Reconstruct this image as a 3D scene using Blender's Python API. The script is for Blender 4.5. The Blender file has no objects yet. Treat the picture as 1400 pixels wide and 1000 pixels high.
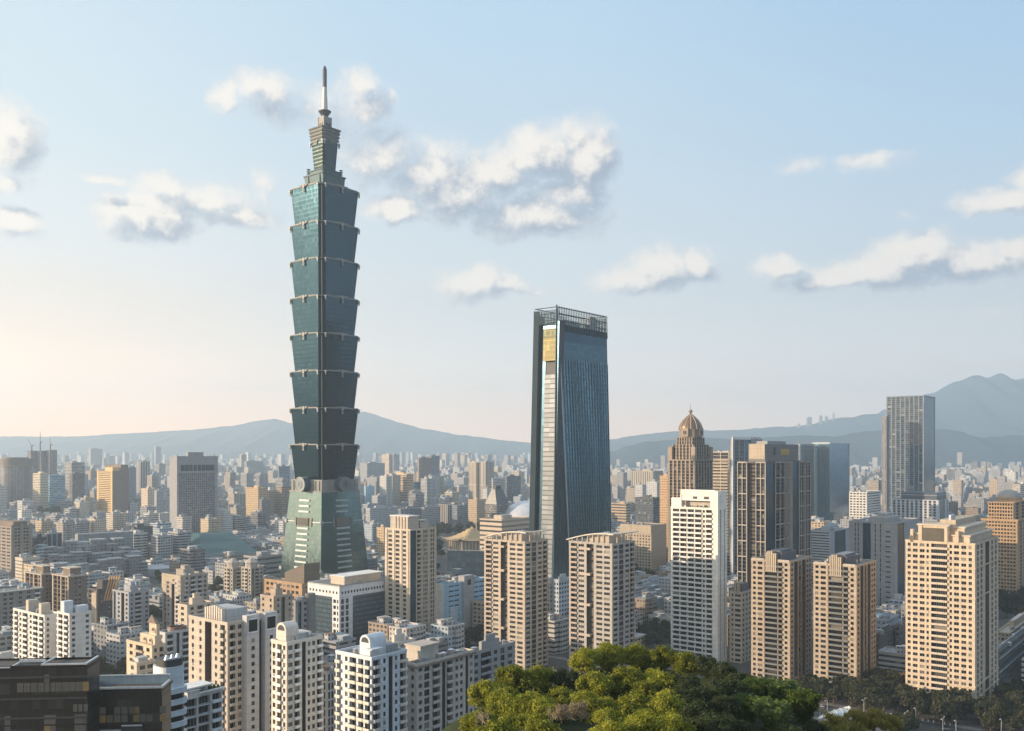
import bpy, math, random, os
from mathutils import Vector, Matrix
random.seed(7)
R = math.radians
C = bpy.context.scene.collection
sc = bpy.context.scene

# ------------------------------------------------------------------ camera
F, CH, HOR = 1270.0, 138.0, 618.0      # focal length in photo pixels, camera height, horizon row
cam_d = bpy.data.cameras.new("camera"); cam = bpy.data.objects.new("camera", cam_d); C.objects.link(cam)
cam.location = (0, 0, CH); cam.rotation_euler = (R(90), 0, 0)
cam_d.sensor_width = 36; cam_d.lens = F / 1400 * 36
cam_d.shift_y = (HOR - 500) / 1400
cam_d.clip_start = 1; cam_d.clip_end = 40000
sc.camera = cam

# ------------------------------------------------------------------ light and exposure
SUN_AZ, SUN_EL = -80.5, 12.0            # measured from -Y towards +X
sx, sy = math.sin(R(SUN_AZ)), -math.cos(R(SUN_AZ))
sun_d = bpy.data.lights.new("sun", 'SUN'); sun = bpy.data.objects.new("sun", sun_d); C.objects.link(sun)
sun_d.energy = 5.0; sun_d.angle = R(0.5); sun_d.color = (1.0, 0.76, 0.52)
dirv = Vector((sx * math.cos(R(SUN_EL)), sy * math.cos(R(SUN_EL)), math.sin(R(SUN_EL))))
sun.rotation_euler = dirv.to_track_quat('Z', 'Y').to_euler()
sun.location = (-600, 0, 600)
sc.view_settings.view_transform = 'Standard'; sc.view_settings.look = 'None'
sc.view_settings.exposure = 0.92; sc.view_settings.gamma = 1.0
sc.cycles.use_denoising = True
sc.cycles.use_adaptive_sampling = True; sc.cycles.adaptive_threshold = 0.02
sc.cycles.max_bounces = 5; sc.cycles.diffuse_bounces = 2; sc.cycles.glossy_bounces = 3
sc.cycles.transmission_bounces = 3; sc.cycles.transparent_max_bounces = 8; sc.cycles.volume_bounces = 2
sc.cycles.sample_clamp_indirect = 4.0

def lin(c):
    return tuple((x / 255 / 12.92) if x / 255 <= 0.04045 else ((x / 255 + 0.055) / 1.055) ** 2.4 for x in c)

# node helper ------------------------------------------------------
class NT:
    def __init__(s, tree): s.t = tree; s.n = tree.nodes; s.l = tree.links
    def node(s, typ, ins=None, **props):
        n = s.n.new(typ)
        for k, v in props.items(): setattr(n, k, v)
        for k, v in (ins or {}).items():
            sock = n.inputs[k]
            if isinstance(v, bpy.types.NodeSocket): s.l.new(v, sock)
            else: sock.default_value = v
        return n
    def m(s, op, a, b=0.0, c=0.0, clamp=False):
        n = s.node('ShaderNodeMath', {0: a, 1: b, 2: c}, operation=op); n.use_clamp = clamp
        return n.outputs[0]
    def vm(s, op, a, b=(0, 0, 0), out=0):
        n = s.node('ShaderNodeVectorMath', operation=op)
        for i, v in ((0, a), (1, b)):
            if isinstance(v, bpy.types.NodeSocket): s.l.new(v, n.inputs[i])
            else: n.inputs[i].default_value = v
        return n.outputs[out]
    def mix(s, f, a, b, blend='MIX'):
        n = s.node('ShaderNodeMix', data_type='RGBA', blend_type=blend)
        for i, v in ((0, f), (6, a), (7, b)):
            if isinstance(v, bpy.types.NodeSocket): s.l.new(v, n.inputs[i])
            else: n.inputs[i].default_value = (v if i == 0 else (*v[:3], 1))
        return n.outputs[2]
    def ramp(s, f, stops, interp='LINEAR'):
        n = s.node('ShaderNodeValToRGB', {0: f}); r = n.color_ramp; r.interpolation = interp
        while len(r.elements) < len(stops): r.elements.new(0.5)
        for e, (p, c) in zip(r.elements, stops): e.position = p; e.color = (*c[:3], 1)
        return n.outputs[0]
    def smooth(s, x, a, b):
        n = s.node('ShaderNodeMapRange', {0: x, 1: a, 2: b, 3: 0.0, 4: 1.0}, interpolation_type='SMOOTHSTEP')
        return n.outputs[0]

# ------------------------------------------------------------------ sky with clouds
def azel(px, y):
    az = math.atan((px - 700) / F); return az, math.atan((HOR - y) / F * math.cos(az))
CLOUDS = [  # px, row, half width, half height, weight
 (305,133,17,20,.85),(338,122,26,20,.8),(372,135,42,30,.75),(440,150,60,36,.5),(488,122,30,22,.8),(505,145,32,24,.7),(470,190,40,30,.45),
 (210,297,64,26,1.25),(150,292,24,24,.9),(225,262,50,20,.8),(330,296,52,15,.95),(290,275,50,20,.8),(137,243,30,9,.7),(362,255,20,26,.6),
 (18,182,40,40,1.1),(12,305,42,20,1.15),(8,250,36,14,.7),
 (520,215,60,42,.75),(600,238,75,32,.9),(680,240,60,30,1.0),(740,215,66,34,1.05),(800,222,42,46,1.25),(790,262,50,18,1.1),(735,298,90,28,1.0),
 (630,268,56,34,1.1),(545,290,40,18,1.2),(590,262,40,20,.8),
 (650,386,52,22,1.0),(690,392,40,12,.9),(730,396,30,6,.6),
 (905,366,50,26,1.05),(875,382,62,18,.9),(955,366,30,22,1.1),(1065,362,36,14,1.0),(1215,368,110,22,1.1),(1245,346,62,22,1.05),(1140,382,80,14,1.0),
 (1320,360,90,22,1.1),(1385,338,40,14,.95),(1375,275,64,18,1.05),(1410,250,30,22,1.0),(1190,222,52,14,.6),(1095,225,40,10,.45),
 (1240,296,16,8,.4),(1355,430,26,5,.45),(520,85,40,10,.0)]
w = bpy.data.worlds.new("World"); sc.world = w; w.use_nodes = True
w.cycles.sampling_method = "MANUAL"; w.cycles.sample_map_resolution = 256
N = NT(w.node_tree); N.n.clear()
gen = N.node('ShaderNodeTexCoord').outputs['Generated']
sep = N.node('ShaderNodeSeparateXYZ', {0: gen})
az = N.m('ARCTAN2', sep.outputs[0], sep.outputs[1]); el = N.m('ARCSINE', sep.outputs[2])
grp = bpy.data.node_groups.new("cloud_density", 'ShaderNodeTree')
grp.interface.new_socket("P", in_out='INPUT', socket_type='NodeSocketVector')
grp.interface.new_socket("D", in_out='OUTPUT', socket_type='NodeSocketFloat')
G = NT(grp); gi = G.node('NodeGroupInput'); go = G.node('NodeGroupOutput')
warp = G.node('ShaderNodeTexNoise', {'Vector': gi.outputs[0], 'Scale': 26.0, 'Detail': 3.0}, noise_dimensions='3D')
wv = G.vm('SCALE', G.vm('SUBTRACT', warp.outputs['Color'], (.5, .5, .5))); wv.node.inputs['Scale'].default_value = 0.035
P = G.vm('ADD', gi.outputs[0], wv)
acc = None
for (cx, cy, rx, ry, wt) in CLOUDS:
    if wt <= 0: continue
    a, e = azel(cx, cy)
    ra = rx / F * math.cos(a) ** 2 * 1.55; re = ry / F * math.cos(a) * 1.6
    q = G.vm('MULTIPLY', G.vm('SUBTRACT', P, (a, e, 0)), (1 / ra, 1 / re, 0))
    L = G.vm('LENGTH', q, out=1)
    v = G.m('MULTIPLY_ADD', L, -wt, wt, clamp=True)
    acc = v if acc is None else G.m('SMOOTH_MAX', acc, v, 0.10)
nz = G.node('ShaderNodeTexNoise', {'Vector': gi.outputs[0], 'Scale': 42.0, 'Detail': 11.0, 'Roughness': 0.66}, noise_dimensions='3D').outputs[0]
d = G.m('ADD', acc, G.m('MULTIPLY_ADD', nz, 1.15, -0.575))
d = G.m('ADD', d, -0.01)
d = G.m('MULTIPLY', d, G.smooth(acc, 0.06, 0.25))
G.l.new(d, go.inputs[0])
pv = N.node('ShaderNodeCombineXYZ', {0: az, 1: N.m('MULTIPLY', el, 1.0), 2: 0.0}).outputs[0]
def dens(vec):
    g = N.node('ShaderNodeGroup'); g.node_tree = grp; N.l.new(vec, g.inputs[0]); return g.outputs[0]
d0 = dens(pv); d1 = dens(N.vm('ADD', pv, (-0.018, 0.020, 0)))
elr = N.m('MULTIPLY', el, 180 / math.pi / 30, clamp=True)
def sk(*cs): return [lin(c) for c in cs]
pos = (0.0, .09, .22, .38, .58, .80, 1.0)
LC = [(1.80, .92, .42), (1.55, .92, .50), (1.08, .82, .60)] + sk((234,236,235),(214,230,238),(203,225,238),(196,221,237))
MC = [(1.25, .80, .52), (1.05, .76, .56)] + sk((226,226,223),(213,224,231),(196,217,232),(183,213,236),(175,208,236))
RC = [(.90, .72, .60), (.80, .70, .62)] + sk((214,214,214),(195,211,223),(174,205,230),(158,197,229),(148,190,228))
gl = N.ramp(elr, list(zip(pos, LC))); gm = N.ramp(elr, list(zip(pos, MC))); gr_ = N.ramp(elr, list(zip(pos, RC)))
fl = N.smooth(az, -0.55, 0.0); fr = N.smooth(az, 0.0, 0.55)
grad = N.mix(fr, N.mix(fl, gl, gm), gr_)
# added out of frame: bright zenith as fill light, bluer east for reflections
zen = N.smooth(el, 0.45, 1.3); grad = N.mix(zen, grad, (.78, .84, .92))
east = N.m('MULTIPLY', N.smooth(N.m('ABSOLUTE', N.m('SUBTRACT', az, 1.6)), .95, 0.3), N.smooth(el, .7, .25))
grad = N.mix(N.m('MULTIPLY', east, 0.9), grad, (.08, .25, .42))
sunside = N.smooth(N.m('ABSOLUTE', N.m('ADD', az, R(180 - abs(SUN_AZ)))), 0.85, 0.0)
sunlow = N.smooth(el, 0.75, 0.0)
glow = N.m('MULTIPLY', sunside, sunlow)
grad = N.mix(glow, grad, (1.9, 1.4, .9))
# the horizon band is the brightest part of a hazy evening sky
hb = N.m('MULTIPLY_ADD', N.smooth(el, 0.17, 0.0), 0.5, 1.0)
gsc = N.vm('SCALE', grad); N.l.new(hb, gsc.node.inputs['Scale']); grad = gsc
sky = N.node('ShaderNodeTexSky', sky_type='NISHITA', sun_disc=False, sun_elevation=R(SUN_EL), sun_rotation=R(-(180 - abs(SUN_AZ))), altitude=100, air_density=1.0, dust_density=2.0, ozone_density=1.5)
nish = N.vm('SCALE', sky.outputs[0]); nish.node.inputs['Scale'].default_value = 0.13
base = N.mix(0.10, grad, nish)
cover = N.m('POWER', N.smooth(d0, -0.14, 0.78), 1.05)
soft = N.node('ShaderNodeTexNoise', {'Vector': pv, 'Scale': 60.0, 'Detail': 7.0, 'Roughness': 0.65}).outputs[0]
dif = N.m('ADD', N.m('MULTIPLY', N.m('SUBTRACT', d0, d1), 0.9), N.m('MULTIPLY_ADD', soft, 0.55, -0.27))
lit = N.smooth(dif, -0.20, 0.50)
thick = N.smooth(d0, 0.0, 0.55)
dark = N.mix(thick, lin((212, 216, 222)), lin((150, 163, 182)))
ccol = N.mix(lit, dark, (.95, .87, .78))
base = N.mix(N.m('MULTIPLY', cover, 0.93), base, ccol)
st = N.node('ShaderNodeTexNoise', {'Vector': N.vm('MULTIPLY', pv, (6, 55, 0)), 'Scale': 1.0, 'Detail': 4.0}).outputs[0]
streak = N.m('MULTIPLY', N.m('MULTIPLY', N.smooth(st, .52, .75), N.smooth(N.m('ABSOLUTE', N.m('SUBTRACT', el, .085)), .07, .0)), .35)
base = N.mix(streak, base, lin((240, 216, 196)))
base = N.mix(N.smooth(el, 0.0, -0.02), base, lin((150, 158, 166)))
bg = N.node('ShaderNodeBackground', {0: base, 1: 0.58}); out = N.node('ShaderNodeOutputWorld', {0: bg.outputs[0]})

# ------------------------------------------------------------------ haze
HAZE = 1.1e-4
def make_haze():
    x0, x1, y0, y1, z0, z1 = -9500, 9500, -200, 13000, -8, 1090
    v = [(x, y, z) for z in (z0, z1) for y in (y0, y1) for x in (x0, x1)]
    f = [(0, 2, 3, 1), (4, 5, 7, 6), (0, 1, 5, 4), (2, 6, 7, 3), (0, 4, 6, 2), (1, 3, 7, 5)]
    me = bpy.data.meshes.new("haze"); me.from_pydata(v, [], f)
    o = bpy.data.objects.new("haze", me); C.objects.link(o); o['kind'] = 'stuff'
    o['label'] = 'pale evening haze fading the far city and hills'
    m = bpy.data.materials.new("haze"); m.use_nodes = True; n = NT(m.node_tree); n.n.clear()
    pvn = n.node('ShaderNodeVolumePrincipled', {'Color': (0.70, 0.86, 1.0, 1), 'Density': HAZE, 'Anisotropy': 0.35})
    on = n.node('ShaderNodeOutputMaterial'); n.l.new(pvn.outputs[0], on.inputs['Volume'])
    me.materials.append(m)

# ------------------------------------------------------------------ materials
MATS = {}
def wallm(name, col, rough=.75, metal=0.0, var=.30, scale=.15, streak=True, spec=.3):
    if name in MATS: return MATS[name]
    m = bpy.data.materials.new(name); m.use_nodes = True; n = NT(m.node_tree); b = n.n['Principled BSDF']
    tc = n.node('ShaderNodeTexCoord').outputs['Object']
    n1 = n.node('ShaderNodeTexNoise', {'Vector': tc, 'Scale': scale, 'Detail': 6.0, 'Roughness': .65}).outputs[0]
    f = n.m('MULTIPLY_ADD', n1, var * 2, 1 - var)
    if streak:
        n2 = n.node('ShaderNodeTexNoise', {'Vector': n.vm('MULTIPLY', tc, (1.1, 1.1, .06)), 'Scale': 1.0, 'Detail': 3.0}).outputs[0]
        f = n.m('MULTIPLY', f, n.m('MULTIPLY_ADD', n2, var * 1.6, 1 - var * .8))
    if metal < .05 and streak:   # storey joints, slightly darker just below them
        zz = n.node('ShaderNodeSeparateXYZ', {0: tc}).outputs[2]; fz = n.m('FRACT', n.m('DIVIDE', zz, 3.2))
        f = n.m('MULTIPLY', f, n.m('MULTIPLY_ADD', n.m('LESS_THAN', fz, .05), -.16, 1.0))
        f = n.m('MULTIPLY', f, n.m('MULTIPLY_ADD', n.smooth(fz, .75, 1.0), -.07, 1.0))
    c = n.vm('SCALE', n.node('ShaderNodeRGB').outputs[0])
    c.node.inputs[0].links[0].from_node.outputs[0].default_value = (*col, 1)
    n.l.new(f, c.node.inputs['Scale'])
    n.l.new(c, b.inputs['Base Color']); b.inputs['Roughness'].default_value = rough
    b.inputs['Metallic'].default_value = metal; b.inputs['Specular IOR Level'].default_value = spec
    MATS[name] = m; return m

def window_glass():
    m = bpy.data.materials.new("window_glass"); m.use_nodes = True; n = NT(m.node_tree); b = n.n['Principled BSDF']
    rv = n.node('ShaderNodeAttribute', attribute_name='rv').outputs['Fac']
    oi = n.node('ShaderNodeObjectInfo').outputs['Random']
    r = n.m('FRACT', n.m('MULTIPLY', n.m('ADD', rv, oi), 7.31))
    c = n.ramp(r, [(0, (.005, .007, .010)), (.5, (.012, .016, .020)), (.80, (.03, .033, .036)), (.93, (.12, .11, .10)), (1, (.30, .28, .24))])
    n.l.new(c, b.inputs['Base Color']); b.inputs['Roughness'].default_value = .07; b.inputs['IOR'].default_value = 1.5
    return m

def curtain(name, glass, spandrel, bay=1.5, fl=4.0, band=.28, mull=.06, metal=.8, rough=.13, vmul=(.4, .4, .4), vary=1.5):
    """Curtain wall: UV in metres. Floor bands, mullions, slightly different panes."""
    m = bpy.data.materials.new(name); m.use_nodes = True; n = NT(m.node_tree); b = n.n['Principled BSDF']
    uv = n.node('ShaderNodeUVMap').outputs[0]
    s = n.node('ShaderNodeSeparateXYZ', {0: uv})
    u = n.m('DIVIDE', s.outputs[0], bay); v = n.m('DIVIDE', s.outputs[1], fl)
    fu = n.m('FRACT', u); fv = n.m('FRACT', v)
    cell = n.node('ShaderNodeCombineXYZ', {0: n.m('FLOOR', u), 1: n.m('FLOOR', v)}).outputs[0]
    wn = n.node('ShaderNodeTexWhiteNoise', {'Vector': cell}, noise_dimensions='2D').outputs[0]
    g = n.mix(n.m('POWER', wn, 3.0), glass, tuple(min(1, x * vary + .02) for x in glass))
    isb = n.m('LESS_THAN', fv, band); ism = n.m('LESS_THAN', fu, mull)
    c = n.mix(isb, g, spandrel); c = n.mix(ism, c, vmul)
    n.l.new(c, b.inputs['Base Color'])
    b.inputs['Metallic'].default_value = metal
    n.l.new(n.m('MULTIPLY_ADD', n.m('MAXIMUM', isb, ism), .05, rough), b.inputs['Roughness'])
    # panes are never quite coplanar
    wc = n.node('ShaderNodeTexWhiteNoise', {'Vector': cell}, noise_dimensions='2D').outputs['Color']
    geo = n.node('ShaderNodeNewGeometry').outputs['Normal']
    off = n.vm('SCALE', n.vm('SUBTRACT', wc, (.5, .5, .5))); off.node.inputs['Scale'].default_value = .012
    n.l.new(n.vm('NORMALIZE', n.vm('ADD', geo, off)), b.inputs['Normal'])
    MATS[name] = m; return m

def facade_mat():
    m = bpy.data.materials.new("facade"); m.use_nodes = True; n = NT(m.node_tree); b = n.n['Principled BSDF']
    uv = n.node('ShaderNodeUVMap').outputs[0]; s = n.node('ShaderNodeSeparateXYZ', {0: uv})
    wc = n.node('ShaderNodeAttribute', attribute_name='wc').outputs['Color']
    wp = n.node('ShaderNodeSeparateXYZ', {0: n.node('ShaderNodeAttribute', attribute_name='wp').outputs['Vector']})
    oi = n.node('ShaderNodeObjectInfo').outputs['Random']
    du = n.m('ABSOLUTE', n.m('SUBTRACT', n.m('FRACT', s.outputs[0]), .5)); dv = n.m('ABSOLUTE', n.m('SUBTRACT', n.m('FRACT', s.outputs[1]), .5))
    isw = n.m('MULTIPLY', n.m('LESS_THAN', du, n.m('MULTIPLY', wp.outputs[0], .5)), n.m('LESS_THAN', dv, n.m('MULTIPLY', wp.outputs[1], .5)))
    cell = n.node('ShaderNodeCombineXYZ', {0: n.m('FLOOR', s.outputs[0]), 1: n.m('FLOOR', s.outputs[1]), 2: oi}).outputs[0]
    wn = n.node('ShaderNodeTexWhiteNoise', {'Vector': cell}, noise_dimensions='3D').outputs[0]
    wcol = n.ramp(wn, [(0, (.02, .03, .04)), (.55, (.05, .06, .075)), (.85, (.12, .125, .13)), (1, (.35, .32, .28))])
    tc = n.node('ShaderNodeTexCoord').outputs['Object']
    nz = n.node('ShaderNodeTexNoise', {'Vector': n.vm('MULTIPLY', tc, (.25, .25, .1)), 'Scale': 1.0, 'Detail': 5.0, 'Roughness': .7}).outputs[0]
    wall = n.vm('SCALE', wc); n.l.new(n.m('MULTIPLY_ADD', nz, .5, .75), wall.node.inputs['Scale'])
    gcol = n.mix(wp.outputs[2], wcol, n.vm('MULTIPLY', wcol, (1.1, 1.7, 2.2)))
    n.l.new(n.mix(isw, wall, gcol), b.inputs['Base Color'])
    n.l.new(n.m('MULTIPLY_ADD', isw, -.6, .8), b.inputs['Roughness'])
    n.l.new(n.m('MULTIPLY', isw, n.m('MULTIPLY_ADD', wp.outputs[2], .4, .05)), b.inputs['Metallic'])
    return m
FAC = facade_mat(); WG = window_glass()

# ------------------------------------------------------------------ mesh builder
class MB:
    def __init__(s): s.v = []; s.f = []; s.m = []; s.uv = []; s.c = []; s.w = []; s.r = []
    def face(s, pts, mat=0, uv=None, c=(.5, .5, .5), wp=(0, 0, 0), rv=0.0):
        i = len(s.v); s.v += pts; s.f.append(tuple(range(i, i + len(pts)))); s.m.append(mat)
        s.uv += uv if uv else [(0, 0)] * len(pts); s.c.append(c); s.w.append(wp); s.r.append(rv)
    def prism(s, p0, z0, z1, p1=None, mat=0, top=None, cap=True, bottom=False, c=(.5, .5, .5), rc=None, wp=(0, 0, 0), bay=1.0, fl=1.0, rv=0.0):
        """p0: counter-clockwise polygon at z0; p1 at z1. uv in metres / (bay, fl)."""
        p1 = p1 or p0; n = len(p0); u = 0
        for i in range(n):
            a, b = p0[i], p0[(i + 1) % n]; a1, b1 = p1[i], p1[(i + 1) % n]
            L = math.hypot(b[0] - a[0], b[1] - a[1])
            if bay != 1.0: L = max(1, round(L / bay)) * bay
            s.face([(*a, z0), (*b, z0), (*b1, z1), (*a1, z1)], mat, [(u / bay, z0 / fl), ((u + L) / bay, z0 / fl), ((u + L) / bay, z1 / fl), (u / bay, z1 / fl)], c, wp, rv)
            u += L if bay != 1.0 else L
        if cap: s.face([(*p, z1) for p in p1], top if top is not None else mat, None, rc or c, (0, 0, 0), rv)
        if bottom: s.face([(*p, z0) for p in reversed(p0)], mat, None, c, (0, 0, 0), rv)
    def box(s, x0, y0, z0, x1, y1, z1, mat=0, bottom=True, **k):
        s.prism([(x0, y0), (x1, y0), (x1, y1), (x0, y1)], z0, z1, mat=mat, bottom=bottom, **k)
    def cyl(s, x, y, r, z0, z1, n=12, r1=None, **k):
        r1 = r if r1 is None else r1
        P = lambda r: [(x + r * math.cos(2 * math.pi * i / n), y + r * math.sin(2 * math.pi * i / n)) for i in range(n)]
        s.prism(P(r), z0, z1, P(r1), **k)
    def tube(s, a, b, r, n=6, r1=None, mat=0):
        a = Vector(a); b = Vector(b); r1 = r if r1 is None else r1
        q = (b - a).to_track_quat('Z', 'Y'); A = []; B = []
        for i in range(n):
            t = 2 * math.pi * i / n; d = Vector((math.cos(t), math.sin(t), 0)); d = q @ d
            A.append(tuple(a + d * r)); B.append(tuple(b + d * r1))
        for i in range(n): s.face([A[i], A[(i + 1) % n], B[(i + 1) % n], B[i]], mat)
        s.face(list(reversed(A)), mat); s.face(B, mat)
    def obj(s, name, mats, parent=None, loc=(0, 0, 0), rz=0.0, attrs=False, smooth=False):
        me = bpy.data.meshes.new(name); me.from_pydata(s.v, [], s.f)
        for m in (mats if isinstance(mats, (list, tuple)) else [mats]): me.materials.append(m)
        me.polygons.foreach_set('material_index', s.m)
        ul = me.uv_layers.new(name='UVMap'); ul.data.foreach_set('uv', [x for p in s.uv for x in p])
        if attrs:
            a = me.attributes.new('wc', 'FLOAT_COLOR', 'FACE'); a.data.foreach_set('color', [x for c in s.c for x in (*c, 1)])
            a = me.attributes.new('wp', 'FLOAT_VECTOR', 'FACE'); a.data.foreach_set('vector', [x for c in s.w for x in c])
        if any(s.r): a = me.attributes.new('rv', 'FLOAT', 'FACE'); a.data.foreach_set('value', s.r)
        if smooth: me.shade_smooth()
        o = bpy.data.objects.new(name, me); C.objects.link(o)
        if parent: o.parent = parent
        o.location = loc; o.rotation_euler = (0, 0, rz)
        return o

def tag(o, label, cat, group=None):
    o['label'] = label; o['category'] = cat
    if group: o['group'] = group
    return o
def thing(name, label, cat, loc=(0, 0, 0), rz=0.0, group=None):
    o = bpy.data.objects.new(name, None); C.objects.link(o); o.location = loc; o.rotation_euler = (0, 0, rz)
    o.empty_display_size = 1; return tag(o, label, cat, group)

GA = 51.4                              # the street grid: left-hand faces look south, right-hand faces east
RECTS = []                             # silhouettes of the named buildings, to thin what they hide
FOOT = []                              # their footprints
def fit(xl, xc, xr, yt, D, ang=GA):
    a = R(ang); tR = (math.cos(a), math.sin(a)); tL = (-math.sin(a), math.cos(a))
    X = (xc - 700) / F * D
    kl, kr = (xl - 700) / F, (xr - 700) / F
    L = (kl * D - X) / (tL[0] - kl * tL[1]) if xl != xc else 1
    W = (kr * D - X) / (tR[0] - kr * tR[1])
    H = CH + (HOR - yt) / F * D
    RECTS.append((xl, xr, yt, D))
    FOOT.append((X + tR[0] * W / 2 + tL[0] * L / 2, D + tR[1] * W / 2 + tL[1] * L / 2, W / 2, L / 2, ang))
    return (X, D, 0), a, W, L, H
def zat(y, D): return CH + (HOR - y) / F * D

# ------------------------------------------------------------------ detailed facades
WCACHE = {}
def win_geo(mb, w, h, x=0, z=0, T=None, fine=True, rv=0.0):
    T = T or (lambda p: p)
    def q(x0, y0, z0, x1, y1, z1, mat): # box towards -y without its back
        P = [(x0, y0, z0), (x1, y0, z0), (x1, y1, z0), (x0, y1, z0), (x0, y0, z1), (x1, y0, z1), (x1, y1, z1), (x0, y1, z1)]
        P = [T((a + x, b, c + z)) for a, b, c in P]
        for f in ((0, 1, 5, 4), (1, 2, 6, 5), (4, 5, 6, 7), (3, 0, 4, 7), (1, 0, 3, 2)): mb.face([P[i] for i in f], mat, rv=rv)
    mb.face([T((a + x, 0, c + z)) for a, c in ((0, 0), (w, 0), (w, h), (0, h))], 0, rv=rv)
    t = .07
    if fine:
        q(0, -.06, 0, w, 0, t, 1); q(0, -.06, h - t, w, 0, h, 1); q(0, -.06, t, t, 0, h - t, 1); q(w - t, -.06, t, w, 0, h - t, 1)
    if w > 1.3:
        k = max(2, round(w / 1.2))
        for i in range(1, k): q(w * i / k - t / 2, -.05, t, w * i / k + t / 2, 0, h - t, 1)
def bal_geo(mb, w, h, x=0, z=0, T=None, p=.9, style=0):
    T = T or (lambda q: q)
    def q(x0, y0, z0, x1, y1, z1, mat):
        P = [(x0, y0, z0), (x1, y0, z0), (x1, y1, z0), (x0, y1, z0), (x0, y0, z1), (x1, y0, z1), (x1, y1, z1), (x0, y1, z1)]
        P = [T((a + x, b, c + z)) for a, b, c in P]
        for f in ((0, 1, 5, 4), (1, 2, 6, 5), (4, 5, 6, 7), (3, 0, 4, 7), (1, 0, 3, 2), (2, 3, 7, 6)): mb.face([P[i] for i in f], mat)
    q(-.15, -p, -.18, w + .15, 0, .08, 0)
    if style == 0:
        q(-.15, -p, .08, w + .15, -p + .14, 1.0, 0); q(-.15, -p + .14, .08, 0, 0, 1.0, 0); q(w, -p + .14, .08, w + .15, 0, 1.0, 0)
    else:
        q(-.15, -p, .9, w + .15, -p + .08, 1.0, 0); q(-.1, -p + .02, .08, w + .1, -p + .06, .85, 1)
    if style == 0 and w > 3: q(w * .6, -p + .2, .08, w * .6 + .8, -p + .7, 1.15, 1)
class Facade:
    """Collects wall quads, windows and balconies of one building in its local frame (near corner = origin)."""
    def __init__(s, root, wallmats, winmats, balmats, fine=True, rec=.45, bal_style=0, wname='window'):
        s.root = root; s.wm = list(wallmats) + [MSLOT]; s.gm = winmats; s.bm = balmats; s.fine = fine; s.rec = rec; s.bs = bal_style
        s.mb = MB(); s.win = []; s.bal = []; s.ac = []; s.rg = random.Random(hash(root['label']) if False else len(root['label']) * 31 + int(abs(root.location.x))); s.wname = wname
    def face(s, side, o, width, z0, nf, fh, spec, sill=.24, head=.86, z1=None, rnd=0.0):
        """side 'R': origin o, running +x, facing -y. side 'L': from (o.x, o.y) running -y, facing -x."""
        toks = []
        for t in spec.split():
            rep = 1
            if '*' in t: t, rep = t.split('*'); rep = int(rep)
            if t[0] == '(':  pass
            toks += [(t[0], float(t[1:] or 1))] * rep
        tot = sum(x for _, x in toks); k = width / tot
        if side == 'R': T = lambda p: (o[0] + p[0], o[1] + p[1], p[2])
        else: T = lambda p: (o[0] + p[1], o[1] - p[0], p[2])
        mb = s.mb; z1 = z1 or z0 + nf * fh
        def Q(u0, u1, za, zb, d=0, mat=0):
            mb.face([T((u0, d, za)), T((u1, d, za)), T((u1, d, zb)), T((u0, d, zb))], mat, [(u0, za), (u1, za), (u1, zb), (u0, zb)])
        def side_q(u, d0, d1, za, zb, flip, mat=0):
            P = [T((u, d0, za)), T((u, d1, za)), T((u, d1, zb)), T((u, d0, zb))]
            mb.face(P[::-1] if flip else P, mat, [(d0, za), (d1, za), (d1, zb), (d0, zb)])
        def hq(u0, u1, d0, d1, z, up, mat=0):
            P = [T((u0, d0, z)), T((u1, d0, z)), T((u1, d1, z)), T((u0, d1, z))]
            mb.face(P if up else P[::-1], mat)
        u = 0
        for kind, wd in toks:
            u0, u1 = u, u + wd * k; u = u1
            if kind == 's': Q(u0, u1, z0, z1)
            elif kind == 'p':
                Q(u0, u1, z0, z1, -.5, 1); side_q(u0, -.5, 0, z0, z1, True, 1); side_q(u1, -.5, 0, z0, z1, False, 1); hq(u0, u1, -.5, 0, z1, True, 1)
            elif kind in 'gn':
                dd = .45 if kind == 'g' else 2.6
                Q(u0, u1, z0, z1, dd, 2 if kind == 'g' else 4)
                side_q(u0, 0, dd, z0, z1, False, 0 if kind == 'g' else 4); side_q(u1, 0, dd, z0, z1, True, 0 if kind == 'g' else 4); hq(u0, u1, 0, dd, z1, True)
                if kind == 'n':
                    for i in range(nf): s.win.append((side, o, u0 + (u1 - u0) * .2, u1 - (u1 - u0) * .2, z0 + i * fh + .3 * fh, z0 + i * fh + .8 * fh, dd - .05))
            else:
                sl, hd, rc = {'w': (sill, head, s.rec), 't': (.12, .92, s.rec), 'f': (.06, .95, s.rec), 'r': (.42, .80, s.rec * .8),
                              'b': (.04, .90, 1.5), 'B': (.04, .90, 1.5), 'o': (.04, .90, 1.5), 'q': (.36, .74, s.rec)}[kind]
                zp = z0
                for i in range(nf):
                    a, b = z0 + (i + sl) * fh, z0 + (i + hd) * fh
                    Q(u0, u1, zp, a)
                    side_q(u0, 0, rc, a, b, False); side_q(u1, 0, rc, a, b, True); hq(u0, u1, 0, rc, a, True); hq(u0, u1, 0, rc, b, False)
                    enc = kind in 'bo' and s.rg.random() < .22
                    s.win.append((side, o, u0, u1, a, b, .3 if enc else rc)); zp = b
                    if kind == 'w' and fh < 3.5 and s.rg.random() < .14: s.ac.append((side, o, u0 + .1, a - .75))
                    if kind in 'bB': s.bal.append((side, o, u0, u1, z0 + i * fh + .1, fh, 0))
                Q(u0, u1, zp, z1)
        s.mb.T = T
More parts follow.
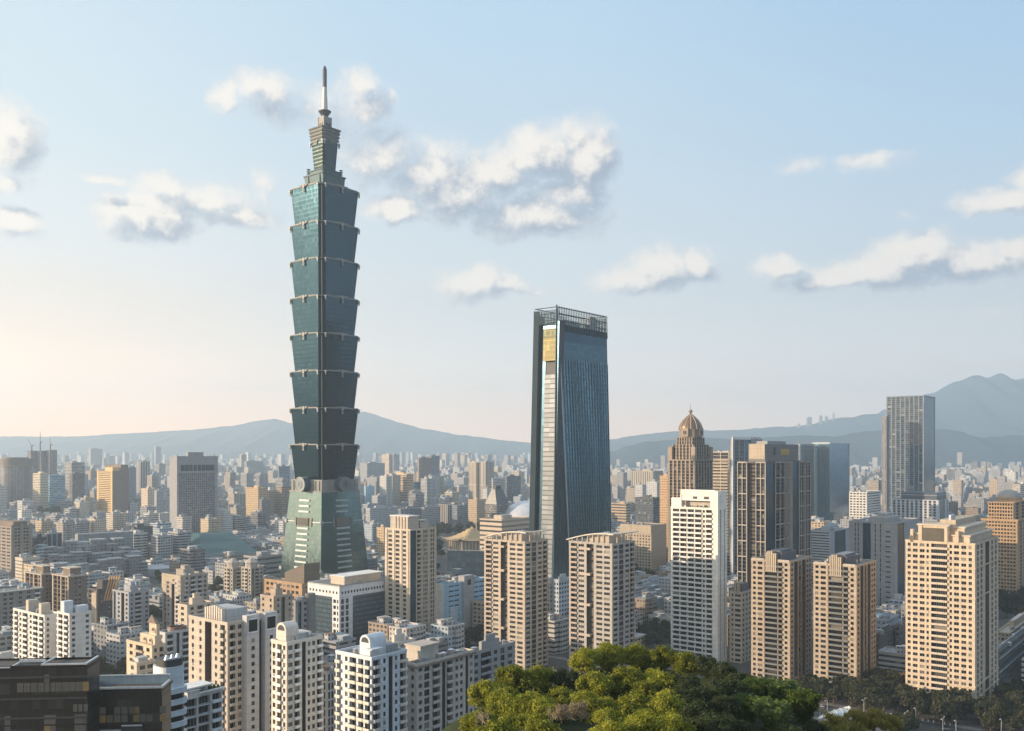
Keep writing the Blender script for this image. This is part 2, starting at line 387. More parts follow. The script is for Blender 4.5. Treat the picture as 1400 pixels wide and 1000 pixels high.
    def finish(s, cap=100):
        s.mb.obj('wall', s.wm, s.root)
        def tf(side, o, u0, z, d):
            if side == 'R': return (o[0] + u0, o[1] + d, z), 0.0
            return (o[0] + d, o[1] - u0, z), R(-90)
        s.win.sort(key=lambda t: (-t[4] * (1 if t[3] - t[2] > 1 else .8)))
        rest = MB(); n = 0
        for side, o, u0, u1, a, b, d in s.win:
            w, h = u1 - u0, b - a
            if n < cap:
                key = ('w', round(w, 2), round(h, 2), s.fine, id(s.gm[0]), id(s.gm[1]))
                if key not in WCACHE:
                    t = MB(); win_geo(t, w, h, fine=s.fine); ob = t.obj(s.wname, s.gm, s.root); WCACHE[key] = ob
                else: ob = WCACHE[key].copy(); ob.name = s.wname; ob.parent = s.root; C.objects.link(ob)
                loc, rz = tf(side, o, u0, a, d); ob.location = loc; ob.rotation_euler = (0, 0, rz); n += 1
            else:
                if side == 'R': T = lambda p, o=o, d=d: (o[0] + p[0], o[1] + p[1] + d, p[2])
                else: T = lambda p, o=o, d=d: (o[0] + p[1] + d, o[1] - p[0], p[2])
                win_geo(rest, w, h, u0, a, T, s.fine, random.random())
        if rest.f: rest.obj(s.wname, s.gm, s.root)['kind'] = 'stuff'
        for side, o, u0, z in s.ac[:60]:
            key = 'ac'
            if key not in WCACHE: t = MB(); t.box(0, -.38, 0, .85, 0, .6); t.box(.1, -.4, .08, .6, -.38, .52); ob = t.obj('air_conditioner', MACU, s.root); WCACHE[key] = ob
            else: ob = WCACHE[key].copy(); ob.name = 'air_conditioner'; ob.parent = s.root; C.objects.link(ob)
            loc, rz = tf(side, o, u0, z, -.01); ob.location = loc; ob.rotation_euler = (0, 0, rz)
        rest = MB(); n = 0
        for side, o, u0, u1, z, fh, _ in s.bal:
            w = u1 - u0
            if n < cap:
                key = ('b', round(w, 2), s.bs, id(s.bm[0]), id(s.bm[-1]))
                if key not in WCACHE:
                    t = MB(); bal_geo(t, w, fh, style=s.bs); ob = t.obj('balcony', s.bm, s.root); WCACHE[key] = ob
                else: ob = WCACHE[key].copy(); ob.name = 'balcony'; ob.parent = s.root; C.objects.link(ob)
                loc, rz = tf(side, o, u0, z, -.03); ob.location = loc; ob.rotation_euler = (0, 0, rz); n += 1
            else:
                if side == 'R': T = lambda p, o=o: (o[0] + p[0], o[1] + p[1] - .03, p[2])
                else: T = lambda p, o=o: (o[0] + p[1] - .03, o[1] - p[0], p[2])
                bal_geo(rest, w, fh, u0, z, T, style=s.bs)
        if rest.f: rest.obj('balcony', s.bm, s.root)['kind'] = 'stuff'
SPLIT = {'crown_pier', 'roof_window', 'window', 'top_window', 'column', 'slit', 'wing_window', 'finial', 'post', 'wing', 'opening', 'roof_opening', 'stair_head', 'facing', 'buttress', 'corner_turret',
         'balcony_band', 'floor_band', 'top_frame', 'frame', 'crown_rib', 'window_surround', 'gable_window', 'gable_opening', 'roof_frame', 'upper_storey', 'balcony', 'edge_fin', 'slot', 'roof_crane', 'upper_terrace'}
def part(root, name, mat, *boxes, label=None):
    if len(boxes) > 1 and name in SPLIT and root is not None:
        for b in boxes: o = part(root, name, mat, b, label=label)
        return o
    mb = MB()
    for b in boxes: mb.box(*b)
    o = mb.obj(name, mat, root)
    if label: o['label'] = label
    return o
def roofing(root, W, L, H, wall, roofm, par=1.1, x0=0, y0=0):
    """Flat roof with a parapet and coping round it."""
    x1, y1 = x0 + W, y0 + L; t = .35
    part(root, 'roof', roofm, (x0 + .05, y0 + .05, H - .3, x1 - .05, y1 - .05, H + .06))
    e = .12
    part(root, 'parapet', wall, (x0 - e, y0 - e, H, x1 + e, y0 + t, H + par), (x0 - e, y1 - t, H, x1 + e, y1 + e, H + par),
         (x0 - e, y0 + t, H, x0 + t, y1 - t, H + par), (x1 - t, y0 + t, H, x1 + e, y1 - t, H + par))
def tank(root, x, y, z, r=1.3, h=2.4):
    mb = MB(); mb.cyl(x, y, r, z, z + h, 14); mb.cyl(x, y, r * .98, z + h, z + h + r * .35, 14, r1=.15)
    return mb.obj('water_tank', MSTEEL, root)
def clutter(root, x0, y0, x1, y1, z, wall, n=4, ph=True, seed=1):
    n += 4
    rg = random.Random(seed)
    if ph:
        cx, cy = (x0 + x1) / 2, (y0 + y1) / 2; a, b = (x1 - x0) * .22, (y1 - y0) * .22
        part(root, 'penthouse', wall, (cx - a, cy - b, z, cx + a, cy + b, z + 4.2), (cx - a * .5, cy - b * .6, z + 4.2, cx + a * .6, cy + b * .5, z + 6.8))
    for i in range(n):
        x, y = rg.uniform(x0 + 2, x1 - 2), rg.uniform(y0 + 2, y1 - 2)
        if ph and abs(x - cx) < a + 1.5 and abs(y - cy) < b + 1.5: continue
        if rg.random() < .5: tank(root, x, y, z, rg.uniform(.9, 1.4), rg.uniform(1.6, 2.6))
        elif rg.random() < .35:
            mb = MB(); hh = rg.uniform(3, 6); mb.cyl(x, y, .09, z, z + hh, 6); mb.box(x - .9, y - .04, z + hh * .8, x + .9, y + .04, z + hh * .8 + .08); mb.box(x - .6, y - .04, z + hh * .9, x + .6, y + .04, z + hh * .9 + .08); mb.obj('antenna', MGREY, root)
        elif rg.random() < .4: part(root, 'roof_shed', rg.choice((MSHED1, MSHED2, MSHED3)), (x - 2.2, y - 1.8, z, x + 2.2, y + 1.8, z + 2.5), (x - 2.5, y - 2.1, z + 2.5, x + 2.5, y + 2.1, z + 2.65))
        else: part(root, 'rooftop_machine', MGREY, (x - 1.2, y - 1, z, x + 1.2, y + 1, z + rg.uniform(1, 2.2)))

MSTEEL = wallm('stainless', (.55, .57, .6), .3, .9, .1)
MACU = wallm('ac_casing', (.50, .50, .48), .5)
MSHED1 = wallm('sheet_blue', (.22, .30, .36)); MSHED2 = wallm('sheet_rust', (.26, .17, .13)); MSHED3 = wallm('sheet_white', (.5, .5, .48))
MSLOT = wallm('slot_shade_panel', (.13, .11, .095))  # brown slot cladding, kept dark to stand in for deep shade
MGREY = wallm('grey_render', (.30, .31, .32)); MROOF = wallm('roof_screed', (.20, .20, .20), .9, var=.3, scale=.4)
MWHITE = wallm('white_paint', (.72, .72, .70)); MCREAM = wallm('cream_tile', (.54, .47, .38)); MTAN = wallm('tan_stone', (.42, .36, .28))
MGOLD = wallm('sand_stone', (.55, .46, .35)); MDARK = wallm('dark_cladding', (.045, .05, .055), .5); MBROWN = wallm('brown_tile', (.20, .16, .13))
MPINK = wallm('pinkish_tile', (.42, .35, .30)); MBLUE = wallm('pale_blue_panel', (.30, .47, .60), .5); MLBLUE = wallm('white_blue_tile', (.58, .63, .68))
MFRAME = wallm('window_frame', (.35, .36, .37), .4, .5); MFRAMED = wallm('dark_frame', (.05, .055, .06), .4, .4); MWARM = wallm('greige_stone', (.44, .40, .35))
MRAIL = wallm('grey_glass_rail', (.22, .26, .28), .2, .3); MORANGE = wallm('orange_sandstone', (.42, .28, .17)); MCONC = wallm('concrete', (.36, .36, .36))
# ================================================================== pagoda skyscraper
G101 = curtain("green_glass", (.036, .082, .108), (.024, .056, .075), bay=1.6, fl=4.2, band=.26, mull=.06, metal=.97, rough=.12, vmul=(.02, .05, .07), vary=1.2)
GBASE = curtain("base_glass", (.17, .235, .225), (.135, .19, .185), bay=2.6, fl=4.2, band=.14, mull=.04, metal=.97, rough=.12, vmul=(.14, .18, .17), vary=1.12)
MSILV = wallm('silver_trim', (.28, .31, .32), .55, .2); MTRIM = wallm('green_trim', (.07, .12, .13), .6, .2)
MSTONEL = wallm('pale_stone_trim', (.24, .245, .23), .6, .1)
def notched(a, n):
    P = []
    for k in range(4):
        for (x, y) in ((a - 2 * n, -a), (a - 2 * n, -a + n), (a - n, -a + n), (a - n, -a + 2 * n), (a, -a + 2 * n)):
            c, s = [(1, 0), (0, 1), (-1, 0), (0, -1)][k]; P.append((x * c - y * s, x * s + y * c))
    return P
def sq(a, b=None):
    b = a if b is None else b; return [(-a, -b), (a, -b), (a, b), (-a, b)]
TD = 905.0; TX = (444 - 700) / F * TD
Z = lambda y: CH + (HOR - y) / F * TD
sky = thing('pagoda_skyscraper', 'very tall green glass pagoda-like skyscraper of stacked flared segments with a spire', 'skyscraper', (TX, TD, 0), R(GA))
RECTS.append((392, 506, 92, TD)); FOOT.append((TX, TD, 34, 34, GA))
mb = MB(); mb.prism(sq(31.6), 0, 99.5, sq(23.6)); mb.obj('base', GBASE, sky)
def base_a(z): return 31.6 + (23.6 - 31.6) * z / 99.5
DIRS = [(0, -1, 1, 0), (-1, 0, 0, -1), (0, 1, -1, 0), (1, 0, 0, 1)]    # outward nx, ny and along ux, uy: R, L, back, side
def slant(mb, k, u0, u1, z0, z1, off, af=base_a):
    nx, ny, ux, uy = DIRS[k]; P = []
    for z, o in ((z0, 0), (z1, 0), (z0, off), (z1, off)):
        for u in (u0, u1):
            a = af(z) + o; P.append((nx * a + ux * u, ny * a + uy * u, z))
    a0, b0, a1, b1, c0, d0, c1, d1 = P  # inner z0 (u0,u1), inner z1, outer z0, outer z1
    for f in ((c0, d0, d1, c1), (c1, d1, b1, a1), (a0, b0, d0, c0), (a0, c0, c1, a1), (d0, b0, b1, d1)): mb.face(list(f))
for k in range(4):
    m1 = MB(); m2 = MB()
    zc = 91.0
    while zc > 14:
        if abs(zc - 72) > 5: ml = MB(); slant(ml, k, -7.0 - (99 - zc) * .02, 7.0 + (99 - zc) * .02, zc, zc + 1.5, 1.0); ml.obj('ledge', wallm('ledge_metal', (.42, .45, .45), .5, .2), sky)
        zc -= 5.3
    for ua, ub in ((-base_a(71) * .98, -13), (13, base_a(71) * .98)): ms = MB(); slant(ms, k, ua, ub, 71.2, 71.9, .5); ms.obj('side_moulding', wallm('ledge_metal', (.42, .45, .45), .5, .2), sky)
    slant(m1, k, -base_a(12) * .95, base_a(12) * .95, 12, 13.2, .8)
    m1.obj('belt_moulding', wallm('ledge_metal', (.42, .45, .45), .5, .2), sky)
    slant(m2, k, -7.5, 7.5, 67.3, 75.2, .8)
    for ua in (-12.6, 10.2): ms = MB(); slant(ms, k, ua, ua + 2.4, 67.5, 75.2, .8); ms.obj('louvre', wallm('louvre', (.16, .15, .13), .5), sky)
    for i in range(12): slant(m2, k, -7.2 + i * 1.25, -6.8 + i * 1.25, 67.8, 74.8, 1.1)
    m2.obj('louvre', wallm('louvre', (.16, .15, .13), .5), sky)
    if k < 2:
        for cxx, zz, rr in ((base_a(71.5), 71.5, 1.9), (base_a(26), 26, 1.9)):
            nx, ny, ux, uy = DIRS[k]
            t = MB(); a = base_a(zz); c = Vector((nx * a + ux * (-cxx if k == 0 else -cxx), ny * a + uy * -cxx, zz))
            t.tube(c - Vector((nx, ny, 0)) * .5, c + Vector((nx, ny, 0)) * 1.2, rr, 12); t.obj('medallion', MSILV, sky)
# belt with the four big discs
mb = MB(); mb.prism(sq(22.6), 99.5, 111.5); mb.prism(sq(24.0), 99.5, 101.0)
for k in range(4):
    for u in (-19, -13.5, 13.5, 19): slant(mb, k, u - .8, u + .8, 101, 110.5, .9, lambda z: 22.6)
mb.obj('belt', wallm('belt_stone', (.24, .24, .225), .6), sky)
for k in range(4):
    nx, ny, ux, uy = DIRS[k]; n3 = Vector((nx, ny, 0)); c = n3 * 22.6 + Vector((0, 0, 107.0))
    t = MB(); t.tube(c, c + n3 * 7.5, 7.2, 36); o = t.obj('disc', wallm('disc_side', (.10, .13, .15), .4, .4), sky)
    t = MB(); f = c + n3 * 7.5
    up = Vector((0, 0, 1)); ud = Vector((ux, uy, 0))
    for r0, r1, dd in ((7.4, 6.4, .5), (6.4, 3.9, .15), (3.4, 2.9, .3)):
        for i in range(36):
            a0, a1 = 2 * math.pi * i / 36, 2 * math.pi * (i + 1) / 36
            pt = lambda a, r, d: tuple(f + n3 * d + ud * r * math.cos(a) + up * r * math.sin(a))
            t.face([pt(a0, r1, dd), pt(a0, r0, dd), pt(a1, r0, dd), pt(a1, r1, dd)]); t.face([pt(a0, r0, 0), pt(a1, r0, 0), pt(a1, r0, dd), pt(a0, r0, dd)])
            t.face([pt(a0, r1, dd), pt(a1, r1, dd), pt(a1, r1, 0), pt(a0, r1, 0)])
    def sqr(r, w):
        for (u0, z0, u1, z1) in ((-r, -r, r, -r + w), (-r, r - w, r, r), (-r, -r, -r + w, r), (r - w, -r, r, r)):
            q = [f + n3 * .45 + ud * a + up * b for a, b in ((u0, z0), (u1, z0), (u1, z1), (u0, z1))]; t.face([tuple(x) for x in q])
    sqr(2.4, .7)
    t.obj('disc_face', wallm('disc_ring', (.19, .22, .23), .5, .2), o)
# eight flared segments
zs = [391.7, 356.3, 321.6, 286.2, 250.8, 215.4, 180.2, 145.3, 111.5][::-1]
def ruyi():
    t = MB(); f = lambda x, z, r, d0=0, d1=-1.0: t.tube((x, d0, z), (x, d1, z), r, 14)
    f(0, 0, 1.9); f(-3.6, .5, 1.0); f(3.6, .5, 1.0); f(-5.2, 1.0, .6); f(5.2, 1.0, .6)
    t.box(-5.2, -.7, .4, 5.2, 0, 1.2); t.box(-.6, -.8, -4.4, .6, 0, 0); f(0, -4.6, 1.0); return t
def corner_orn():
    t = MB(); t.tube((0, 0, 0), (0, -1.2, 0), .9, 10); t.tube((.2, 0, -2.2), (.2, -1.0, -2.2), .6, 10); t.box(-.5, -1.0, -1.8, .4, 0, 1.2); return t
ro = co = None
for i in range(8):
    z0, z1 = zs[i], zs[i + 1]; aT = 24.9; aB = 22.2; rim = 1.1
    mb = MB(); mb.prism(notched(aB, 2.4), z0, z1 - rim, notched(aT - .15, 2.4)); mb.obj('segment', G101, sky)
    mb = MB(); mb.prism(notched(aT + .2, 2.4), z1 - rim, z1 - .5, notched(aT + .5, 2.4), bottom=True)
    # the rim rises in a shallow arch over the middle of each face
    for k in range(4):
        nx, ny, ux, uy = DIRS[k]; a = aT + .55; hs = [(-20, .0), (-9, .3), (-4, 1.0), (4, 1.0), (9, .3), (20, .0)]
        for (u0, h0), (u1, h1) in zip(hs, hs[1:]):
            for d_in, d_out in ((a - 1.2, a),):
                P = lambda u, d, z: (nx * d + ux * u, ny * d + uy * u, z)
                b = z1 - .5
                mb.face([P(u0, d_out, b), P(u1, d_out, b), P(u1, d_out, b + .5 + h1), P(u0, d_out, b + .5 + h0)])
                mb.face([P(u0, d_out, b + .5 + h0), P(u1, d_out, b + .5 + h1), P(u1, d_in, b + .5 + h1), P(u0, d_in, b + .5 + h0)])
                mb.face([P(u1, d_in, b), P(u0, d_in, b), P(u0, d_in, b + .5 + h0), P(u1, d_in, b + .5 + h1)])
    mb.obj('rim', MSTONEL, sky)
    mb = MB()
    for (sx_, sy_) in ((-1, -1), (1, -1), (-1, 1)):
        for c0 in (21.3 - 2.4 + .3,):
            mb.prism([(sx_ * (aB - 2.4) - .25, sy_ * (aB - 2.4) - .25), (sx_ * (aB - 2.4) + .25, sy_ * (aB - 2.4) - .25), (sx_ * (aB - 2.4) + .25, sy_ * (aB - 2.4) + .25), (sx_ * (aB - 2.4) - .25, sy_ * (aB - 2.4) + .25)], z0, z1 - 2,
                     [(sx_ * (aT - 2.4) - .25, sy_ * (aT - 2.4) - .25), (sx_ * (aT - 2.4) + .25, sy_ * (aT - 2.4) - .25), (sx_ * (aT - 2.4) + .25, sy_ * (aT - 2.4) + .25), (sx_ * (aT - 2.4) - .25, sy_ * (aT - 2.4) + .25)])
    mb.obj('corner_fin', MTRIM, sky)
    for k in range(4):
        nx, ny, ux, uy = DIRS[k]; rz = [0, R(-90), R(180), R(90)][k]
        o = ruyi().obj('ornament', MSTONEL, sky) if ro is None else ro.copy()
        if ro is None: ro = o
        else: C.objects.link(o); o.parent = sky
        a = aT + .55; o.location = (nx * a, ny * a, z1 - .6); o.rotation_euler = (0, 0, rz)
        for u in (-20.6, 20.6):
            o = corner_orn().obj('corner_ornament', MSILV, sky) if co is None else co.copy()
            if co is None: co = o
            else: C.objects.link(o); o.parent = sky
            o.location = (nx * (a - .1) + ux * u, ny * (a - .1) + uy * u, z1 - 2.0); o.rotation_euler = (0, 0, rz)
mb = MB(); mb.prism(notched(20.0, 2.0), 391.2, 395.6, notched(15.5, 1.6)); mb.obj('roof', MTRIM, sky)
mb = MB(); mb.prism(sq(13.2), 395.6, 404.5, sq(13.8)); mb.prism(sq(14.6), 404.5, 405.6); mb.prism(sq(11.0), 405.6, 409.5); mb.prism(sq(11.8), 409.5, 410.3)
for k in range(4):
    for u in (-8.4, 8.4): slant(mb, k, u - 1.2, u + 1.2, 396, 404.4, .8, lambda z: 13.6)
mb.obj('crown_base', MTRIM, sky)
mb = MB()
for (x, y) in ((-11, -11), (11, -11), (-11, 11), (11, 11)):
    for dx, dy in ((-1.2, 0), (1.2, 0), (0, -1.2), (0, 1.2)): mb.box(x + dx - .2, y + dy - .2, 405.6, x + dx + .2, y + dy + .2, 412.5)
    for z in (408, 410.5, 412.3): mb.box(x - 1.5, y - 1.5, z, x + 1.5, y + 1.5, z + .3)
mb.obj('rooftop_frame', MTRIM, sky)
GCR = curtain("crown_glass", (.04, .07, .075), (.09, .11, .10), bay=1.4, fl=3.6, band=.34, mull=.1, metal=.97, rough=.05, vmul=(.05, .08, .08), vary=1.1)
mb = MB(); mb.prism(notched(7.9, .8), 410.3, 438, notched(9.7, .9)); mb.obj('crown_shaft', GCR, sky)
mb = MB()
for i, zz in enumerate((438, 441.3, 444.6, 447.9)):
    mb.prism(notched(9.6 + i * .3, .9), zz, zz + 2.0); mb.prism(notched(10.2 + i * .35, .9), zz + 2.0, zz + 3.3, notched(10.9 + i * .35, .9), bottom=True)
mb.obj('crown_cornice', wallm('crown_stone', (.17, .18, .17), .6, .1), sky)
for k in range(4):
    nx, ny, ux, uy = DIRS[k]; o = ro.copy(); C.objects.link(o); o.scale = (.55,) * 3; o.parent = sky
    o.location = (nx * 9.9, ny * 9.9, 438.6); o.rotation_euler = (0, 0, [0, R(-90), R(180), R(90)][k])
    for u in (-9, 9):
        o = co.copy(); C.objects.link(o); o.scale = (1.1,) * 3; o.parent = sky; o.location = (nx * 9.8 + ux * u, ny * 9.8 + uy * u, 437.2); o.rotation_euler = (0, 0, [0, R(-90), R(180), R(90)][k])
mb = MB(); mb.prism(sq(4.8), 451.2, 463.4, sq(4.5))
for k in range(4):
    slant(mb, k, -4.6, -3.7, 451.2, 463.4, .3, lambda z: 4.7); slant(mb, k, 3.7, 4.6, 451.2, 463.4, .3, lambda z: 4.7)
mb.obj('lantern_box', MSTONEL, sky)
part(sky, 'opening', MDARK, (-2.6, -4.95, 454, -.4, -4.5, 457), (.6, -4.95, 454, 2.8, -4.5, 457), (-4.95, -2.6, 454, -4.5, -.4, 457), (-4.95, .6, 454, -4.5, 2.8, 457))
mb = MB(); mb.cyl(0, 0, 3.2, 463.4, 465.2, 16); mb.cyl(0, 0, 3.3, 465.2, 468.9, 20, r1=6.0, bottom=True); mb.cyl(0, 0, 6.2, 468.9, 469.7, 20)
mb.obj('bowl', wallm('bowl_metal', (.10, .11, .12), .4, .5), sky)
mb = MB(); mb.cyl(0, 0, 3.0, 469.7, 493, 16, r1=2.0); mb.obj('spire', wallm('spire_metal', (.50, .47, .44), .35, .5), sky)
mb = MB(); mb.cyl(0, 0, 1.5, 493, 511, 12)
for i in range(8): mb.cyl(0, 0, 2.1, 493.4 + i * 2.2, 494.5 + i * 2.2, 14, bottom=True)
mb.cyl(0, 0, 1.9, 510.6, 513.0, 12, r1=1.2); mb.cyl(0, 0, 1.0, 513, 514.6, 10, r1=.1)
mb.obj('spire_tip', wallm('spire_dark', (.12, .12, .13), .4, .5), sky)

# mall at its foot
loc, a, W, L, H = fit(470, 488, 529, 790, 850)
t = thing('shopping_mall', 'teal glass mall with curved roof rings at the foot of the pagoda skyscraper', 'mall', loc, a)
part(t, 'hall', G101, (0, 0, 0, W + 12, L + 20, 14)); part(t, 'roof', wallm('mall_roof', (.20, .25, .28), .5), (-1, -1, 14, W + 13, L + 21, 15))
mb = MB(); mb.cyl(W * .7, 12, 9, 15, 19, 28); mb.cyl(W * .7, 12, 7, 19, 20.5, 28); mb.obj('drum', G101, t)
mb = MB(); mb.cyl(W * .7, 12, 10, 18.9, 19.6, 28); mb.obj('roof_ring', MSILV, t)

# ================================================================== tapering tower with diagonal fold
loc, a, W, L, H = fit(722, 763, 837.5, 417, 812)
NS = thing('folded_skyscraper', 'tall tapering blue glass office tower with a diagonal fold line and open fin crown', 'skyscraper', loc, a)
HN = 268.0; HN = H; t_in = 4.2
GN = curtain("blue_fin_glass", (.075, .175, .22), (.21, .30, .35), bay=3.5, fl=4.3, band=.18, mull=.30, metal=.85, rough=.16, vmul=(.012, .03, .045), vary=1.5)
GN2 = curtain("blue_band_glass", (.08, .15, .19), (.05, .11, .14), bay=3.2, fl=2.2, band=.35, mull=.05, metal=.8, rough=.15, vmul=(.10, .2, .24))
GND = curtain("dark_mech_glass", (.045, .10, .14), (.03, .06, .08), bay=1.6, fl=7, band=.06, mull=.2, metal=.8, rough=.2, vmul=(.03, .05, .07))
GY = curtain("mirror_glass", (.30, .26, .14), (.28, .24, .13), bay=2.2, fl=4.3, band=.05, mull=.05, metal=1.0, rough=.05, vmul=(.12, .11, .07))
GPIER = curtain("dark_pier_glass", (.07, .14, .19), (.05, .10, .13), bay=1.5, fl=4.3, band=.25, mull=.25, metal=.85, rough=.2, vmul=(.03, .05, .07))
LOUV = curtain("pale_louvres", (.15, .17, .19), (.06, .07, .08), bay=9, fl=4.3, band=.22, mull=.0, metal=.2, rough=.5)
def ns_poly(z):
    s = z / HN; i = t_in * s; cl, cr = 5.0 * (1 - s), 20.0 * (1 - s) + .3
    return [(i, L - i), (i, i + cl), (i + cr, i), (W - i, i), (W - i, L - i)]  # far left, chamfer left, chamfer right, right, back
zt, zm, zb = HN - 15.5, HN - 30, HN - 46
def band(z0, z1, mat, name):
    p0, p1 = ns_poly(z0), ns_poly(z1); m = MB()
    for i, j in ((1, 2), (2, 3), (3, 4), (4, 0)):
        mi = 1 if i == 1 else 0
        A, B, A1, B1 = p0[i], p0[j], p1[i], p1[j]; Lg = math.hypot(B[0] - A[0], B[1] - A[1])
        m.face([(*A, z0), (*B, z0), (*B1, z1), (*A1, z1)], mi, [(0, z0), (Lg, z0), (Lg, z1), (0, z1)])
    return m.obj(name, [mat, GPIER], NS)
band(0, zb, GN, 'facade'); band(zb, zm, GN2, 'upper_band'); band(zm, zt, GND, 'plant_floors')
p = ns_poly(zt); m = MB(); m.face([(*q, zt - .1) for q in p[::1]]); m.obj('roof', MROOF, NS)
# left-hand face: finned pier, recessed louvre strip, mirror box
def nsl(u0, u1, z0, z1, d, mat, name, fl=True):
    # u from the far left end, d inwards
    m = MB(); P = lambda u, z, dd: (t_in * z / HN + dd, L - t_in * z / HN - u, z)
    def Q(a, b): m.face([a[0], a[1], a[2], a[3]], 0, b)
    m.face([P(u0, z0, d), P(u1, z0, d), P(u1, z1, d), P(u0, z1, d)], 0, [(u0, z0), (u1, z0), (u1, z1), (u0, z1)])
    m.face([P(u0, z0, 8), P(u0, z0, d), P(u0, z1, d), P(u0, z1, 8)], 0, [(0, z0), (8, z0), (8, z1), (0, z1)])
    m.face([P(u1, z0, d), P(u1, z0, 8), P(u1, z1, 8), P(u1, z1, d)], 0, [(0, z0), (8, z0), (8, z1), (0, z1)])
    m.face([P(u0, z1, d), P(u1, z1, d), P(u1, z1, 8), P(u0, z1, 8)], 1)
    m.m[1] = m.m[2] = 1
    return m.obj(name, [mat, MDARK], NS)
Lw = L - 5.0
u1, u2 = Lw * .42, Lw * .90
nsl(0, u1 * .45, 0, zt + 8, 0, GPIER, 'pier'); nsl(u1 * .45, u1, 0, zt, 2.5, GND, 'pier_recess'); nsl(u2, L - 5.5, 0, zt + 2, 0, GPIER, 'pier')
nsl(u1, u2, 0, zb - 14, 1.6, LOUV, 'louvre_strip'); nsl(u1, u2, zb - 14, zb - 2, 3.0, MDARK, 'dark_gap')
nsl(u1 - 1, u2, zb - 2, zm + 2, -.5, GY, 'mirror_box'); nsl(u1 - 1, u2, zm + 2, zt - 4, -.45, curtain("olive_glass", (.19, .19, .12), (.15, .15, .1), bay=2.2, fl=4.3, band=.05, mull=.05, metal=1.0, rough=.05, vmul=(.08, .08, .06)), 'mirror_box'); nsl(u1, u2, zt - 4, zt + 2, 2.5, GND, 'plant_floors')
# vertical fins on the right-hand faces, the crown screen, the bright fold edge
def fins(A, B, z0, z1, n, wdt, dep, name, mat, open_=False):
    m = MB()
    for i in range(n + 1):
        s = i / n
        pts = []
        for z in (z0, z1):
            pa, pb = A(z), B(z); x, y = pa[0] + (pb[0] - pa[0]) * s, pa[1] + (pb[1] - pa[1]) * s
            dx, dy = pb[0] - pa[0], pb[1] - pa[1]; l = math.hypot(dx, dy) or 1; dx /= l; dy /= l
            w2 = wdt / 2; nx, ny = dy, -dx
            pts.append([(x - dx * w2, y - dy * w2), (x + dx * w2, y + dy * w2), (x + dx * w2 + nx * dep, y + dy * w2 + ny * dep), (x - dx * w2 + nx * dep, y - dy * w2 + ny * dep)])
        m.prism(pts[0][::-1], z0, z1, pts[1][::-1])
    return m.obj(name, mat, NS)
MFIN = wallm('blue_fin', (.045, .085, .11), .6, .1); MFOLD = wallm('fold_edge', (.32, .38, .42), .35, .5)
fins(lambda z: ns_poly(z)[2], lambda z: ns_poly(z)[3], 0, zb, 17, .45, .3, 'fins', MFIN)
fins(lambda z: ns_poly(z)[1], lambda z: ns_poly(z)[2], 0, zb - 40, 7, .3, .25, 'fins', MFIN)
fins(lambda z: ns_poly(z)[2], lambda z: ns_poly(z)[3], zt - 6, HN, 30, .45, .7, 'crown_screen', MFIN)
fins(lambda z: ns_poly(z)[3], lambda z: ns_poly(z)[4], zt, HN - 2, 22, .45, .5, 'crown_screen', MFIN)
fins(lambda z: ns_poly(z)[4], lambda z: ns_poly(z)[0], zt, HN - 2, 30, .45, .5, 'crown_screen', MFIN)
fins(lambda z: ns_poly(z)[0], lambda z: ns_poly(z)[1], zt, HN - 3, 20, .4, .5, 'crown_screen', MFIN)
fins(lambda z: (t_in * z / HN, L - t_in * z / HN), lambda z: (t_in * z / HN, L - t_in * z / HN - u1 * .45), 0, HN - 3, 6, .35, 1.0, 'fins', MFIN)
m = MB()
for z in (zt + 3, zt + 9, HN - 1.0):
    P = ns_poly(z); Q = [(x + (1.2 if x < W / 2 else -1.2), y + (1.2 if y < L / 2 else -1.2)) for x, y in P]
    for i in range(5):
        j = (i + 1) % 5
        m.face([(*P[i], z), (*P[j], z), (*P[j], z + .6), (*P[i], z + .6)]); m.face([(*Q[j], z), (*Q[i], z), (*Q[i], z + .6), (*Q[j], z + .6)]); m.face([(*P[i], z + .6), (*P[j], z + .6), (*Q[j], z + .6), (*Q[i], z + .6)])
m.obj('crown_rail', MFIN, NS)
m = MB(); A, B = ns_poly(0)[2], ns_poly(HN)[2]; m.tube((A[0] - .2, A[1] - .6, 0), (B[0] - .2, B[1] - .6, HN), .75, 6); m.obj('fold_edge', MFOLD, NS)
m = MB(); A, B = ns_poly(0)[1], ns_poly(HN)[1]; m.tube((A[0] - .5, A[1], 0), (B[0] - .5, B[1], HN + 1), .7, 6); m.obj('corner_fin', MFIN, NS)
m = MB(); m.box(W * .62, 4, zt, W * .74, 9, zt + 12); m.box(W * .3, L * .4, zt, W * .6, L * .6, zt + 7); m.obj('maintenance_crane', wallm('pale_machine', (.45, .48, .5)), NS)
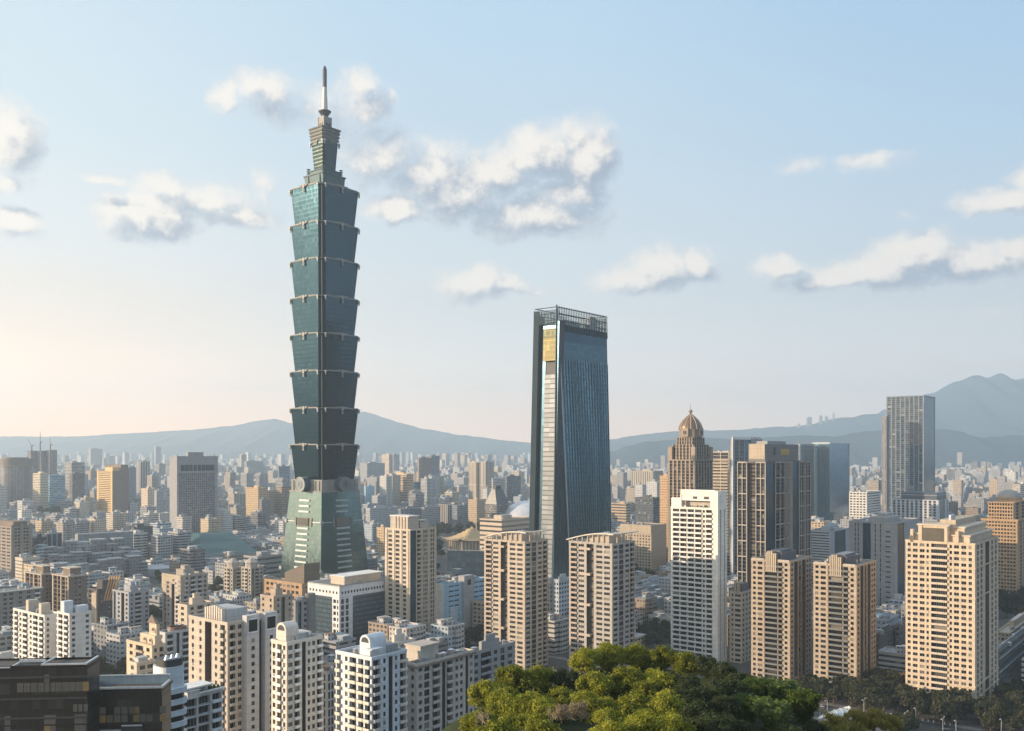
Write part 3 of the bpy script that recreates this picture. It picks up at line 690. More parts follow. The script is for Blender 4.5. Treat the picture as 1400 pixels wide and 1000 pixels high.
# ================================================================== detailed towers
def tower(name, label, cat, fa, wall, left, right, fh=3.2, trim=None, glass=None, group=None, base=0.0, sill=.30, head=.84,
          fine=True, bal=None, bs=0, frame=None, rec=.28, roofm=None, ang=GA, par=1.1, cl=3, ph=False, cap=100, belts=(), lz=None, rsill=None, rhead=None, zl=None, top=0.0):
    loc, a, W, L, H = fit(*fa, ang=ang); H -= top
    t = thing(name, label, cat, loc, a, group)
    glass = glass or GN; trim = trim or wall
    f = Facade(t, [wall, trim, glass, wall], [WG, frame or MFRAME], bal or [wall, MRAIL], fine, rec, bs)
    nf = max(1, round((H - base) / fh)); fh = (H - base) / nf
    if base:
        f.face('L', (0, L), L, 0, 1, base, 's1'); f.face('R', (0, 0), W, 0, 1, base, 's1')
    f.face('L', (0, L), L, base, nf, fh, left, sill, head)
    f.face('R', (0, 0), W, base, nf, fh, right, rsill or sill, rhead or head)
    mb = f.mb; mb.face([(W, 0, 0), (W, L, 0), (W, L, H), (W, 0, H)]); mb.face([(W, L, 0), (0, L, 0), (0, L, H), (W, L, H)])
    f.finish(cap)
    roofing(t, W, L, H, trim, roofm or MROOF, par)
    for z in belts:
        part(t, 'belt', trim, (-.35, -.35, z, W + .1, 0, z + .7), (-.35, 0, z, 0, L + .1, z + .7))
    if cl: clutter(t, 1, 1, W - 1, L - 1, H, wall, cl, ph, seed=int(fa[1]))
    return t, W, L, H

# --- large sand-coloured tower on the right
t, W, L, H = tower('apartment_tower', 'large sand stone apartment tower with stepped crown, lit gold above and shaded below', 'apartment tower', (1238, 1333, 1365, 746, 491), MGOLD,
    's.9 w1.3 s.9 w2 s.9 w2 s.8 w1 s.9 b6.6 s.9 w1 s.8 w2 s.9 w2 s.9 w1.3 s1.2', 's1 t1 s.8 t1 s1.4 n2 s1.2 t1 s1 t1 s.9', fh=3.2, fine=True, bal=[wallm('balcony_cream', (.52, .46, .38)), MRAIL], belts=(6.5, 13, 60, 76), cap=100, cl=0)
part(t, 'upper_storey', MGOLD, (2, 3, H, W - 2, L - 5, H + 4.2)); part(t, 'upper_storey', MGOLD, (4, 6, H + 4.2, W - 3, L - 9, H + 8.4))
part(t, 'crown_pier', MGOLD, *[(-.3, y, H, 3.0, y + 1.6, H + hh) for y, hh in ((2.5, 3.5), (8, 7), (13.5, 9.6), (26.5, 9.6), (31, 7), (L - 4, 3.5))])
part(t, 'attic', MGOLD, (.2, 13, H, 5, 28.5, H + 9.4)); part(t, 'attic_window', wallm('attic_glass', (.12, .11, .09), .2), (-.15, 15.5, H + 1, .5, 26, H + 8.2))
part(t, 'cornice', MCREAM, (-.6, 12.5, H + 9.4, 6, 29, H + 10.2), (3.4, 5.4, H + 8.4, W - 2.4, L - 8.4, H + 9.1), (1.4, 2.4, H + 4.2, W - 1.4, L - 4.4, H + 4.9))
part(t, 'penthouse', MTAN, (7, 11, H + 9.1, W - 5, L - 16, H + 12.5)); tank(t, 9, 14, H + 12.5); tank(t, 13, 14, H + 12.5)

# --- the pair of brown towers
def brown(fa, label):
    t, W, L, H = tower('apartment_tower', label, 'apartment tower', fa, wallm('buff_tile', (.40, .33, .255)),
        's.8 w1.2 s.8 w2 s.9 B5.4 s.3 b1.8 s.9 w1.2 s1', 's.9 w1 s.9 n2.2 s.8 b1.4 s.8 n2.2 s.8 w1 s.8 w1 s.8', fh=3.15, cap=100, cl=1, bal=[wallm('bronze_balcony', (.20, .15, .11), .5, .2), MRAIL], bs=1,
        frame=MFRAMED, group='pair of brown towers with fluted crowns')
    m = MB(); y0, y1 = L * .34, L * .62
    for i in range(6): m.box(-1.0 + .0, y0 + i * (y1 - y0) / 6, H - 6, 1.6, y0 + i * (y1 - y0) / 6 + (y1 - y0) / 9, H + 5.2 + (1.2 if 1 < i < 5 else 0))
    m.obj('fluted_crown', wallm('crown_metal', (.42, .37, .30), .4, .4), t)
    part(t, 'crown_wall', MBROWN, (.8, y0, H - 1, 3, y1, H + 4)); part(t, 'rooftop_box', wallm('slate_panel', (.14, .15, .18), .3, .4), (3, L * .25, H, W * .72, L * .7, H + 5.2), (3.5, L * .3, H + 5.2, W * .6, L * .55, H + 6.6))
    part(t, 'top_frame', MWARM, (-.4, 0.5, H + .2, .0, L * .3, H + 1.6), (-.4, L * .66, H + .2, .0, L - .5, H + 1.6))
    return t
brown((1027, 1080, 1110, 770, 555), 'brown tower with fluted crown, left of its twin, before the dark gridded tower')
brown((1112, 1171, 1198, 776, 534), 'brown tower with fluted crown, right of its twin, beside the sand stone tower')

# --- twin towers with curved roof canopies
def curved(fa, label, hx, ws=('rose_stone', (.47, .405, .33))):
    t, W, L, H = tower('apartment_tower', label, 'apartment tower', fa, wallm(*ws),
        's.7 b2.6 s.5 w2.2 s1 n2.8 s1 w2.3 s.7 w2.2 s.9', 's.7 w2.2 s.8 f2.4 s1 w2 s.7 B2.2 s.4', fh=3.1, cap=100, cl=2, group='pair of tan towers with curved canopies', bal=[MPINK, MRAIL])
    m = MB()  # crossing bands in the deep slot
    u0, u1 = L * (1 - .255), L * (1 - .43)
    for z in (H - 4, H * .76, H * .53, H * .30): m.box(-.1, min(u0, u1) - 2, z, 2.6, max(u0, u1) + 2, z + 1.4)
    m.obj('slot_bridge', wallm('rose_stone', (.5, .4, .3)), t)
    m = MB(); n = 12; th = .7
    prof = [(i / n, H + 2.0 + 5.2 * math.sin(i / n * 1.9) / math.sin(1.57)) for i in range(n + 1)]
    for (s0, z0), (s1, z1) in zip(prof, prof[1:]):
        ya, yb = L + 1.5 - s0 * (L + 3), L + 1.5 - s1 * (L + 3)
        for x0, x1 in ((-1.2, 1.4),):
            A = [(x0, ya, z0), (x0, yb, z1), (x1, yb, z1), (x1, ya, z0)]; B = [(x, y, z - th) for x, y, z in A]
            m.face(A[::-1]); m.face(B); m.face([A[0], A[1], B[1], B[0]][::-1]); m.face([A[3], A[2], B[2], B[3]])
    ze = prof[-1][1]
    m.box(1.4, -1.5, ze - th, W + 1.5, 1.2, ze)
    m.obj('curved_canopy', wallm('canopy_white', (.62, .56, .48)), t)
    m = MB()
    for i in range(1, 9):
        s = i / 9; y = L + 1.5 - s * (L + 3); k = min(n - 1, int(s * n)); m.box(-.3, y - .3, H, .3, y + .3, prof[k][1] - .5)
    for i in range(1, 5): m.box(W * i / 5, -.3, H, W * i / 5 + .5, .3, ze - .6)
    m.obj('canopy_post', MWARM, t)
    part(t, 'penthouse', wallm('rose_stone', (.5, .4, .3)), (3, 4, H, W * .8, L * .62, H + 5.4)); tank(t, 6, 9, H + 5.4, 1.2, 1.6); tank(t, 9.5, 9, H + 5.4, 1.2, 1.6)
    return t
curved((662, 717.5, 749, 743, 585), 'tan gold tower with curved roof canopy, left of two, beside the pale blue office', 0)
curved((778, 837, 868, 746, 560), 'tan tower with curved roof canopy, right of two, behind the wooded hill', 1, ('rose_stone_shaded', (.40, .375, .34)))  # right twin's rose stone greyed, its shade put into the wall colour

# --- slim tower with dark glass slot
t, W, L, H = tower('apartment_tower', 'slim cream tower with vertical ribs and dark glass slot beside the white office', 'apartment tower', (527, 561, 596, 726, 650), wallm('ivory_stone', (.55, .48, .39)),
    'p.8 s.4 w1.6 s.4 p.7 s.3 w1.6 s.4 p.7 s.3 w1.3 s.3 p.8 s.6', 'g3.4 s.4 b2.2 s.5 p.4 t.8 s.3 t.8 s.3 t.8 s.5 p.4 t.8 s.3 t.8 s.3 t.8 s.4 p.5', fh=3.15, glass=GND, cap=100, cl=0, bal=[MWARM, MRAIL], sill=.2)
m = MB(); m.box(1, 2.5, H, W * .42, L - 4, H + 9.5)
m.obj('crown_block', MWARM, t); part(t, 'crown_rib', wallm('ivory_stone', (.5, .44, .36)), *[(.4, y, H - 3, 1.2, y + 1.0, H + 9.9) for y in (3, 6, 9, 12, 15) if y < L - 4])
part(t, 'crown_cap', MWHITE, (.6, 2, H + 9.5, W * .44, L - 3.5, H + 10.2)); part(t, 'penthouse', MWARM, (W * .5, 3, H, W * .85, L * .6, H + 5), (W * .5, 3.5, H + 6, W * .84, L * .5, H + 6.5))
part(t, 'finial', MWARM, *[(x, -.4, H + 1, x + .8, .4, H + 2.8) for x in (W * .45, W * .68, W - 1)])

# --- white tower with balcony grid and solid crown
t, W, L, H = tower('apartment_tower', 'bright white apartment tower with close balcony grid, blank side and boxed crown', 'apartment tower', (917, 981.5, 994, 672, 600), wallm('bright_white', (.78, .75, .68)),
    's.7 b2.2 s.3 b2.2 s.3 b2.2 s.3 b2.2 s.3 w.8 s.3 b2.0 s1.9', 's1.2 g.5 s1 s.6 g.5 s1', fh=3.3, base=3, cap=100, cl=2, bal=[MWHITE, MRAIL], top=12)
part(t, 'crown_side', wallm('bright_white', (.7, .7, .7)), (0, 0, H, W * .96, 2.2, H + 12), (0, L - 7, H, 3, L - .5, H + 7), (0, 2.2, H + 9.4, 3, L - 7, H + 12.6), (0, L - 8, H, 3, L - 7, H + 12.6), (0, 2.2, H, 3, 5.4, H + 9.4))
part(t, 'crown_beam', MWHITE, (0.3, 5.4, H + 5.4, 2.6, L - 8, H + 9.4)); part(t, 'penthouse', MWARM, (4.5, 4, H, W * .9, L - 9, H + 8))
part(t, 'roof_opening', MDARK, (.15, 6.5, H + 6.6, .5, 10, H + 8.2), (.15, 15, H + 6.6, .5, 18, H + 8.2))
m = MB()
for i in range(10): m.cyl(1.2, 6 + i * 1.8, .8, H + .3, H + 1.6 + .4 * (i % 3), 7, r1=.3)
m.obj('roof_planting', wallm('planting', (.06, .08, .03)), t)

# --- dark gridded tower with gold lit corner
def grid_tower():
    loc, a, W, L, H = fit(1008, 1047.5, 1108, 633, 720)
    t = thing('apartment_tower', 'tall dark tower with pale window grid and blocky golden top, behind the brown pair', 'apartment tower', loc, a)
    wd = wallm('charcoal_panel', (.10, .10, .11), .5); fr = wallm('pale_grid', (.42, .38, .33))
    f = Facade(t, [wd, fr, GND, wd], [WG, MFRAMED], [fr, MRAIL], True, .5)
    nf = 42; fh = H / nf
    f.face('L', (0, L), L, 0, nf, fh, 's.5 f1.3 s.5 f1.3 s.7 n3.4 s.5 f1.2 s.5 f1.2 s.9')
    f.face('R', (0, 0), W, 0, nf, fh, 'g3.2 s.3 f1.1 s.4 f1.1 s.5 f.8 s.5 f1 s.3 g3 s.3 f1.1 s.4 f.9 s.3 f1 s.3')
    mb = f.mb; mb.face([(W, 0, 0), (W, L, 0), (W, L, H), (W, 0, H)]); mb.face([(W, L, 0), (0, L, 0), (0, L, H), (W, L, H)])
    f.finish(100); roofing(t, W, L, H, wd, MROOF)
    m = MB()
    def fr_r(u0, u1, side):
        k = 0
        z = H + .6
        while z > 5:
            zz = max(2, z - 4 * fh)
            for (a0, a1, b0, b1) in ((u0, u1, z - .8, z), (u0, u0 + .5, zz, z), (u1 - .5, u1, zz, z)):
                if side == 'R': m.box(a0, -.55, b0, a1, .1, b1)
                else: m.box(-.55, L - a1, b0, .1, L - a0, b1)
            mid = (u0 + u1) / 2
            if side == 'R': m.box(mid - .25, -.5, zz, mid + .25, .1, z - .8)
            else: m.box(-.5, L - mid - .25, zz, .1, L - mid + .25, z - .8)
            z -= 4 * fh
    for a0, b0 in ((0, .36), (.64, 1.0)): fr_r(a0 * L + .2, b0 * L - .2, 'L')
    for a0, b0 in ((.185, .40), (.43, .50), (.52, .56), (.72, .84), (.87, 1.0)): fr_r(a0 * W, b0 * W, 'R')
    m.obj('frame_grid', fr, t)
    part(t, 'upper_block', wallm('grey_block', (.21, .20, .20)), (0.8, 1.2, H, W * .74, L * .62, H + 14.5)); part(t, 'upper_face', MTAN, (.4, 1.4, H + 3, .9, L * .6, H + 14.8))
    part(t, 'roof_niche', wallm('niche', (.45, .33, .12)), (W * .34, .9, H + 6, W * .52, 1.4, H + 11)); part(t, 'slot', MDARK, (W * .18, .95, H + 6, W * .22, 1.3, H + 12))
    part(t, 'top_slab', MGREY, (W * .1, 3, H + 14.5, W * .5, L * .5, H + 17))
    return t
grid_tower()
t, W, L, H = tower('office_tower', 'thin grey tower with a white vertical edge, behind the dark gridded tower', 'office tower', (998, 1001, 1042, 601, 940), MGREY, 's1', 's1.2 f2 s.6 f2 s.6 g3 s3 f2 s1', fh=3.6, fine=False, cap=60, cl=1, sill=.2)
part(t, 'edge_fin', MWHITE, (-.6, -.8, 0, 1.2, .2, H + 2)); part(t, 'top_frame', MWHITE, (0, -.6, H, W * .6, .4, H + 2.6))
t, W, L, H = tower('apartment_tower', 'narrow ivory tower with stacked horizontal balconies beside the domed stone tower', 'apartment tower', (973, 997, 1001, 619, 1060), MCREAM, 's.5 f5 s.4 f5 s.5', 's1', fh=3.6, fine=False, cap=80, cl=2)
part(t, 'balcony_band', MCREAM, *[(-.9, 1, 20 + i * 3.6, 0, L - 1, 21.3 + i * 3.6) for i in range(int((H - 22) / 3.6))])
# --- small tower at the foot of the pair
t, W, L, H = tower('apartment_tower', 'short sand coloured tower with fluted cap between the white tower and brown pair', 'apartment tower', (997.5, 1014, 1028, 812, 605), MCREAM, 's1 w1 s.8 w3 s.6', 's.8 w1 s1.2 w1 s1 w1 s.8', fh=3.2, cap=100, cl=0)
m = MB(); [m.box(-.5, y, H - 1, 2.5, y + 1.3, H + 7) for y in [L * .2 + i * 1.9 for i in range(int(L * .6 / 1.9))]]; m.obj('fluted_crown', wallm('crown_metal', (.4, .4, .4)), t)
part(t, 'rooftop_box', wallm('slate_panel', (.15, .2, .25)), (2.5, 1, H, W * .8, L - 2, H + 6))

# --- domed stone tower
def domed():
    loc, a, W, L, H = fit(914, 950, 974, 630, 1000)
    t = thing('domed_tower', 'brown stone tower with stepped shoulders, ribbed pointed dome and spire', 'tower', loc, a)
    ws = wallm('brown_stone', (.25, .20, .155)); wd = wallm('stone_fin', (.34, .28, .22))
    f = Facade(t, [ws, wd, GND, ws], [WG, MFRAMED], [ws, MRAIL], False, .4)
    Zq = lambda y: zat(y, 1010)
    tiers = [(0, Zq(630), 0.0), (Zq(630), Zq(608), 3.0), (Zq(608), Zq(598.5), 6.5)]
    cx, cy = W / 2, L / 2
    for i, (z0, z1, ins) in enumerate(tiers):
        w_, l_ = W - 2 * ins, L - 2 * ins; nf = max(1, round((z1 - z0) / 3.5)); fh = (z1 - z0) / nf
        sp = ' '.join(['p.7 t1.3'] * 6) + ' p.7'
        f.face('L', (ins, L - ins), l_, z0, nf, fh, sp); f.face('R', (ins, ins), w_, z0, nf, fh, sp)
        x0, x1, y0, y1 = ins, W - ins, ins, L - ins
        f.mb.face([(x1, y0, z0), (x1, y1, z0), (x1, y1, z1), (x1, y0, z1)]); f.mb.face([(x1, y1, z0), (x0, y1, z0), (x0, y1, z1), (x1, y1, z1)]); f.mb.face([(x0, y0, z1), (x1, y0, z1), (x1, y1, z1), (x0, y1, z1)])
    f.finish(80)
    part(t, 'cornice', wd, (-.8, -.8, Zq(630), W + .6, 3, Zq(630) + 1.2), (-.8, 3, Zq(630), 3, L + .6, Zq(630) + 1.2))
    part(t, 'corner_turret', wd, (-.5, -.5, Zq(630), 4.5, 4.5, Zq(611)), (-.5, L - 4.5, Zq(630), 4.5, L + .5, Zq(611)), (W - 4.5, -.5, Zq(630), W + .5, 4.5, Zq(611)))
    r = 13.0
    m = MB(); m.cyl(cx, cy, r, Zq(598.5), Zq(588), 8, bottom=False); m.cyl(cx, cy, r * 1.05, Zq(588), Zq(587), 8, bottom=True); m.obj('drum', ws, t)
    part(t, 'gable_window', wd, (cx - 4, cy - r - .6, Zq(597), cx + 4, cy - r + 2, Zq(585.5)), (cx - r - .6, cy - 4, Zq(597), cx - r + 2, cy + 4, Zq(585.5)))
    part(t, 'gable_opening', MDARK, (cx - 2, cy - r - .8, Zq(594), cx + 2, cy - r, Zq(589)), (cx - r - .8, cy - 2, Zq(594), cx - r, cy + 2, Zq(589)))
    m = MB(); n = 24; prof = [(1, 587), (.94, 582.5), (.83, 578.5), (.67, 574.8), (.49, 571.6), (.30, 568.8), (.15, 566.8)]
    ring = lambda k, y, off=0: [(cx + r * k * math.cos(2 * math.pi * i / n), cy + r * k * math.sin(2 * math.pi * i / n)) for i in range(n)]
    for (k0, y0), (k1, y1) in zip(prof, prof[1:]): m.prism(ring(k0, y0), Zq(y0), Zq(y1), ring(k1, y1), cap=False)
    m.obj('dome', wallm('dome_copper', (.20, .14, .10), .4, .5), t)
    m = MB()
    for i in range(12):
        c, s = math.cos(2 * math.pi * i / 12), math.sin(2 * math.pi * i / 12)
        for (k0, y0), (k1, y1) in zip(prof, prof[1:]): m.tube((cx + r * k0 * c, cy + r * k0 * s, Zq(y0)), (cx + r * k1 * c, cy + r * k1 * s, Zq(y1)), .55, 5)
    m.obj('dome_rib', wallm('rib_stone', (.42, .33, .24)), t)
    m = MB(); m.cyl(cx, cy, 2.6, Zq(569), Zq(566), 10); m.cyl(cx, cy, 1.0, Zq(566), Zq(564.5), 8)
    for (a0, a1) in ((0, .5), (.5, .9), (.9, .9), (.9, .5), (.5, 0)): pass
    for i in range(6):
        b0, b1 = i / 6 * math.pi, (i + 1) / 6 * math.pi; zc = Zq(562)
        m.cyl(cx, cy, max(.02, 2.1 * math.sin(b0)), zc - 2.1 * math.cos(b0), zc - 2.1 * math.cos(b1), 10, r1=max(.02, 2.1 * math.sin(b1)), cap=False)
    m.cyl(cx, cy, .35, Zq(560), Zq(551), 6, r1=.1); m.obj('finial', ws, t)
domed()

# --- white office with inset glass and the pale blue office
t, W, L, H = tower('office_block', 'white office block with inset dark glass walls, left of the slim cream tower', 'office building', (421, 464, 529, 803, 635), wallm('clean_white', (.66, .68, .70)),
    's.6 w.9 s.5 g9.5 s.5 w1.2 s.5 w.6 s.5', 's.6 t1 s.6 t1 s1.4 g12 s.4', fh=4.0, base=0, cap=100, cl=4, sill=.25, glass=curtain("office_glass", (.10, .17, .22), (.05, .08, .10), bay=1.8, fl=3.2, band=.35, mull=.08, metal=.6, rough=.2), par=.9)
part(t, 'top_band', wallm('clean_white', (.6, .6, .6)), (-.1, -.12, H - 7.5, W + .1, .3, H + .9), (-.12, .3, H - 7.5, .3, L + .1, H + .9))
mb = MB()
for i in range(16): mb.box(2 + i * W / 16.5, -.16, H - 5, 3.3 + i * W / 16.5, 0.1, H - 3.3)
for i in range(9): mb.box(-.16, 2 + i * L / 9.5, H - 5, .1, 3.3 + i * L / 9.5, H - 3.3)
mb.obj('window_row', WG, t)
part(t, 'penthouse', MCREAM, (8, 4, H, W * .95, L * .55, H + 5.5)); part(t, 'penthouse_roof', MWHITE, (7.5, 3.5, H + 5.5, W, L * .57, H + 6.1))
t, W, L, H = tower('office_block', 'pale blue and white office block with grey concrete stair shaft', 'office building', (597, 607.5, 664, 801, 680), MBLUE, 's1 w.9 s.4', 's1 s.6 w1.7 s.3 w1.7 s.1 s4.4 s.5 w2.2 s.3 w2.2 s.3', fh=3.6, cap=100, cl=4, sill=.45, head=.75)
part(t, 'stair_shaft', MCONC, (W * .42, -2.0, 0, W * .66, 4, H + 5)); part(t, 'shaft_window', WG, (W * .5, -2.15, H - 2, W * .58, -1.9, H + 2))
part(t, 'lower_front', wallm('ice_grey', (.45, .52, .58)), (W * .13, -.5, 0, W * .30, -.01, H * .58)); part(t, 'white_side', MWHITE, (-.4, .5, 12, -.01, L, H + 1))
t, W, L, H = tower('apartment_block', 'low tan block with dark paired windows, between the pale blue office and canopy tower', 'apartment building', (646, 664, 690, 826, 690), MTAN, 's.7 w2 s1 w2 s1 w2 s.7', 's1 w2 s1 w2 s1', fh=3.3, cap=60, cl=2)

# --- near residential blocks, bottom left to centre
def vault(t, x0, y0, x1, y1, z, h, mat, dm=MDARK):
    m = MB(); r = (y1 - y0) / 2; n = 12; cy = (y0 + y1) / 2; m.box(x0, y0, z, x1, y1, z + h)
    for i in range(n):
        a0, a1 = math.pi * i / n, math.pi * (i + 1) / n
        p = lambda a, x, rr=r: (x, cy - rr * math.cos(a), z + h + rr * math.sin(a))
        m.face([p(a0, x0), p(a0, x1), p(a1, x1), p(a1, x0)]); m.face([(x0, cy, z + h), p(a1, x0), p(a0, x0)][::-1]); m.face([(x1, cy, z + h), p(a0, x1), p(a1, x1)])
    m.obj('roof_vault', mat, t)
    m = MB()
    for i in range(n):
        a0, a1 = math.pi * i / n, math.pi * (i + 1) / n
        p = lambda a, x, rr=r * .7: (x, cy - rr * math.cos(a), z + h + rr * math.sin(a))
        m.face([(x0 - .1, cy, z + h), p(a0, x0 - .1), p(a1, x0 - .1)])
    m.obj('lunette', dm, t)
IVORY = wallm('ivory_tile', (.60, .56, .50)); SAND2 = wallm('apricot_tile', (.47, .425, .365)); SILT = wallm('silver_tile', (.46, .47, .48))
t, W, L, H = tower('apartment_block', 'grey and apricot apartment block with fluted crown and two big roof windows', 'apartment building', (258, 311, 381, 855, 372), SAND2,
    's1.2 w.8 s2 w.8 s1.2 n2.4 s1.2 w.8 s1.1 B1.6 s.9', 's.8 b2.2 s1 w1.4 s1 n2.0 s.8 w1.2 s1 n3 s.8 w1.2 s1 b2.0 s.8', fh=3.2, cap=100, cl=3, bal=[MWARM, MRAIL])
part(t, 'wing', SILT, (7, -3.0, 0, 13, 0, H + 3), (W - 9, -3.0, 0, W - 3, 0, H + 3))
part(t, 'roof_window', WG, (8, -3.15, H - 3.6, 12, -2.95, H + 1.2), (W - 8, -3.15, H - 3.6, W - 4, -2.95, H + 1.2)); part(t, 'window_surround', MLBLUE, (7.6, -3.1, H - 4.2, 12.4, -3.02, H - 3.6), (7.6, -3.1, H + 1.2, 12.4, -3.02, H + 1.8), (W - 8.4, -3.1, H - 4.2, W - 3.6, -3.02, H - 3.6), (W - 8.4, -3.1, H + 1.2, W - 3.6, -3.02, H + 1.8))
part(t, 'wing_window', WG, *[(x, -3.1, z, x + 1.4, -2.95, z + 1.5) for x in (9.3, W - 6.7) for z in [H - 8 - i * 3.2 for i in range(14)]])
m = MB(); [m.box(2, L * .25 + i * 1.6, H, 4, L * .25 + i * 1.6 + .8, H + 6.5 - .35 * abs(i - 3)) for i in range(8)]; m.obj('fluted_crown', IVORY, t); part(t, 'penthouse', SILT, (4, L * .22, H, W * .55, L * .72, H + 5)); tank(t, W * .7, 8, H)
t, W, L, H = tower('apartment_block', 'ivory apartment tower with rounded roof vault, left of the two vaulted towers', 'apartment building', (371, 392, 441, 882, 352), IVORY,
    's.6 w1.2 s.8 b2 s.6 w1 s.6', 's.6 w1.8 s.7 b2.2 s1 n1.5 s.9 w1 s.9 w1.2 s.8 B2 s.4', fh=3.2, cap=100, cl=3, bal=[MWHITE, MRAIL], bs=0)
vault(t, 2, 3, 8, 9, H, 4.5, IVORY); part(t, 'penthouse', IVORY, (8, 3.5, H, W * .85, 10, H + 2.6))
t, W, L, H = tower('apartment_block', 'white apartment tower with rounded roof vault, right of the two vaulted towers', 'apartment building', (459, 508, 556, 903, 330), MLBLUE,
    's.4 B1.6 s1.6 w1 s.7 b2.6 s.7 b2.0 s.5 b2 s.5', 's.5 b2.6 s1 w.9 s1 n1.4 s.9 w.9 s.9 B2.2 s.3', fh=3.15, cap=100, cl=3, bal=[IVORY, MRAIL])
vault(t, 3, 4, 11, 9.5, H, 5, MLBLUE); part(t, 'roof_canopy', MLBLUE, (1, 1, H + 3, W * .4, 4, H + 3.4)); part(t, 'penthouse', MGREY, (11, 3, H, W * .9, L * .5, H + 3.2))
t, W, L, H = tower('apartment_block', 'grey cream block with projecting bays and boxy stair head before the slim tower', 'apartment building', (556, 570, 648, 912, 352), wallm('oatmeal_tile', (.48, .44, .39)),
    's1 s.5 w1 s1', 's.6 w1.2 s.7 t1.8 s1 b2.6 s.8 n1.1 s.5 b2.2 s1 w1 s.7 w1 s1 n1 s.6 w1.1 s.5', fh=3.2, cap=100, cl=4, bal=[wallm('oatmeal_tile', (.5, .4, .3)), MRAIL])
part(t, 'penthouse', SAND2, (5, 3, H, 15, 11, H + 6)); part(t, 'penthouse_roof', MWARM, (4.6, 2.6, H + 6, 15.4, 11.4, H + 6.6)); part(t, 'eave', MBROWN, (-.8, -.8, H - .6, W + .6, 1, H + .25), (-.8, 1, H - .6, 1, L, H + .25))
t, W, L, H = tower('apartment_block', 'shaded grey apartment block with one lit window, left of the wooded hill', 'apartment building', (632, 645, 704, 896, 415), wallm('dusk_grey', (.30, .30, .30)),
    's1 w1 s1', 's.8 w1 s.8 b3 s.8 w1 s1 t1.2 s1 w1.4 s.8', fh=3.3, cap=60, cl=5, bal=[MGREY, MRAIL], ph=True)
t, W, L, H = tower('apartment_block', 'low ivory house block with tiled roof terraces behind the two vaulted towers', 'apartment building', (520, 532, 568, 884, 440), IVORY, 's1 w2 s1', 's1 b3 s1 w2 s1 b3 s1', fh=3.2, cap=40, cl=3, ph=True)
t, W, L, H = tower('apartment_block', 'pale arched-window block squeezed between the two vaulted towers', 'apartment building', (440, 447, 462, 922, 380), wallm('dusk_grey2', (.42, .42, .42)), 's1 t1 s1', 's1 t1.5 s.8 t1.5 s.8 t1.5 s1', fh=3.6, cap=60, cl=2)
t, W, L, H = tower('apartment_block', 'gold terraced block with arched loggias and a small pyramid roof', 'apartment building', (173, 208, 226, 886, 430), MGOLD, 's1 w1 s1 b2.4 s1 w1 s.8', 's.8 w1 s1 b1.6 s.6', fh=3.4, cap=60, cl=0, bal=[MTAN, MRAIL])
part(t, 'upper_terrace', MGOLD, (2, 1, H, W * .8, L * .62, H + 5), (3, 1.5, H + 5, W * .7, L * .34, H + 10.5))
for (y0_, y1_, z_) in ((3, 6, 1), (8, 11, 1), (2.2, 5.4, 6)):
    vault(t, 1.7 if z_ < 2 else 2.7, y0_, 2.1 if z_ < 2 else 3.1, y1_, H + z_, 1.2, MTAN)
m = MB(); m.prism([(2.5, 1), (W * .75, 1), (W * .75, L * .38), (2.5, L * .38)], H + 10.5, H + 14.5, [(W * .36, L * .19), (W * .38, L * .19), (W * .38, L * .21), (W * .36, L * .21)], bottom=True); m.obj('pyramid_roof', MBROWN, t)
t, W, L, H = tower('apartment_block', 'small cream block with grey upper windows at the foot of the gold terraced block', 'apartment building', (175, 187, 212, 910, 405), MCREAM, 's1 w1 s1', 's.8 w1.5 s.6 w1.5 s.6', fh=3.4, cap=40, cl=3)
t, W, L, H = tower('apartment_block', 'white apartment cluster with cream lit balcony side, left of its pair of wings', 'apartment building', (18, 61, 84, 844, 515), wallm('chalk_tile', (.66, .64, .60)),
    's.6 B1.8 s.6 w1 s.6 b2.4 s.9 w1 s.6 B2.2 s.6 b2 s.5', 's.8 w1 s3 w1 s.8', fh=3.15, cap=100, cl=3, bal=[MWHITE, MRAIL], group='white cluster of two wings')
part(t, 'stair_head', MCREAM, (0, 4, H, 5, 7, H + 7), (1, 22, H, 5, 25, H + 7), (4, L - 12, H, 9, L - 8, H + 6)); 
t, W, L, H = tower('apartment_block', 'white apartment wing, right of its pair, above the black glass building', 'apartment building', (78, 95, 125, 842, 505), wallm('chalk_tile', (.66, .64, .60)),
    's.6 B2 s.6 b2 s.6', 's.8 w1 s3.4 w1 s.8', fh=3.15, cap=100, cl=3, bal=[MWHITE, MRAIL], group='white cluster of two wings')
part(t, 'stair_head', MLBLUE, (0, 6, H, 5, 10, H + 7), (6, 3, H, 12, 8, H + 4))
t, W, L, H = tower('apartment_tower', 'broad grey brown apartment slab with thin white eave at the left edge', 'apartment building', (-22, -2, 57, 812, 650), wallm('mouse_tile', (.25, .235, .22)), 's1 w1 s1', 's2 w1.6 s1 w1.6 s2.4 w1.6 s2 w1.6 s2 b2 s1', fh=3.3, cap=100, cl=2, fine=False, bal=[MWHITE, MRAIL])
part(t, 'eave', MWHITE, (-.6, -.8, H + .6, W + .8, 0, H + 1.3))
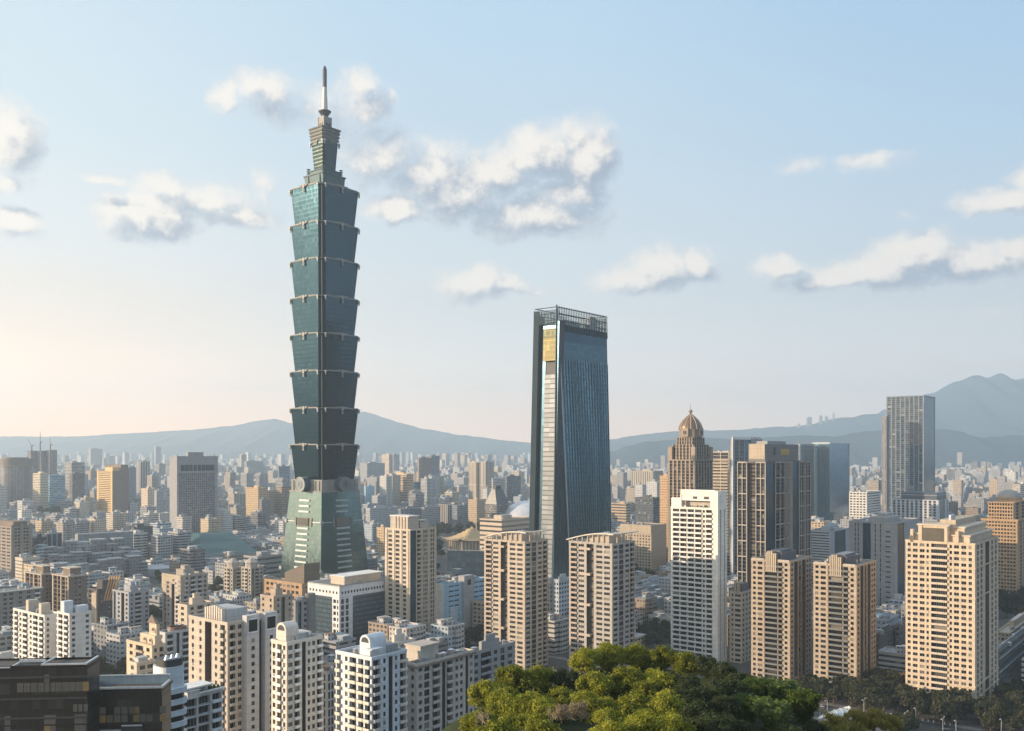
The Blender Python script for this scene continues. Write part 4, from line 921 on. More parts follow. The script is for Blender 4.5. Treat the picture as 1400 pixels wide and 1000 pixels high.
for fa, lb in (((34, 57, 76, 787, 705), 'brown tiled tower with cream balconies, left of two near the stepped complex'), ((72, 94, 119, 790, 690), 'brown tiled tower with cream balconies, right of two near the stepped complex')):
    t, W, L, H = tower('apartment_tower', lb, 'apartment tower', fa, MBROWN, 's.7 o1.6 s.6 o1.6 s.6 o1.6 s.6 w1 s.5', 's3 w1 s1 w1.2 s3', fh=3.2, cap=80, cl=2, fine=False, bal=[MCREAM, MRAIL])
    part(t, 'facing', MCREAM, (-.3, 0, 0, -.02, 1.2, H), (-.3, L - 1.4, 0, -.02, L, H), (-.3, L * .45, 0, -.02, L * .45 + 1, H)); part(t, 'eave', MCREAM, (-1, -1, H + .3, W + 1, L + 1, H + .9)); part(t, 'penthouse', MBROWN, (3, 4, H + .9, W * .8, L * .6, H + 6), ); part(t, 'penthouse_eave', MCREAM, (2, 3, H + 6, W * .85, L * .65, H + 6.6))
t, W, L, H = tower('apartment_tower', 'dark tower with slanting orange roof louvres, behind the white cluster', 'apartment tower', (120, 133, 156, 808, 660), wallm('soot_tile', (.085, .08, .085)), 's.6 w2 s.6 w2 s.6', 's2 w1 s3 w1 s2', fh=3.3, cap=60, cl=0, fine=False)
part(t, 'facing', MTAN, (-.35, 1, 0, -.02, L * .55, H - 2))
m = MB()
for i in range(5):
    x = W * .35 + i * 1.9; m.face([(x, -.3, H - 8), (x + .9, -.3, H - 8), (x + 5.5, -.3, H + 9), (x + 4.6, -.3, H + 9)]); m.face([(x + .9, -.3, H - 8), (x + .9, .6, H - 8), (x + 5.5, .6, H + 9), (x + 5.5, -.3, H + 9)]); m.face([(x, .6, H - 8), (x, -.3, H - 8), (x + 4.6, -.3, H + 9), (x + 4.6, .6, H + 9)])
m.obj('roof_louvre', wallm('orange_louvre', (.55, .33, .15)), t); part(t, 'upper_block', wallm('soot_tile', (.1, .1, .1)), (W * .3, 0, H, W, L * .6, H + 7))
t, W, L, H = tower('apartment_tower', 'grey blue tiled tower with rounded balconies, right of the dark louvred tower', 'apartment tower', (154, 176, 204, 812, 640), wallm('bluegrey_tile', (.33, .35, .38)), 's.5 g1.2 s1.2 w1 s.8 n1.6 s.8 w1 s.6', 's1 w1 s1 b3 s2 w1.2 s.6', fh=3.2, cap=80, cl=2, fine=False, ph=True, bal=[SILT, MRAIL])
t, W, L, H = tower('apartment_tower', 'tan and grey tower with arched golden top corner, left of the twin turret towers', 'apartment tower', (222, 247, 284, 790, 640), wallm('taupe_tile', (.36, .32, .28)), 's.6 o1.4 s.8 w1 s1.4 n1.6 s.8 b2 s.6', 's1.4 b1.6 s1.2 b2.2 s1 b1.8 s1 w1 s.6', fh=3.2, cap=90, cl=1, fine=True, ph=True, bal=[SILT, MRAIL])
part(t, 'gold_top', MTAN, (-.4, -.4, H - 12, 4, 5, H + 1.4), (-.4, 5, H - 4, .1, L - 6, H + 1.4), (-.4, L - 6, H - 12, .2, L + .2, H + 1.4)); vault(t, -.6, 6, -.2, 10, H - 5, 2, MTAN)
# twin turret towers
for fa, lb in (((306, 318, 334, 778, 812), 'grey tan tower with octagonal turret roof, left of the twin turret towers'), ((330, 343, 360, 778, 800), 'grey tan tower with octagonal turret roof, right of the twin turret towers')):
    t, W, L, H = tower('apartment_tower', lb, 'apartment tower', fa, wallm('stone_tile', (.40, .36, .31)), 's.5 w1.2 s.7 b2 s.6 w1 s.4', 's.6 g1.2 s.6 b2.2 s.8 w1 s.5', fh=3.2, cap=60, cl=0, fine=False, bal=[MWARM, MRAIL], group='twin turret towers')
    m = MB(); m.cyl(W * .35, L * .4, 5.2, H, H + 4.5, 8); m.cyl(W * .35, L * .4, 5.8, H + 4.5, H + 5.2, 8, bottom=True); m.cyl(W * .35, L * .4, 5.5, H + 5.2, H + 8.6, 8, r1=1.5); m.obj('turret', MWARM, t)
# cluster of mid blocks behind the fluted apricot block
t, W, L, H = tower('apartment_block', 'tan block with plain stair shafts and light roof frames, behind the ivory vaulted tower', 'apartment building', (356, 374, 400, 818, 520), wallm('clay_tile', (.40, .33, .26)), 's1 w1 s3 w1 s1', 's2 w1 s1 g2 s2 w1 s1', fh=3.3, cap=60, cl=2, ph=True)
t, W, L, H = tower('apartment_block', 'grey block with round corner shafts, left of the white office', 'apartment building', (396, 404, 430, 824, 540), MGREY, 's1 w1 s1', 's1 g1.2 s1 w1 s1 w1 s1', fh=3.3, cap=60, cl=2)
m = MB(); m.cyl(W * .8, .5, 3.0, 0, H + 4, 16); m.obj('round_shaft', wallm('slate_tile', (.2, .2, .2)), t)
t, W, L, H = tower('apartment_block', 'low cream stair tower and terraces behind the gold terraced block', 'apartment building', (243, 256, 292, 830, 560), MCREAM, 's1 w1 s1', 's1 w1 s1 b2 s1 w1 s1', fh=3.3, cap=50, cl=3, ph=True)
t, W, L, H = tower('apartment_block', 'grey white block with stacked bay windows, between gold terraced block and apricot block', 'apartment building', (214, 226, 262, 868, 470), SILT, 's1 w1 s1', 's.6 b2 s1 g1 s1 b2.4 s.6', fh=3.2, cap=60, cl=3, bal=[SILT, MRAIL])

# round-fronted white block and terraces by the black glass building
def rounded():
    loc, a, W, L, H = fit(222, 226, 256, 905, 262)
    t = thing('apartment_block', 'narrow white block with rounded balconies and three roof lights beside black glass', 'apartment building', loc, a)
    def rp(x0, y0, x1, y1, r):
        P = []
        for cx, cy, a0 in ((x1 - r, y0 + r, -90), (x1 - r, y1 - r, 0), (x0 + r, y1 - r, 90), (x0 + r, y0 + r, 180)):
            for i in range(5): P.append((cx + r * math.cos(R(a0 + i * 22.5)), cy + r * math.sin(R(a0 + i * 22.5))))
        return P
    m = MB(); m.prism(rp(0, 0, W, max(L, 8), 2.2), 0, H - 9.5); m.obj('wall', WG, t)
    z = 2
    i = 0
    while z < H - 9:
        m = MB(); m.prism(rp(-.7, -.7, W + .7, max(L, 8) + .5, 2.6), z, z + 1.5, bottom=True); m.obj('balcony_band', MLBLUE, t); z += 3.2
    m = MB(); m.prism(rp(0, 0, W, max(L, 8), 2.2), H - 9.5, H - 2, bottom=False); m.obj('upper_wall', MLBLUE, t)
    m = MB(); m.prism(rp(.4, .4, W - .4, 7, 1.8), H - 2, H); m.obj('roof_room', MDARK, t)
    m = MB(); [m.cyl(W * (.25 + .25 * i), 2.2, .8, H, H + 1.2, 12, r1=.3) for i in range(3)]; m.obj('roof_light', MSTEEL, t)
rounded()
t, W, L, H = tower('apartment_block', 'stepped pale grey block with deep terraces and corner planting, bottom edge left of centre', 'apartment building', (240, 246, 304, 958, 300), SILT, 's1 o2 s.6', 's.5 o5 s.5 o4 s.6 b3 s.5', fh=3.2, cap=60, cl=1, bal=[MLBLUE, MRAIL])
part(t, 'roof_frame', MWHITE, (-.8, -.8, H + 3.0, W * .75, 6, H + 3.5)); part(t, 'roof_room', MGREY, (1, 1, H, W * .6, 6, H + 3.0)); part(t, 'roof_frame', MWHITE, (2, -1, H + 1, W + .4, -.5, H + 1.5))
m = MB(); [m.cyl(W - 1 - i * .8, 1 + (i % 3), 1.0, H + .5, H + 2.2, 7, r1=.3) for i in range(8)]; m.obj('roof_planting', wallm('planting', (.06, .08, .03)), t)

# --- black glass building, bottom left
GBLK = curtain("black_glass", (.007, .009, .011), (.005, .006, .007), bay=1.7, fl=3.5, band=.28, mull=.06, metal=.0, rough=.3, vmul=(.02, .02, .02))
def black(fa, label, ph_=0):
    loc, a, W, L, H = fit(*fa, ang=5.0); L = 8.0
    t = thing('office_block', label, 'office building', loc, a, 'black glass buildings in the corner')
    m = MB(); m.prism([(0, 0), (W, 0), (W, L), (0, L)], 0, H, cap=False); m.obj('wall', GBLK, t)
    part(t, 'roof', wallm('dark_deck', (.09, .08, .075)), (.2, .2, H - 1.6, W - .2, L - .2, H - 1.0))
    return t, W, L, H
MEDGE = wallm('light_edge', (.50, .56, .60), .4, .3)
MPANE = wallm('blind_pane', (.10, .10, .095), .3); MPANE2 = wallm('amber_blind_pane', (.20, .15, .07), .3)
def panes(t, zs_, xs, w, h, y=-.12, mats=(MPANE, MPANE2)):
    for z in zs_:
        for x in xs:
            if random.random() < .12: continue
            part(t, 'window', random.choice(mats[:1] * 3 + mats[1:]), (x, y, z, x + w, -.02, z + h))
t, W, L, H = black((-60, -60, 119.5, 912, 215), 'left one of two black glass buildings, with brown roof terraces')

part(t, 'roof_deck', wallm('dark_deck', (.1, .1, .1)), (0, 0, H - 1, W, 8, H - .5))
k = W / 179.5
X = lambda px: (px + 60) * k
part(t, 'roof_edge', MEDGE, (X(56), -.3, H, X(119), .1, H + .35), (X(56), .1, H, X(56) + .4, 8, H + .35), (X(119) - .5, .1, H, X(119), 8, H + .35), (X(20), 2.2, H + .3, X(56), 2.6, H + .9), (-2, -.3, H - .5, X(14), .1, H - .2), (X(14), .1, H - .5, X(14) + .4, 8, H - .1))
part(t, 'glass_balustrade', MRAIL, (X(20), 2.4, H - .4, X(56), 2.5, H + .4))
panes(t, [H - 6.2], [X(23) + i * 1.55 for i in range(5)] + [X(67) + i * 1.5 for i in range(6)], 1.4, 2.1)
panes(t, [H - 11.0], [X(100) + i * 1.2 for i in range(3)], .9, 1.7); panes(t, [H - 4.0], [X(60)], 1.2, 1.8); panes(t, [H - 16.3, H - 13.8], [X(102), X(110), X(6), X(60), X(68)], 1.3, 2.1)
part(t, 'balcony', MDARK, (X(2), -1.3, H - 17.5, X(78), 0, H - 17.1)); part(t, 'balcony_edge', MEDGE, (X(2), -1.4, H - 17.1, X(78), -1.3, H - 16.8))
part(t, 'floor_band', MDARK, *[(0, -.25, z, W, -.02, z + .4) for z in (H - 3, H - 8, H - 12.5)])
for i in range(7):
    o = part(None, 'balcony_chair', wallm('white_chair', (.5, .56, .6), .4), (0, 0, 0, .5, .5, .1), (0, .42, .1, .5, .5, 1.05), (0, 0, -.4, .08, .08, 0), (.42, 0, -.4, .5, .08, 0), (0, .42, -.4, .08, .5, 0), (.42, .42, -.4, .5, .5, 0))
    p = Matrix.Rotation(R(5), 4, 'Z') @ Vector((X(22) + i * 1.0, -.95, H - 16.65)); o.location = Vector(t.location) + p; o.rotation_euler = (0, 0, R(5 + random.uniform(-25, 25)))
    tag(o, 'white chair on the balcony of the black glass building', 'chair', 'white balcony chairs')
t, W, L, H = black((119.8, 120.5, 221.5, 943, 228), 'right one of two black glass buildings, with pale roof rail and stepped balcony')
k = W / 101
X = lambda px: (px - 120.5) * k
part(t, 'roof_edge', MEDGE, (-.2, -.3, H, W + .2, .1, H + .5), (W - .3, .1, H, W + .2, 7, H + .5), (-.2, .1, H, .2, 7, H + .5), (-.2, 6.6, H + 1.6, W + .2, 7, H + 1.9))
part(t, 'glass_balustrade', wallm('blue_balustrade', (.34, .46, .54), .15, .4), (0, 6.7, H - .8, W, 6.8, H + 1.6)); part(t, 'roof_deck', wallm('dark_deck', (.1, .1, .1)), (0, 0, H - 1, W, 10, H - .5))
panes(t, [H - 6.2, H - 8.2], [X(126) + i * 1.75 for i in range(6)] + [X(182) + i * 1.6 for i in range(5)], 1.45, 1.75)
panes(t, [H - 12.6], [X(198) + i * 1.5 for i in range(2)], 1.3, 1.4)
part(t, 'balcony', MDARK, (X(121), -1.6, H - 12.2, X(168), 0, H - 9.9), (X(168), -1.2, H - 11, X(196), 0, H - 8.9)); part(t, 'balcony_edge', MEDGE, (X(121), -1.7, H - 9.9, X(168), -1.45, H - 9.6), (X(168), -1.3, H - 8.9, X(196), -1.05, H - 8.6))

# ================================================================== mid-distance landmarks
def simple(name, label, cat, fa, col, bay=3.2, fl=3.4, ww=.55, wh=.5, gl=0.0, roofc=(.25, .25, .25), ang=GA, lw=None, par=True, ph=True, group=None, seed=None):
    """Building with a procedural facade: wall, parapet, penthouse, tanks."""
    loc, a, W, L, H = fit(*fa, ang=ang); t = thing(name, label, cat, loc, a, group)
    m = MB(); m.prism([(0, 0), (W, 0), (W, L), (0, L)], 0, H, c=col, rc=roofc, wp=(ww, wh, gl), bay=bay, fl=fl)
    if lw: m.w[3] = lw   # left-hand face gets its own window shape
    m.obj('wall', FAC, t, attrs=True)
    if par:
        m = MB(); e = .3; h = 1.2
        for b in ((-e, -e, W + e, .3), (-e, L - .3, W + e, L + e), (-e, .3, .3, L - .3), (W - .3, .3, W + e, L - .3)): m.box(b[0], b[1], H, b[2], b[3], H + h, c=col)
        m.obj('parapet', FAC, t, attrs=True)
    if ph:
        rg = random.Random(int(fa[1] * 7 + fa[3])); x, y = W * rg.uniform(.2, .4), L * rg.uniform(.2, .4)
        m = MB(); m.box(x, y, H, x + W * .35, y + L * .35, H + 4.5, c=col, rc=(.3, .3, .3)); m.obj('penthouse', FAC, t, attrs=True)
        m = MB(); m.cyl(W * .15, L * .15, 1.5, H, H + 3, 10); m.obj('water_tank', MSTEEL, t)
    return t, W, L, H
def glassy(name, label, fa, mat, podium=None, ang=GA, group=None):
    loc, a, W, L, H = fit(*fa, ang=ang); t = thing(name, label, 'office tower', loc, a, group)
    m = MB(); m.prism([(0, 0), (W, 0), (W, L), (0, L)], 0, H, top=1); m.obj('wall', [mat, MROOF], t); return t, W, L, H

# grey gridded tower left
t, W, L, H = tower('office_tower', 'plain grey office tower with dense vertical window grid and row of tall top windows', 'office tower', (232, 242, 297.5, 625, 1370), wallm('stone_grey', (.30, .305, .315)), 's1',
    's1.6 ' + 't.85 s.55 ' * 18 + 's1.6', fh=3.6, fine=False, cap=100, cl=3, rec=.5, base=6)
part(t, 'top_band', wallm('stone_grey', (.3, .3, .3)), (-.3, -.5, H - 24, W + .3, 0, H - 21), (-.3, -.5, H - 12, W + .3, 0, H + 1), (-.3, -.5, H - 21, 5.5, 0, H - 12), (W - 5.5, -.5, H - 21, W + .3, 0, H - 12))
part(t, 'top_window', wallm('slate_glass', (.03, .05, .06), .15), *[(5.9 + i * (W - 11) / 8, -.35, H - 21, 5.4 + (i + .8) * (W - 11) / 8, -.02, H - 12) for i in range(8)])
part(t, 'penthouse', wallm('stone_grey', (.3, .3, .3)), (W * .3, 4, H, W * .68, L * .5, H + 7)); part(t, 'roof_crane', MDARK, (2, 3, H, 2.6, 3.6, H + 4), (W - 4, 3, H, W - 3.4, 3.6, H + 4))
# gold slab
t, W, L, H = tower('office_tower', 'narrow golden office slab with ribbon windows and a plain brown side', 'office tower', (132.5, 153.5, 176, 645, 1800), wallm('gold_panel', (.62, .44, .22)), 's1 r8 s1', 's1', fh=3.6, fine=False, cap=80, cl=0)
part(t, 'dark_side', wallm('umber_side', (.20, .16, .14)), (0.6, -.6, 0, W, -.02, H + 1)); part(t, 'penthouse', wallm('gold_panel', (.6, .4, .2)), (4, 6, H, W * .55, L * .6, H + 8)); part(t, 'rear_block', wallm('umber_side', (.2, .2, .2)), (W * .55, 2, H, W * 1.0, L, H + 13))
# round tower
t = thing('office_tower', 'rounded glass and tan office tower at the left edge of the skyline', 'office tower', ((13 - 700) / F * 1900, 1925, 0), 0)
RECTS.append((-8, 36, 628, 1900)); FOOT.append((-1028, 1925, 34, 34, 0))
H = zat(629, 1900); m = MB(); m.cyl(0, 0, 31, 0, H, 40, top=1); m.obj('wall', [curtain("round_glass", (.20, .22, .24), (.10, .10, .11), bay=6, fl=4, band=.45, mull=.05, metal=.5, rough=.25), MROOF], t)
m = MB(); m.cyl(0, 0, 31.8, H - 14, H + 2, 40); m.cyl(0, 0, 24, H + 2, H + 5, 30); m.obj('top_ring', wallm('tan_ring', (.22, .19, .17)), t)
# towers under construction
for i, (x0, xc, x1, yt, cx, cyt, lean) in enumerate(((37, 42, 51, 617, 43.5, 600, 6), (51, 56, 64, 617, 55, 590, 0), (62, 68, 78, 616, 69, 599, 1))):
    lb = ('unfinished tower with leaning crane, left of the three under construction', 'unfinished tower with the tallest crane, middle of the three under construction', 'unfinished tower with short crane, right of the three under construction')[i]
    t, W, L, H = simple('unfinished_tower', lb, 'tower', (x0, xc, x1, yt, 2600), (.17, .16, .16), 4, 4, .5, .75, group='three towers under construction', ph=False)
    cr = thing('tower_crane', ('leaning tower crane on the left unfinished tower', 'tallest tower crane on the middle unfinished tower', 'short tower crane on the right unfinished tower')[i], 'crane', ((cx - 700) / F * 2620, 2620, H), 0, 'cranes on the unfinished towers')
    hz = zat(cyt, 2620) - H
    m = MB(); m.box(-1, -1, 0, 1, 1, hz * .45); m.obj('mast', MDARK, cr)
    m = MB(); m.tube((0, 0, hz * .4), (-lean * 2, 0, hz), .9, 5, r1=.5); m.tube((0, 0, hz * .4), (6, 0, hz * .5), 1.2, 5); m.obj('jib', wallm('crane_rust', (.25, .12, .06)), cr)
# right skyline
GT1 = curtain("teal_tower_glass", (.17, .27, .35), (.12, .19, .25), bay=3, fl=4, band=.2, mull=.05, metal=.8, rough=.14, vmul=(.12, .2, .25))
t, W, L, H = glassy('office_tower', 'teal glass office tower with light rim, right of the dark gridded tower', (1111, 1134.5, 1161, 606.5, 1500), GT1)
part(t, 'top_rim', MEDGE, (-.5, -.6, H, W + .5, .2, H + 1.4), (-.6, .2, H, .2, L + .5, H + 1.4), (W - .6, -.8, 0, W + .4, -.02, H)); part(t, 'mechanical_top', MDARK, (2, 2, H, W - 2, L - 2, H + 1.2)); part(t, 'podium', MBROWN, (-8, -14, 0, W * .9, -.5, 26))
t, W, L, H = glassy('office_tower', 'grey glass office wing joined behind the dark gridded tower, left of the teal tower', (1088, 1094, 1113, 609, 1460), curtain("grey_wing_glass", (.17, .22, .26), (.10, .12, .14), bay=3, fl=4, band=.4, mull=.05, metal=.7, rough=.2))
part(t, 'top_rim', MGREY, (-.5, -.6, H, W + .5, .2, H + 2), (-.6, .2, H, .2, L + .5, H + 2))
t, W, L, H = tower('office_tower', 'tall blue grey tower with white vertical piers, tallest on the right skyline', 'office tower', (1212, 1263, 1278.5, 542, 1700), wallm('steel_panel', (.17, .23, .29), .4, .2),
    'p.6 t2 ' * 8 + 'p.6', 'g6 s.3', fh=3.9, glass=curtain("dusk_glass", (.035, .10, .14), (.03, .07, .10), bay=2.5, fl=3.9, band=.3, mull=.1, metal=.75, rough=.2), fine=False, cap=100, cl=0, rec=.5)
part(t, 'top_rim', wallm('steel_panel', (.3, .3, .3)), (-.8, -.6, H - 14, -.3, .3, H + 2), (-.8, .3, H, .3, L + .5, H + 2), (.3, -.6, H, W + .5, .3, H + 2))
t2, W2, L2, H2 = simple('office_tower', 'slim wing with golden lit edge against the tall blue grey tower', 'office tower', (1205.5, 1212, 1216, 570, 1690), (.24, .24, .24), 4, 3.9, .3, .8, ph=False)
t, W, L, H = tower('office_block', 'white office block with dark cap at the foot of the tall blue grey tower', 'office building', (1219, 1283, 1297, 685, 1480), wallm('clean_white2', (.52, .54, .56)), 's.6 ' + 't1 s.8 ' * 10 + 's.2', 's1 g4 s1 t1 s.6', fh=4.2, fine=False, cap=100, cl=0)
part(t, 'dark_cap', wallm('cap_slate', (.09, .10, .12), .3), (2, 3, H, W - 2, L * .8, H + 12)); part(t, 'cap_roof', MEDGE, (1.4, 2.4, H + 8, W - 1.4, L * .8 + .6, H + 8.6))
t, W, L, H = tower('office_block', 'white office block with square punched windows and a glass right side', 'office building', (1161, 1185, 1204, 674, 1400), wallm('clean_white3', (.62, .60, .56)), 's.5 ' + 'w1.2 s.6 ' * 5 + 's.1', 's.6 r8 s.5', fh=4.0, fine=False, cap=60, cl=3)
t, W, L, H = tower('office_block', 'grey concrete block with narrow slits and dark central glass strip', 'office building', (1160.5, 1224, 1258, 717, 770), MCONC,
    's3 t.5 s1 t.5 s2 g4 s2 t.5 s2 t.5 s7', 's1.2 g3.4 s.5 s8', fh=4.2, glass=GND, fine=False, cap=80, cl=5, ph=True)
part(t, 'slit', MDARK, *[(-.12, 1.5 + L * .06, 8 + i * 4.2, -.02, 5.5 + L * .06, 9 + i * 4.2) for i in range(16)])
t, W, L, H = tower('office_block', 'low pale blue grey block with fine louvres beside the concrete block', 'office building', (1106, 1135, 1162, 728, 900), wallm('louvre_grey', (.36, .40, .44)), 's.5 r10 s.5', 's2 g5 s2', fh=2.6, glass=GND, fine=False, cap=60, cl=4, ph=True)
# small-domed golden tower at right edge
t, W, L, H = tower('office_tower', 'ornate golden brown tower with a silver dome at the right edge', 'office tower', (1342, 1391, 1418, 713, 860), wallm('umber_gold', (.42, .29, .17)), 's.6 ' + 'w1 s.45 ' * 11 + 's.4', 's1 ' + 't1 s.6 ' * 5, fh=3.3, fine=False, cap=100, cl=0, belts=(60, 73))
ug = wallm('umber_gold', (.4, .3, .2))
Lu = L - 8
f = Facade(t, [ug, ug, GN, ug], [WG, MFRAMED], [ug, MRAIL], False); f.face('L', (3, L - 5), L - 9, H, 5, 3.3, 's.6 ' + 'w1 s.5 ' * 9); f.face('R', (3, 4), W - 7, H, 5, 3.3, 's1 t1 s1 t1 s1 t1 s1')
f.mb.face([(3, 4, H + 16.5), (W - 4, 4, H + 16.5), (W - 4, L - 5, H + 16.5), (3, L - 5, H + 16.5)]); f.mb.face([(W - 4, 4, H), (W - 4, L - 5, H), (W - 4, L - 5, H + 16.5), (W - 4, 4, H + 16.5)]); f.finish(45)
cx, cy = W * .45, L * .5; m = MB(); m.cyl(cx, cy, 11.5, H + 16.5, H + 19.5, 24); m.cyl(cx, cy, 11.9, H + 19.5, H + 20.2, 24, bottom=True); m.obj('drum', ug, t)
m = MB()
for i in range(6):
    b0, b1 = i / 6 * math.pi / 2, (i + 1) / 6 * math.pi / 2; m.cyl(cx, cy, 10.8 * math.cos(b0), H + 20.2 + 7.5 * math.sin(b0), H + 20.2 + 7.5 * math.sin(b1), 28, r1=max(.05, 10.8 * math.cos(b1)), cap=False)
m.obj('dome', wallm('silver_dome', (.32, .30, .27), .35, .6), t)
part(t, 'cornice', ug, (2, 3, H + 16.5, W - 3, 5, H + 17.3), (2, 5, H + 16.5, 5, L - 4, H + 17.3), (-.6, -.6, H, W + .6, .4, H + 1.6), (-.6, .4, H, .4, L + .6, H + 1.6))
t, W, L, H = tower('office_block', 'dark glass block with pale floor bands at the right edge, behind the trees', 'office building', (1362, 1366, 1440, 893, 545), wallm('band_dark', (.06, .09, .10), .3), 's1', 's.3 r12 s.3 r12 s.3', fh=4.0, fine=False, cap=40, cl=3)
part(t, 'floor_band', MEDGE, *[(0, -.3, 8 + i * 8, W, -.02, 8.5 + i * 8) for i in range(3)])
t, W, L, H = simple('office_block', 'tan podium block with terraces right of the sand stone tower', 'office building', (1362, 1380, 1420, 868, 640), (.40, .33, .24), roofc=(.35, .30, .24))
# tan hotel and columns
t, W, L, H = tower('office_block', 'broad tan block with plain upper wall and small windows behind the canopy tower', 'office building', (848, 890.5, 911, 720, 1080), MTAN, 's1.2 ' + 'w.7 s.7 ' * 10, 's1', fh=3.4, fine=False, cap=100, cl=3, rec=.2, base=0)
part(t, 'top_band', MTAN, (-.4, .3, H - 9, -.02, L, H + 1))
t, W, L, H = simple('office_tower', 'beige tower with vertical column strips, right of the folded skyscraper', 'office tower', (863, 893, 906, 645, 1950), (.40, .36, .31), 5.5, 200, .35, 1.0)
t, W, L, H = simple('office_block', 'dark grey office box in front of the beige striped tower', 'office building', (868, 893, 902, 682, 1350), (.09, .095, .10), 3, 3.6, .8, .5, .6)
t, W, L, H = simple('apartment_tower', 'thin orange tan tower left of the domed stone tower', 'apartment tower', (902, 913, 917, 652, 1150), (.50, .34, .20), 3.2, 3.2, .45, .4)
t, W, L, H = simple('office_block', 'low tan office with ribbon windows beside the folded skyscraper base', 'office building', (836, 856, 862, 690, 1500), (.45, .34, .23), 20, 4.5, 1.0, .45, lw=(1.1, .45, 0))
t, W, L, H = simple('apartment_tower', 'tower block of grey concrete directly behind the left canopy tower', 'apartment tower', (742, 752, 766, 800, 690), (.38, .36, .33), 3, 3.2, .5, .45)
t, W, L, H = simple('apartment_tower', 'pale blue white block squeezed between the two canopy towers', 'apartment tower', (757, 764, 782, 795, 665), (.42, .47, .52), 3, 3.2, .6, .5)
# teal hipped hall
loc, a, W, L, H = fit(243, 275, 352, 759, 1060, ang=25)
t = thing('exhibition_hall', 'long hall with a teal hipped metal roof and grey stepped wings', 'hall', loc, a); L = max(L, 45)
m = MB(); m.prism([(0, 0), (W, 0), (W, L), (0, L)], 0, H, c=(.36, .38, .40), rc=(.3, .3, .3), wp=(1.1, .3, 0), bay=8, fl=6); m.obj('wall', FAC, t, attrs=True)
m = MB(); m.prism([(-1, -1), (W + 1, -1), (W + 1, L + 1), (-1, L + 1)], H, H + 13, [(W * .2, L * .45), (W * .85, L * .45), (W * .85, L * .55), (W * .2, L * .55)], bottom=True)
m.obj('hipped_roof', wallm('teal_roof', (.03, .085, .10), .75, .0, var=.08), t)
part(t, 'wing', wallm('pale_wing', (.42, .44, .46)), (-30, -20, 0, W * .5, -.5, H - 6), (-60, -12, 0, -31, 30, H - 12), (W * .5, -14, 0, W + 14, -.5, H - 12))
part(t, 'roof_seam', wallm('seam', (.3, .33, .35)), (-1.2, -1.3, H - .6, W + 1.2, -1.0, H + .1))
# postmodern stepped complex
t = thing('stepped_complex', 'large grey tiled complex stepping up in stacked blocks, left of the teal hall', 'complex', ((135 - 700) / F * 1010, 1010, 0), R(40))
RECTS.append((73, 190, 745, 1000)); FOOT.append(((135 - 700) / F * 1010, 1040, 45, 40, 40))
rg = random.Random(5); gt = wallm('grey_tile', (.22, .23, .245)); gt2 = wallm('grey_tile_light', (.33, .345, .36))
for i in range(26):
    x = -46 + (i % 9) * 10.5 + rg.uniform(-2, 2); y = -25 + (i // 9) * 22 + rg.uniform(-4, 4); h = 20 + (i // 9) * 8 + rg.uniform(-2, 6) - abs(x) * .05; s = rg.uniform(4, 7)
    mb = MB(); cc = rg.choice(((.22, .23, .245), (.22, .23, .245), (.33, .345, .36))); mb.box(x - s, y - s, 0, x + s, y + s * 1.4, h, c=cc, wp=(rg.choice((.35, .5, 1.1)), .3, 0), bay=3.4, fl=3.6); mb.obj('block', FAC, t, attrs=True); part(t, 'block_cap', gt2, (x - s - .3, y - s - .3, h, x + s + .3, y + s * 1.4 + .3, h + .8))
    if i % 3 == 0: part(t, 'window', WG, (x - 1, y - s - .15, h - 12, x + 1, y - s - .02, h - 5))
part(t, 'rear_slab', wallm('pale_slab', (.25, .27, .29)), (-10, 42, 0, 50, 54, 46)); 
t, W, L, H = simple('office_block', 'dark charcoal glass block left of the grey gridded tower', 'office building', (180, 183, 209, 722, 1200), (.08, .085, .09), 3.2, 3.6, .8, .45, .4)
t, W, L, H = simple('office_block', 'black glass block beside the white edged block, before the stepped complex', 'office building', (42, 44, 63, 737, 1000), (.06, .065, .07), 3, 3.5, .9, .8, .3)
t, W, L, H = simple('office_block', 'dark block with two white vertical edges, left of the stepped complex', 'office building', (62, 64, 85, 731, 1010), (.30, .33, .36), 5, 80, .75, 1.0, .3)
t, W, L, H = tower('office_tower', 'brown ornate tower with buttressed top at the left edge', 'office tower', (-6, 16, 43, 722, 960), wallm('taupe_stone', (.27, .235, .205)), 's1.2 ' + 'r3 s1 ' * 3, 's1.4 w1 s.4 w1 s1.6 w1 s.4 w1 s1.4', fh=3.4, fine=False, cap=80, cl=2)
part(t, 'buttress', wallm('taupe_stone', (.3, .2, .2)), (W * .42, -1.2, 8, W * .58, 0, H + 4), (-.8, -.8, 0, 1.5, 1.5, H + 3), (W - 1.5, -.8, 0, W + .8, 1.5, H + 3)); part(t, 'upper_storey', MBROWN, (3, 3, H, W - 3, L - 3, H + 6))
# orange low building with dark wedge
t, W, L, H = tower('office_block', 'orange sandstone low block with square dark windows and dark wedge roof', 'office building', (359, 413, 428, 800, 770), MORANGE, 's2 ' + 'w1.4 s.7 ' * 8 + 's1', 's1 w1 s1', fh=5.0, fine=False, cap=60, cl=0, sill=.2, head=.72, top=0)
m = MB(); y0, y1 = 1, L * .5
m.face([(3, y0, H), (3, y0, H + 17), (3, y1, H + 8), (3, y1, H)][::-1]); m.face([(3, y0, H), (W + 8, y0, H), (W + 8, y0, H + 17), (3, y0, H + 17)]); m.face([(3, y0, H + 17), (W + 8, y0, H + 17), (W + 8, y1, H + 8), (3, y1, H + 8)]); m.face([(W + 8, y0, H), (W + 8, y1, H), (W + 8, y1, H + 8), (W + 8, y0, H + 17)]); m.face([(3, y1, H), (3, y1, H + 8), (W + 8, y1, H + 8), (W + 8, y1, H)])
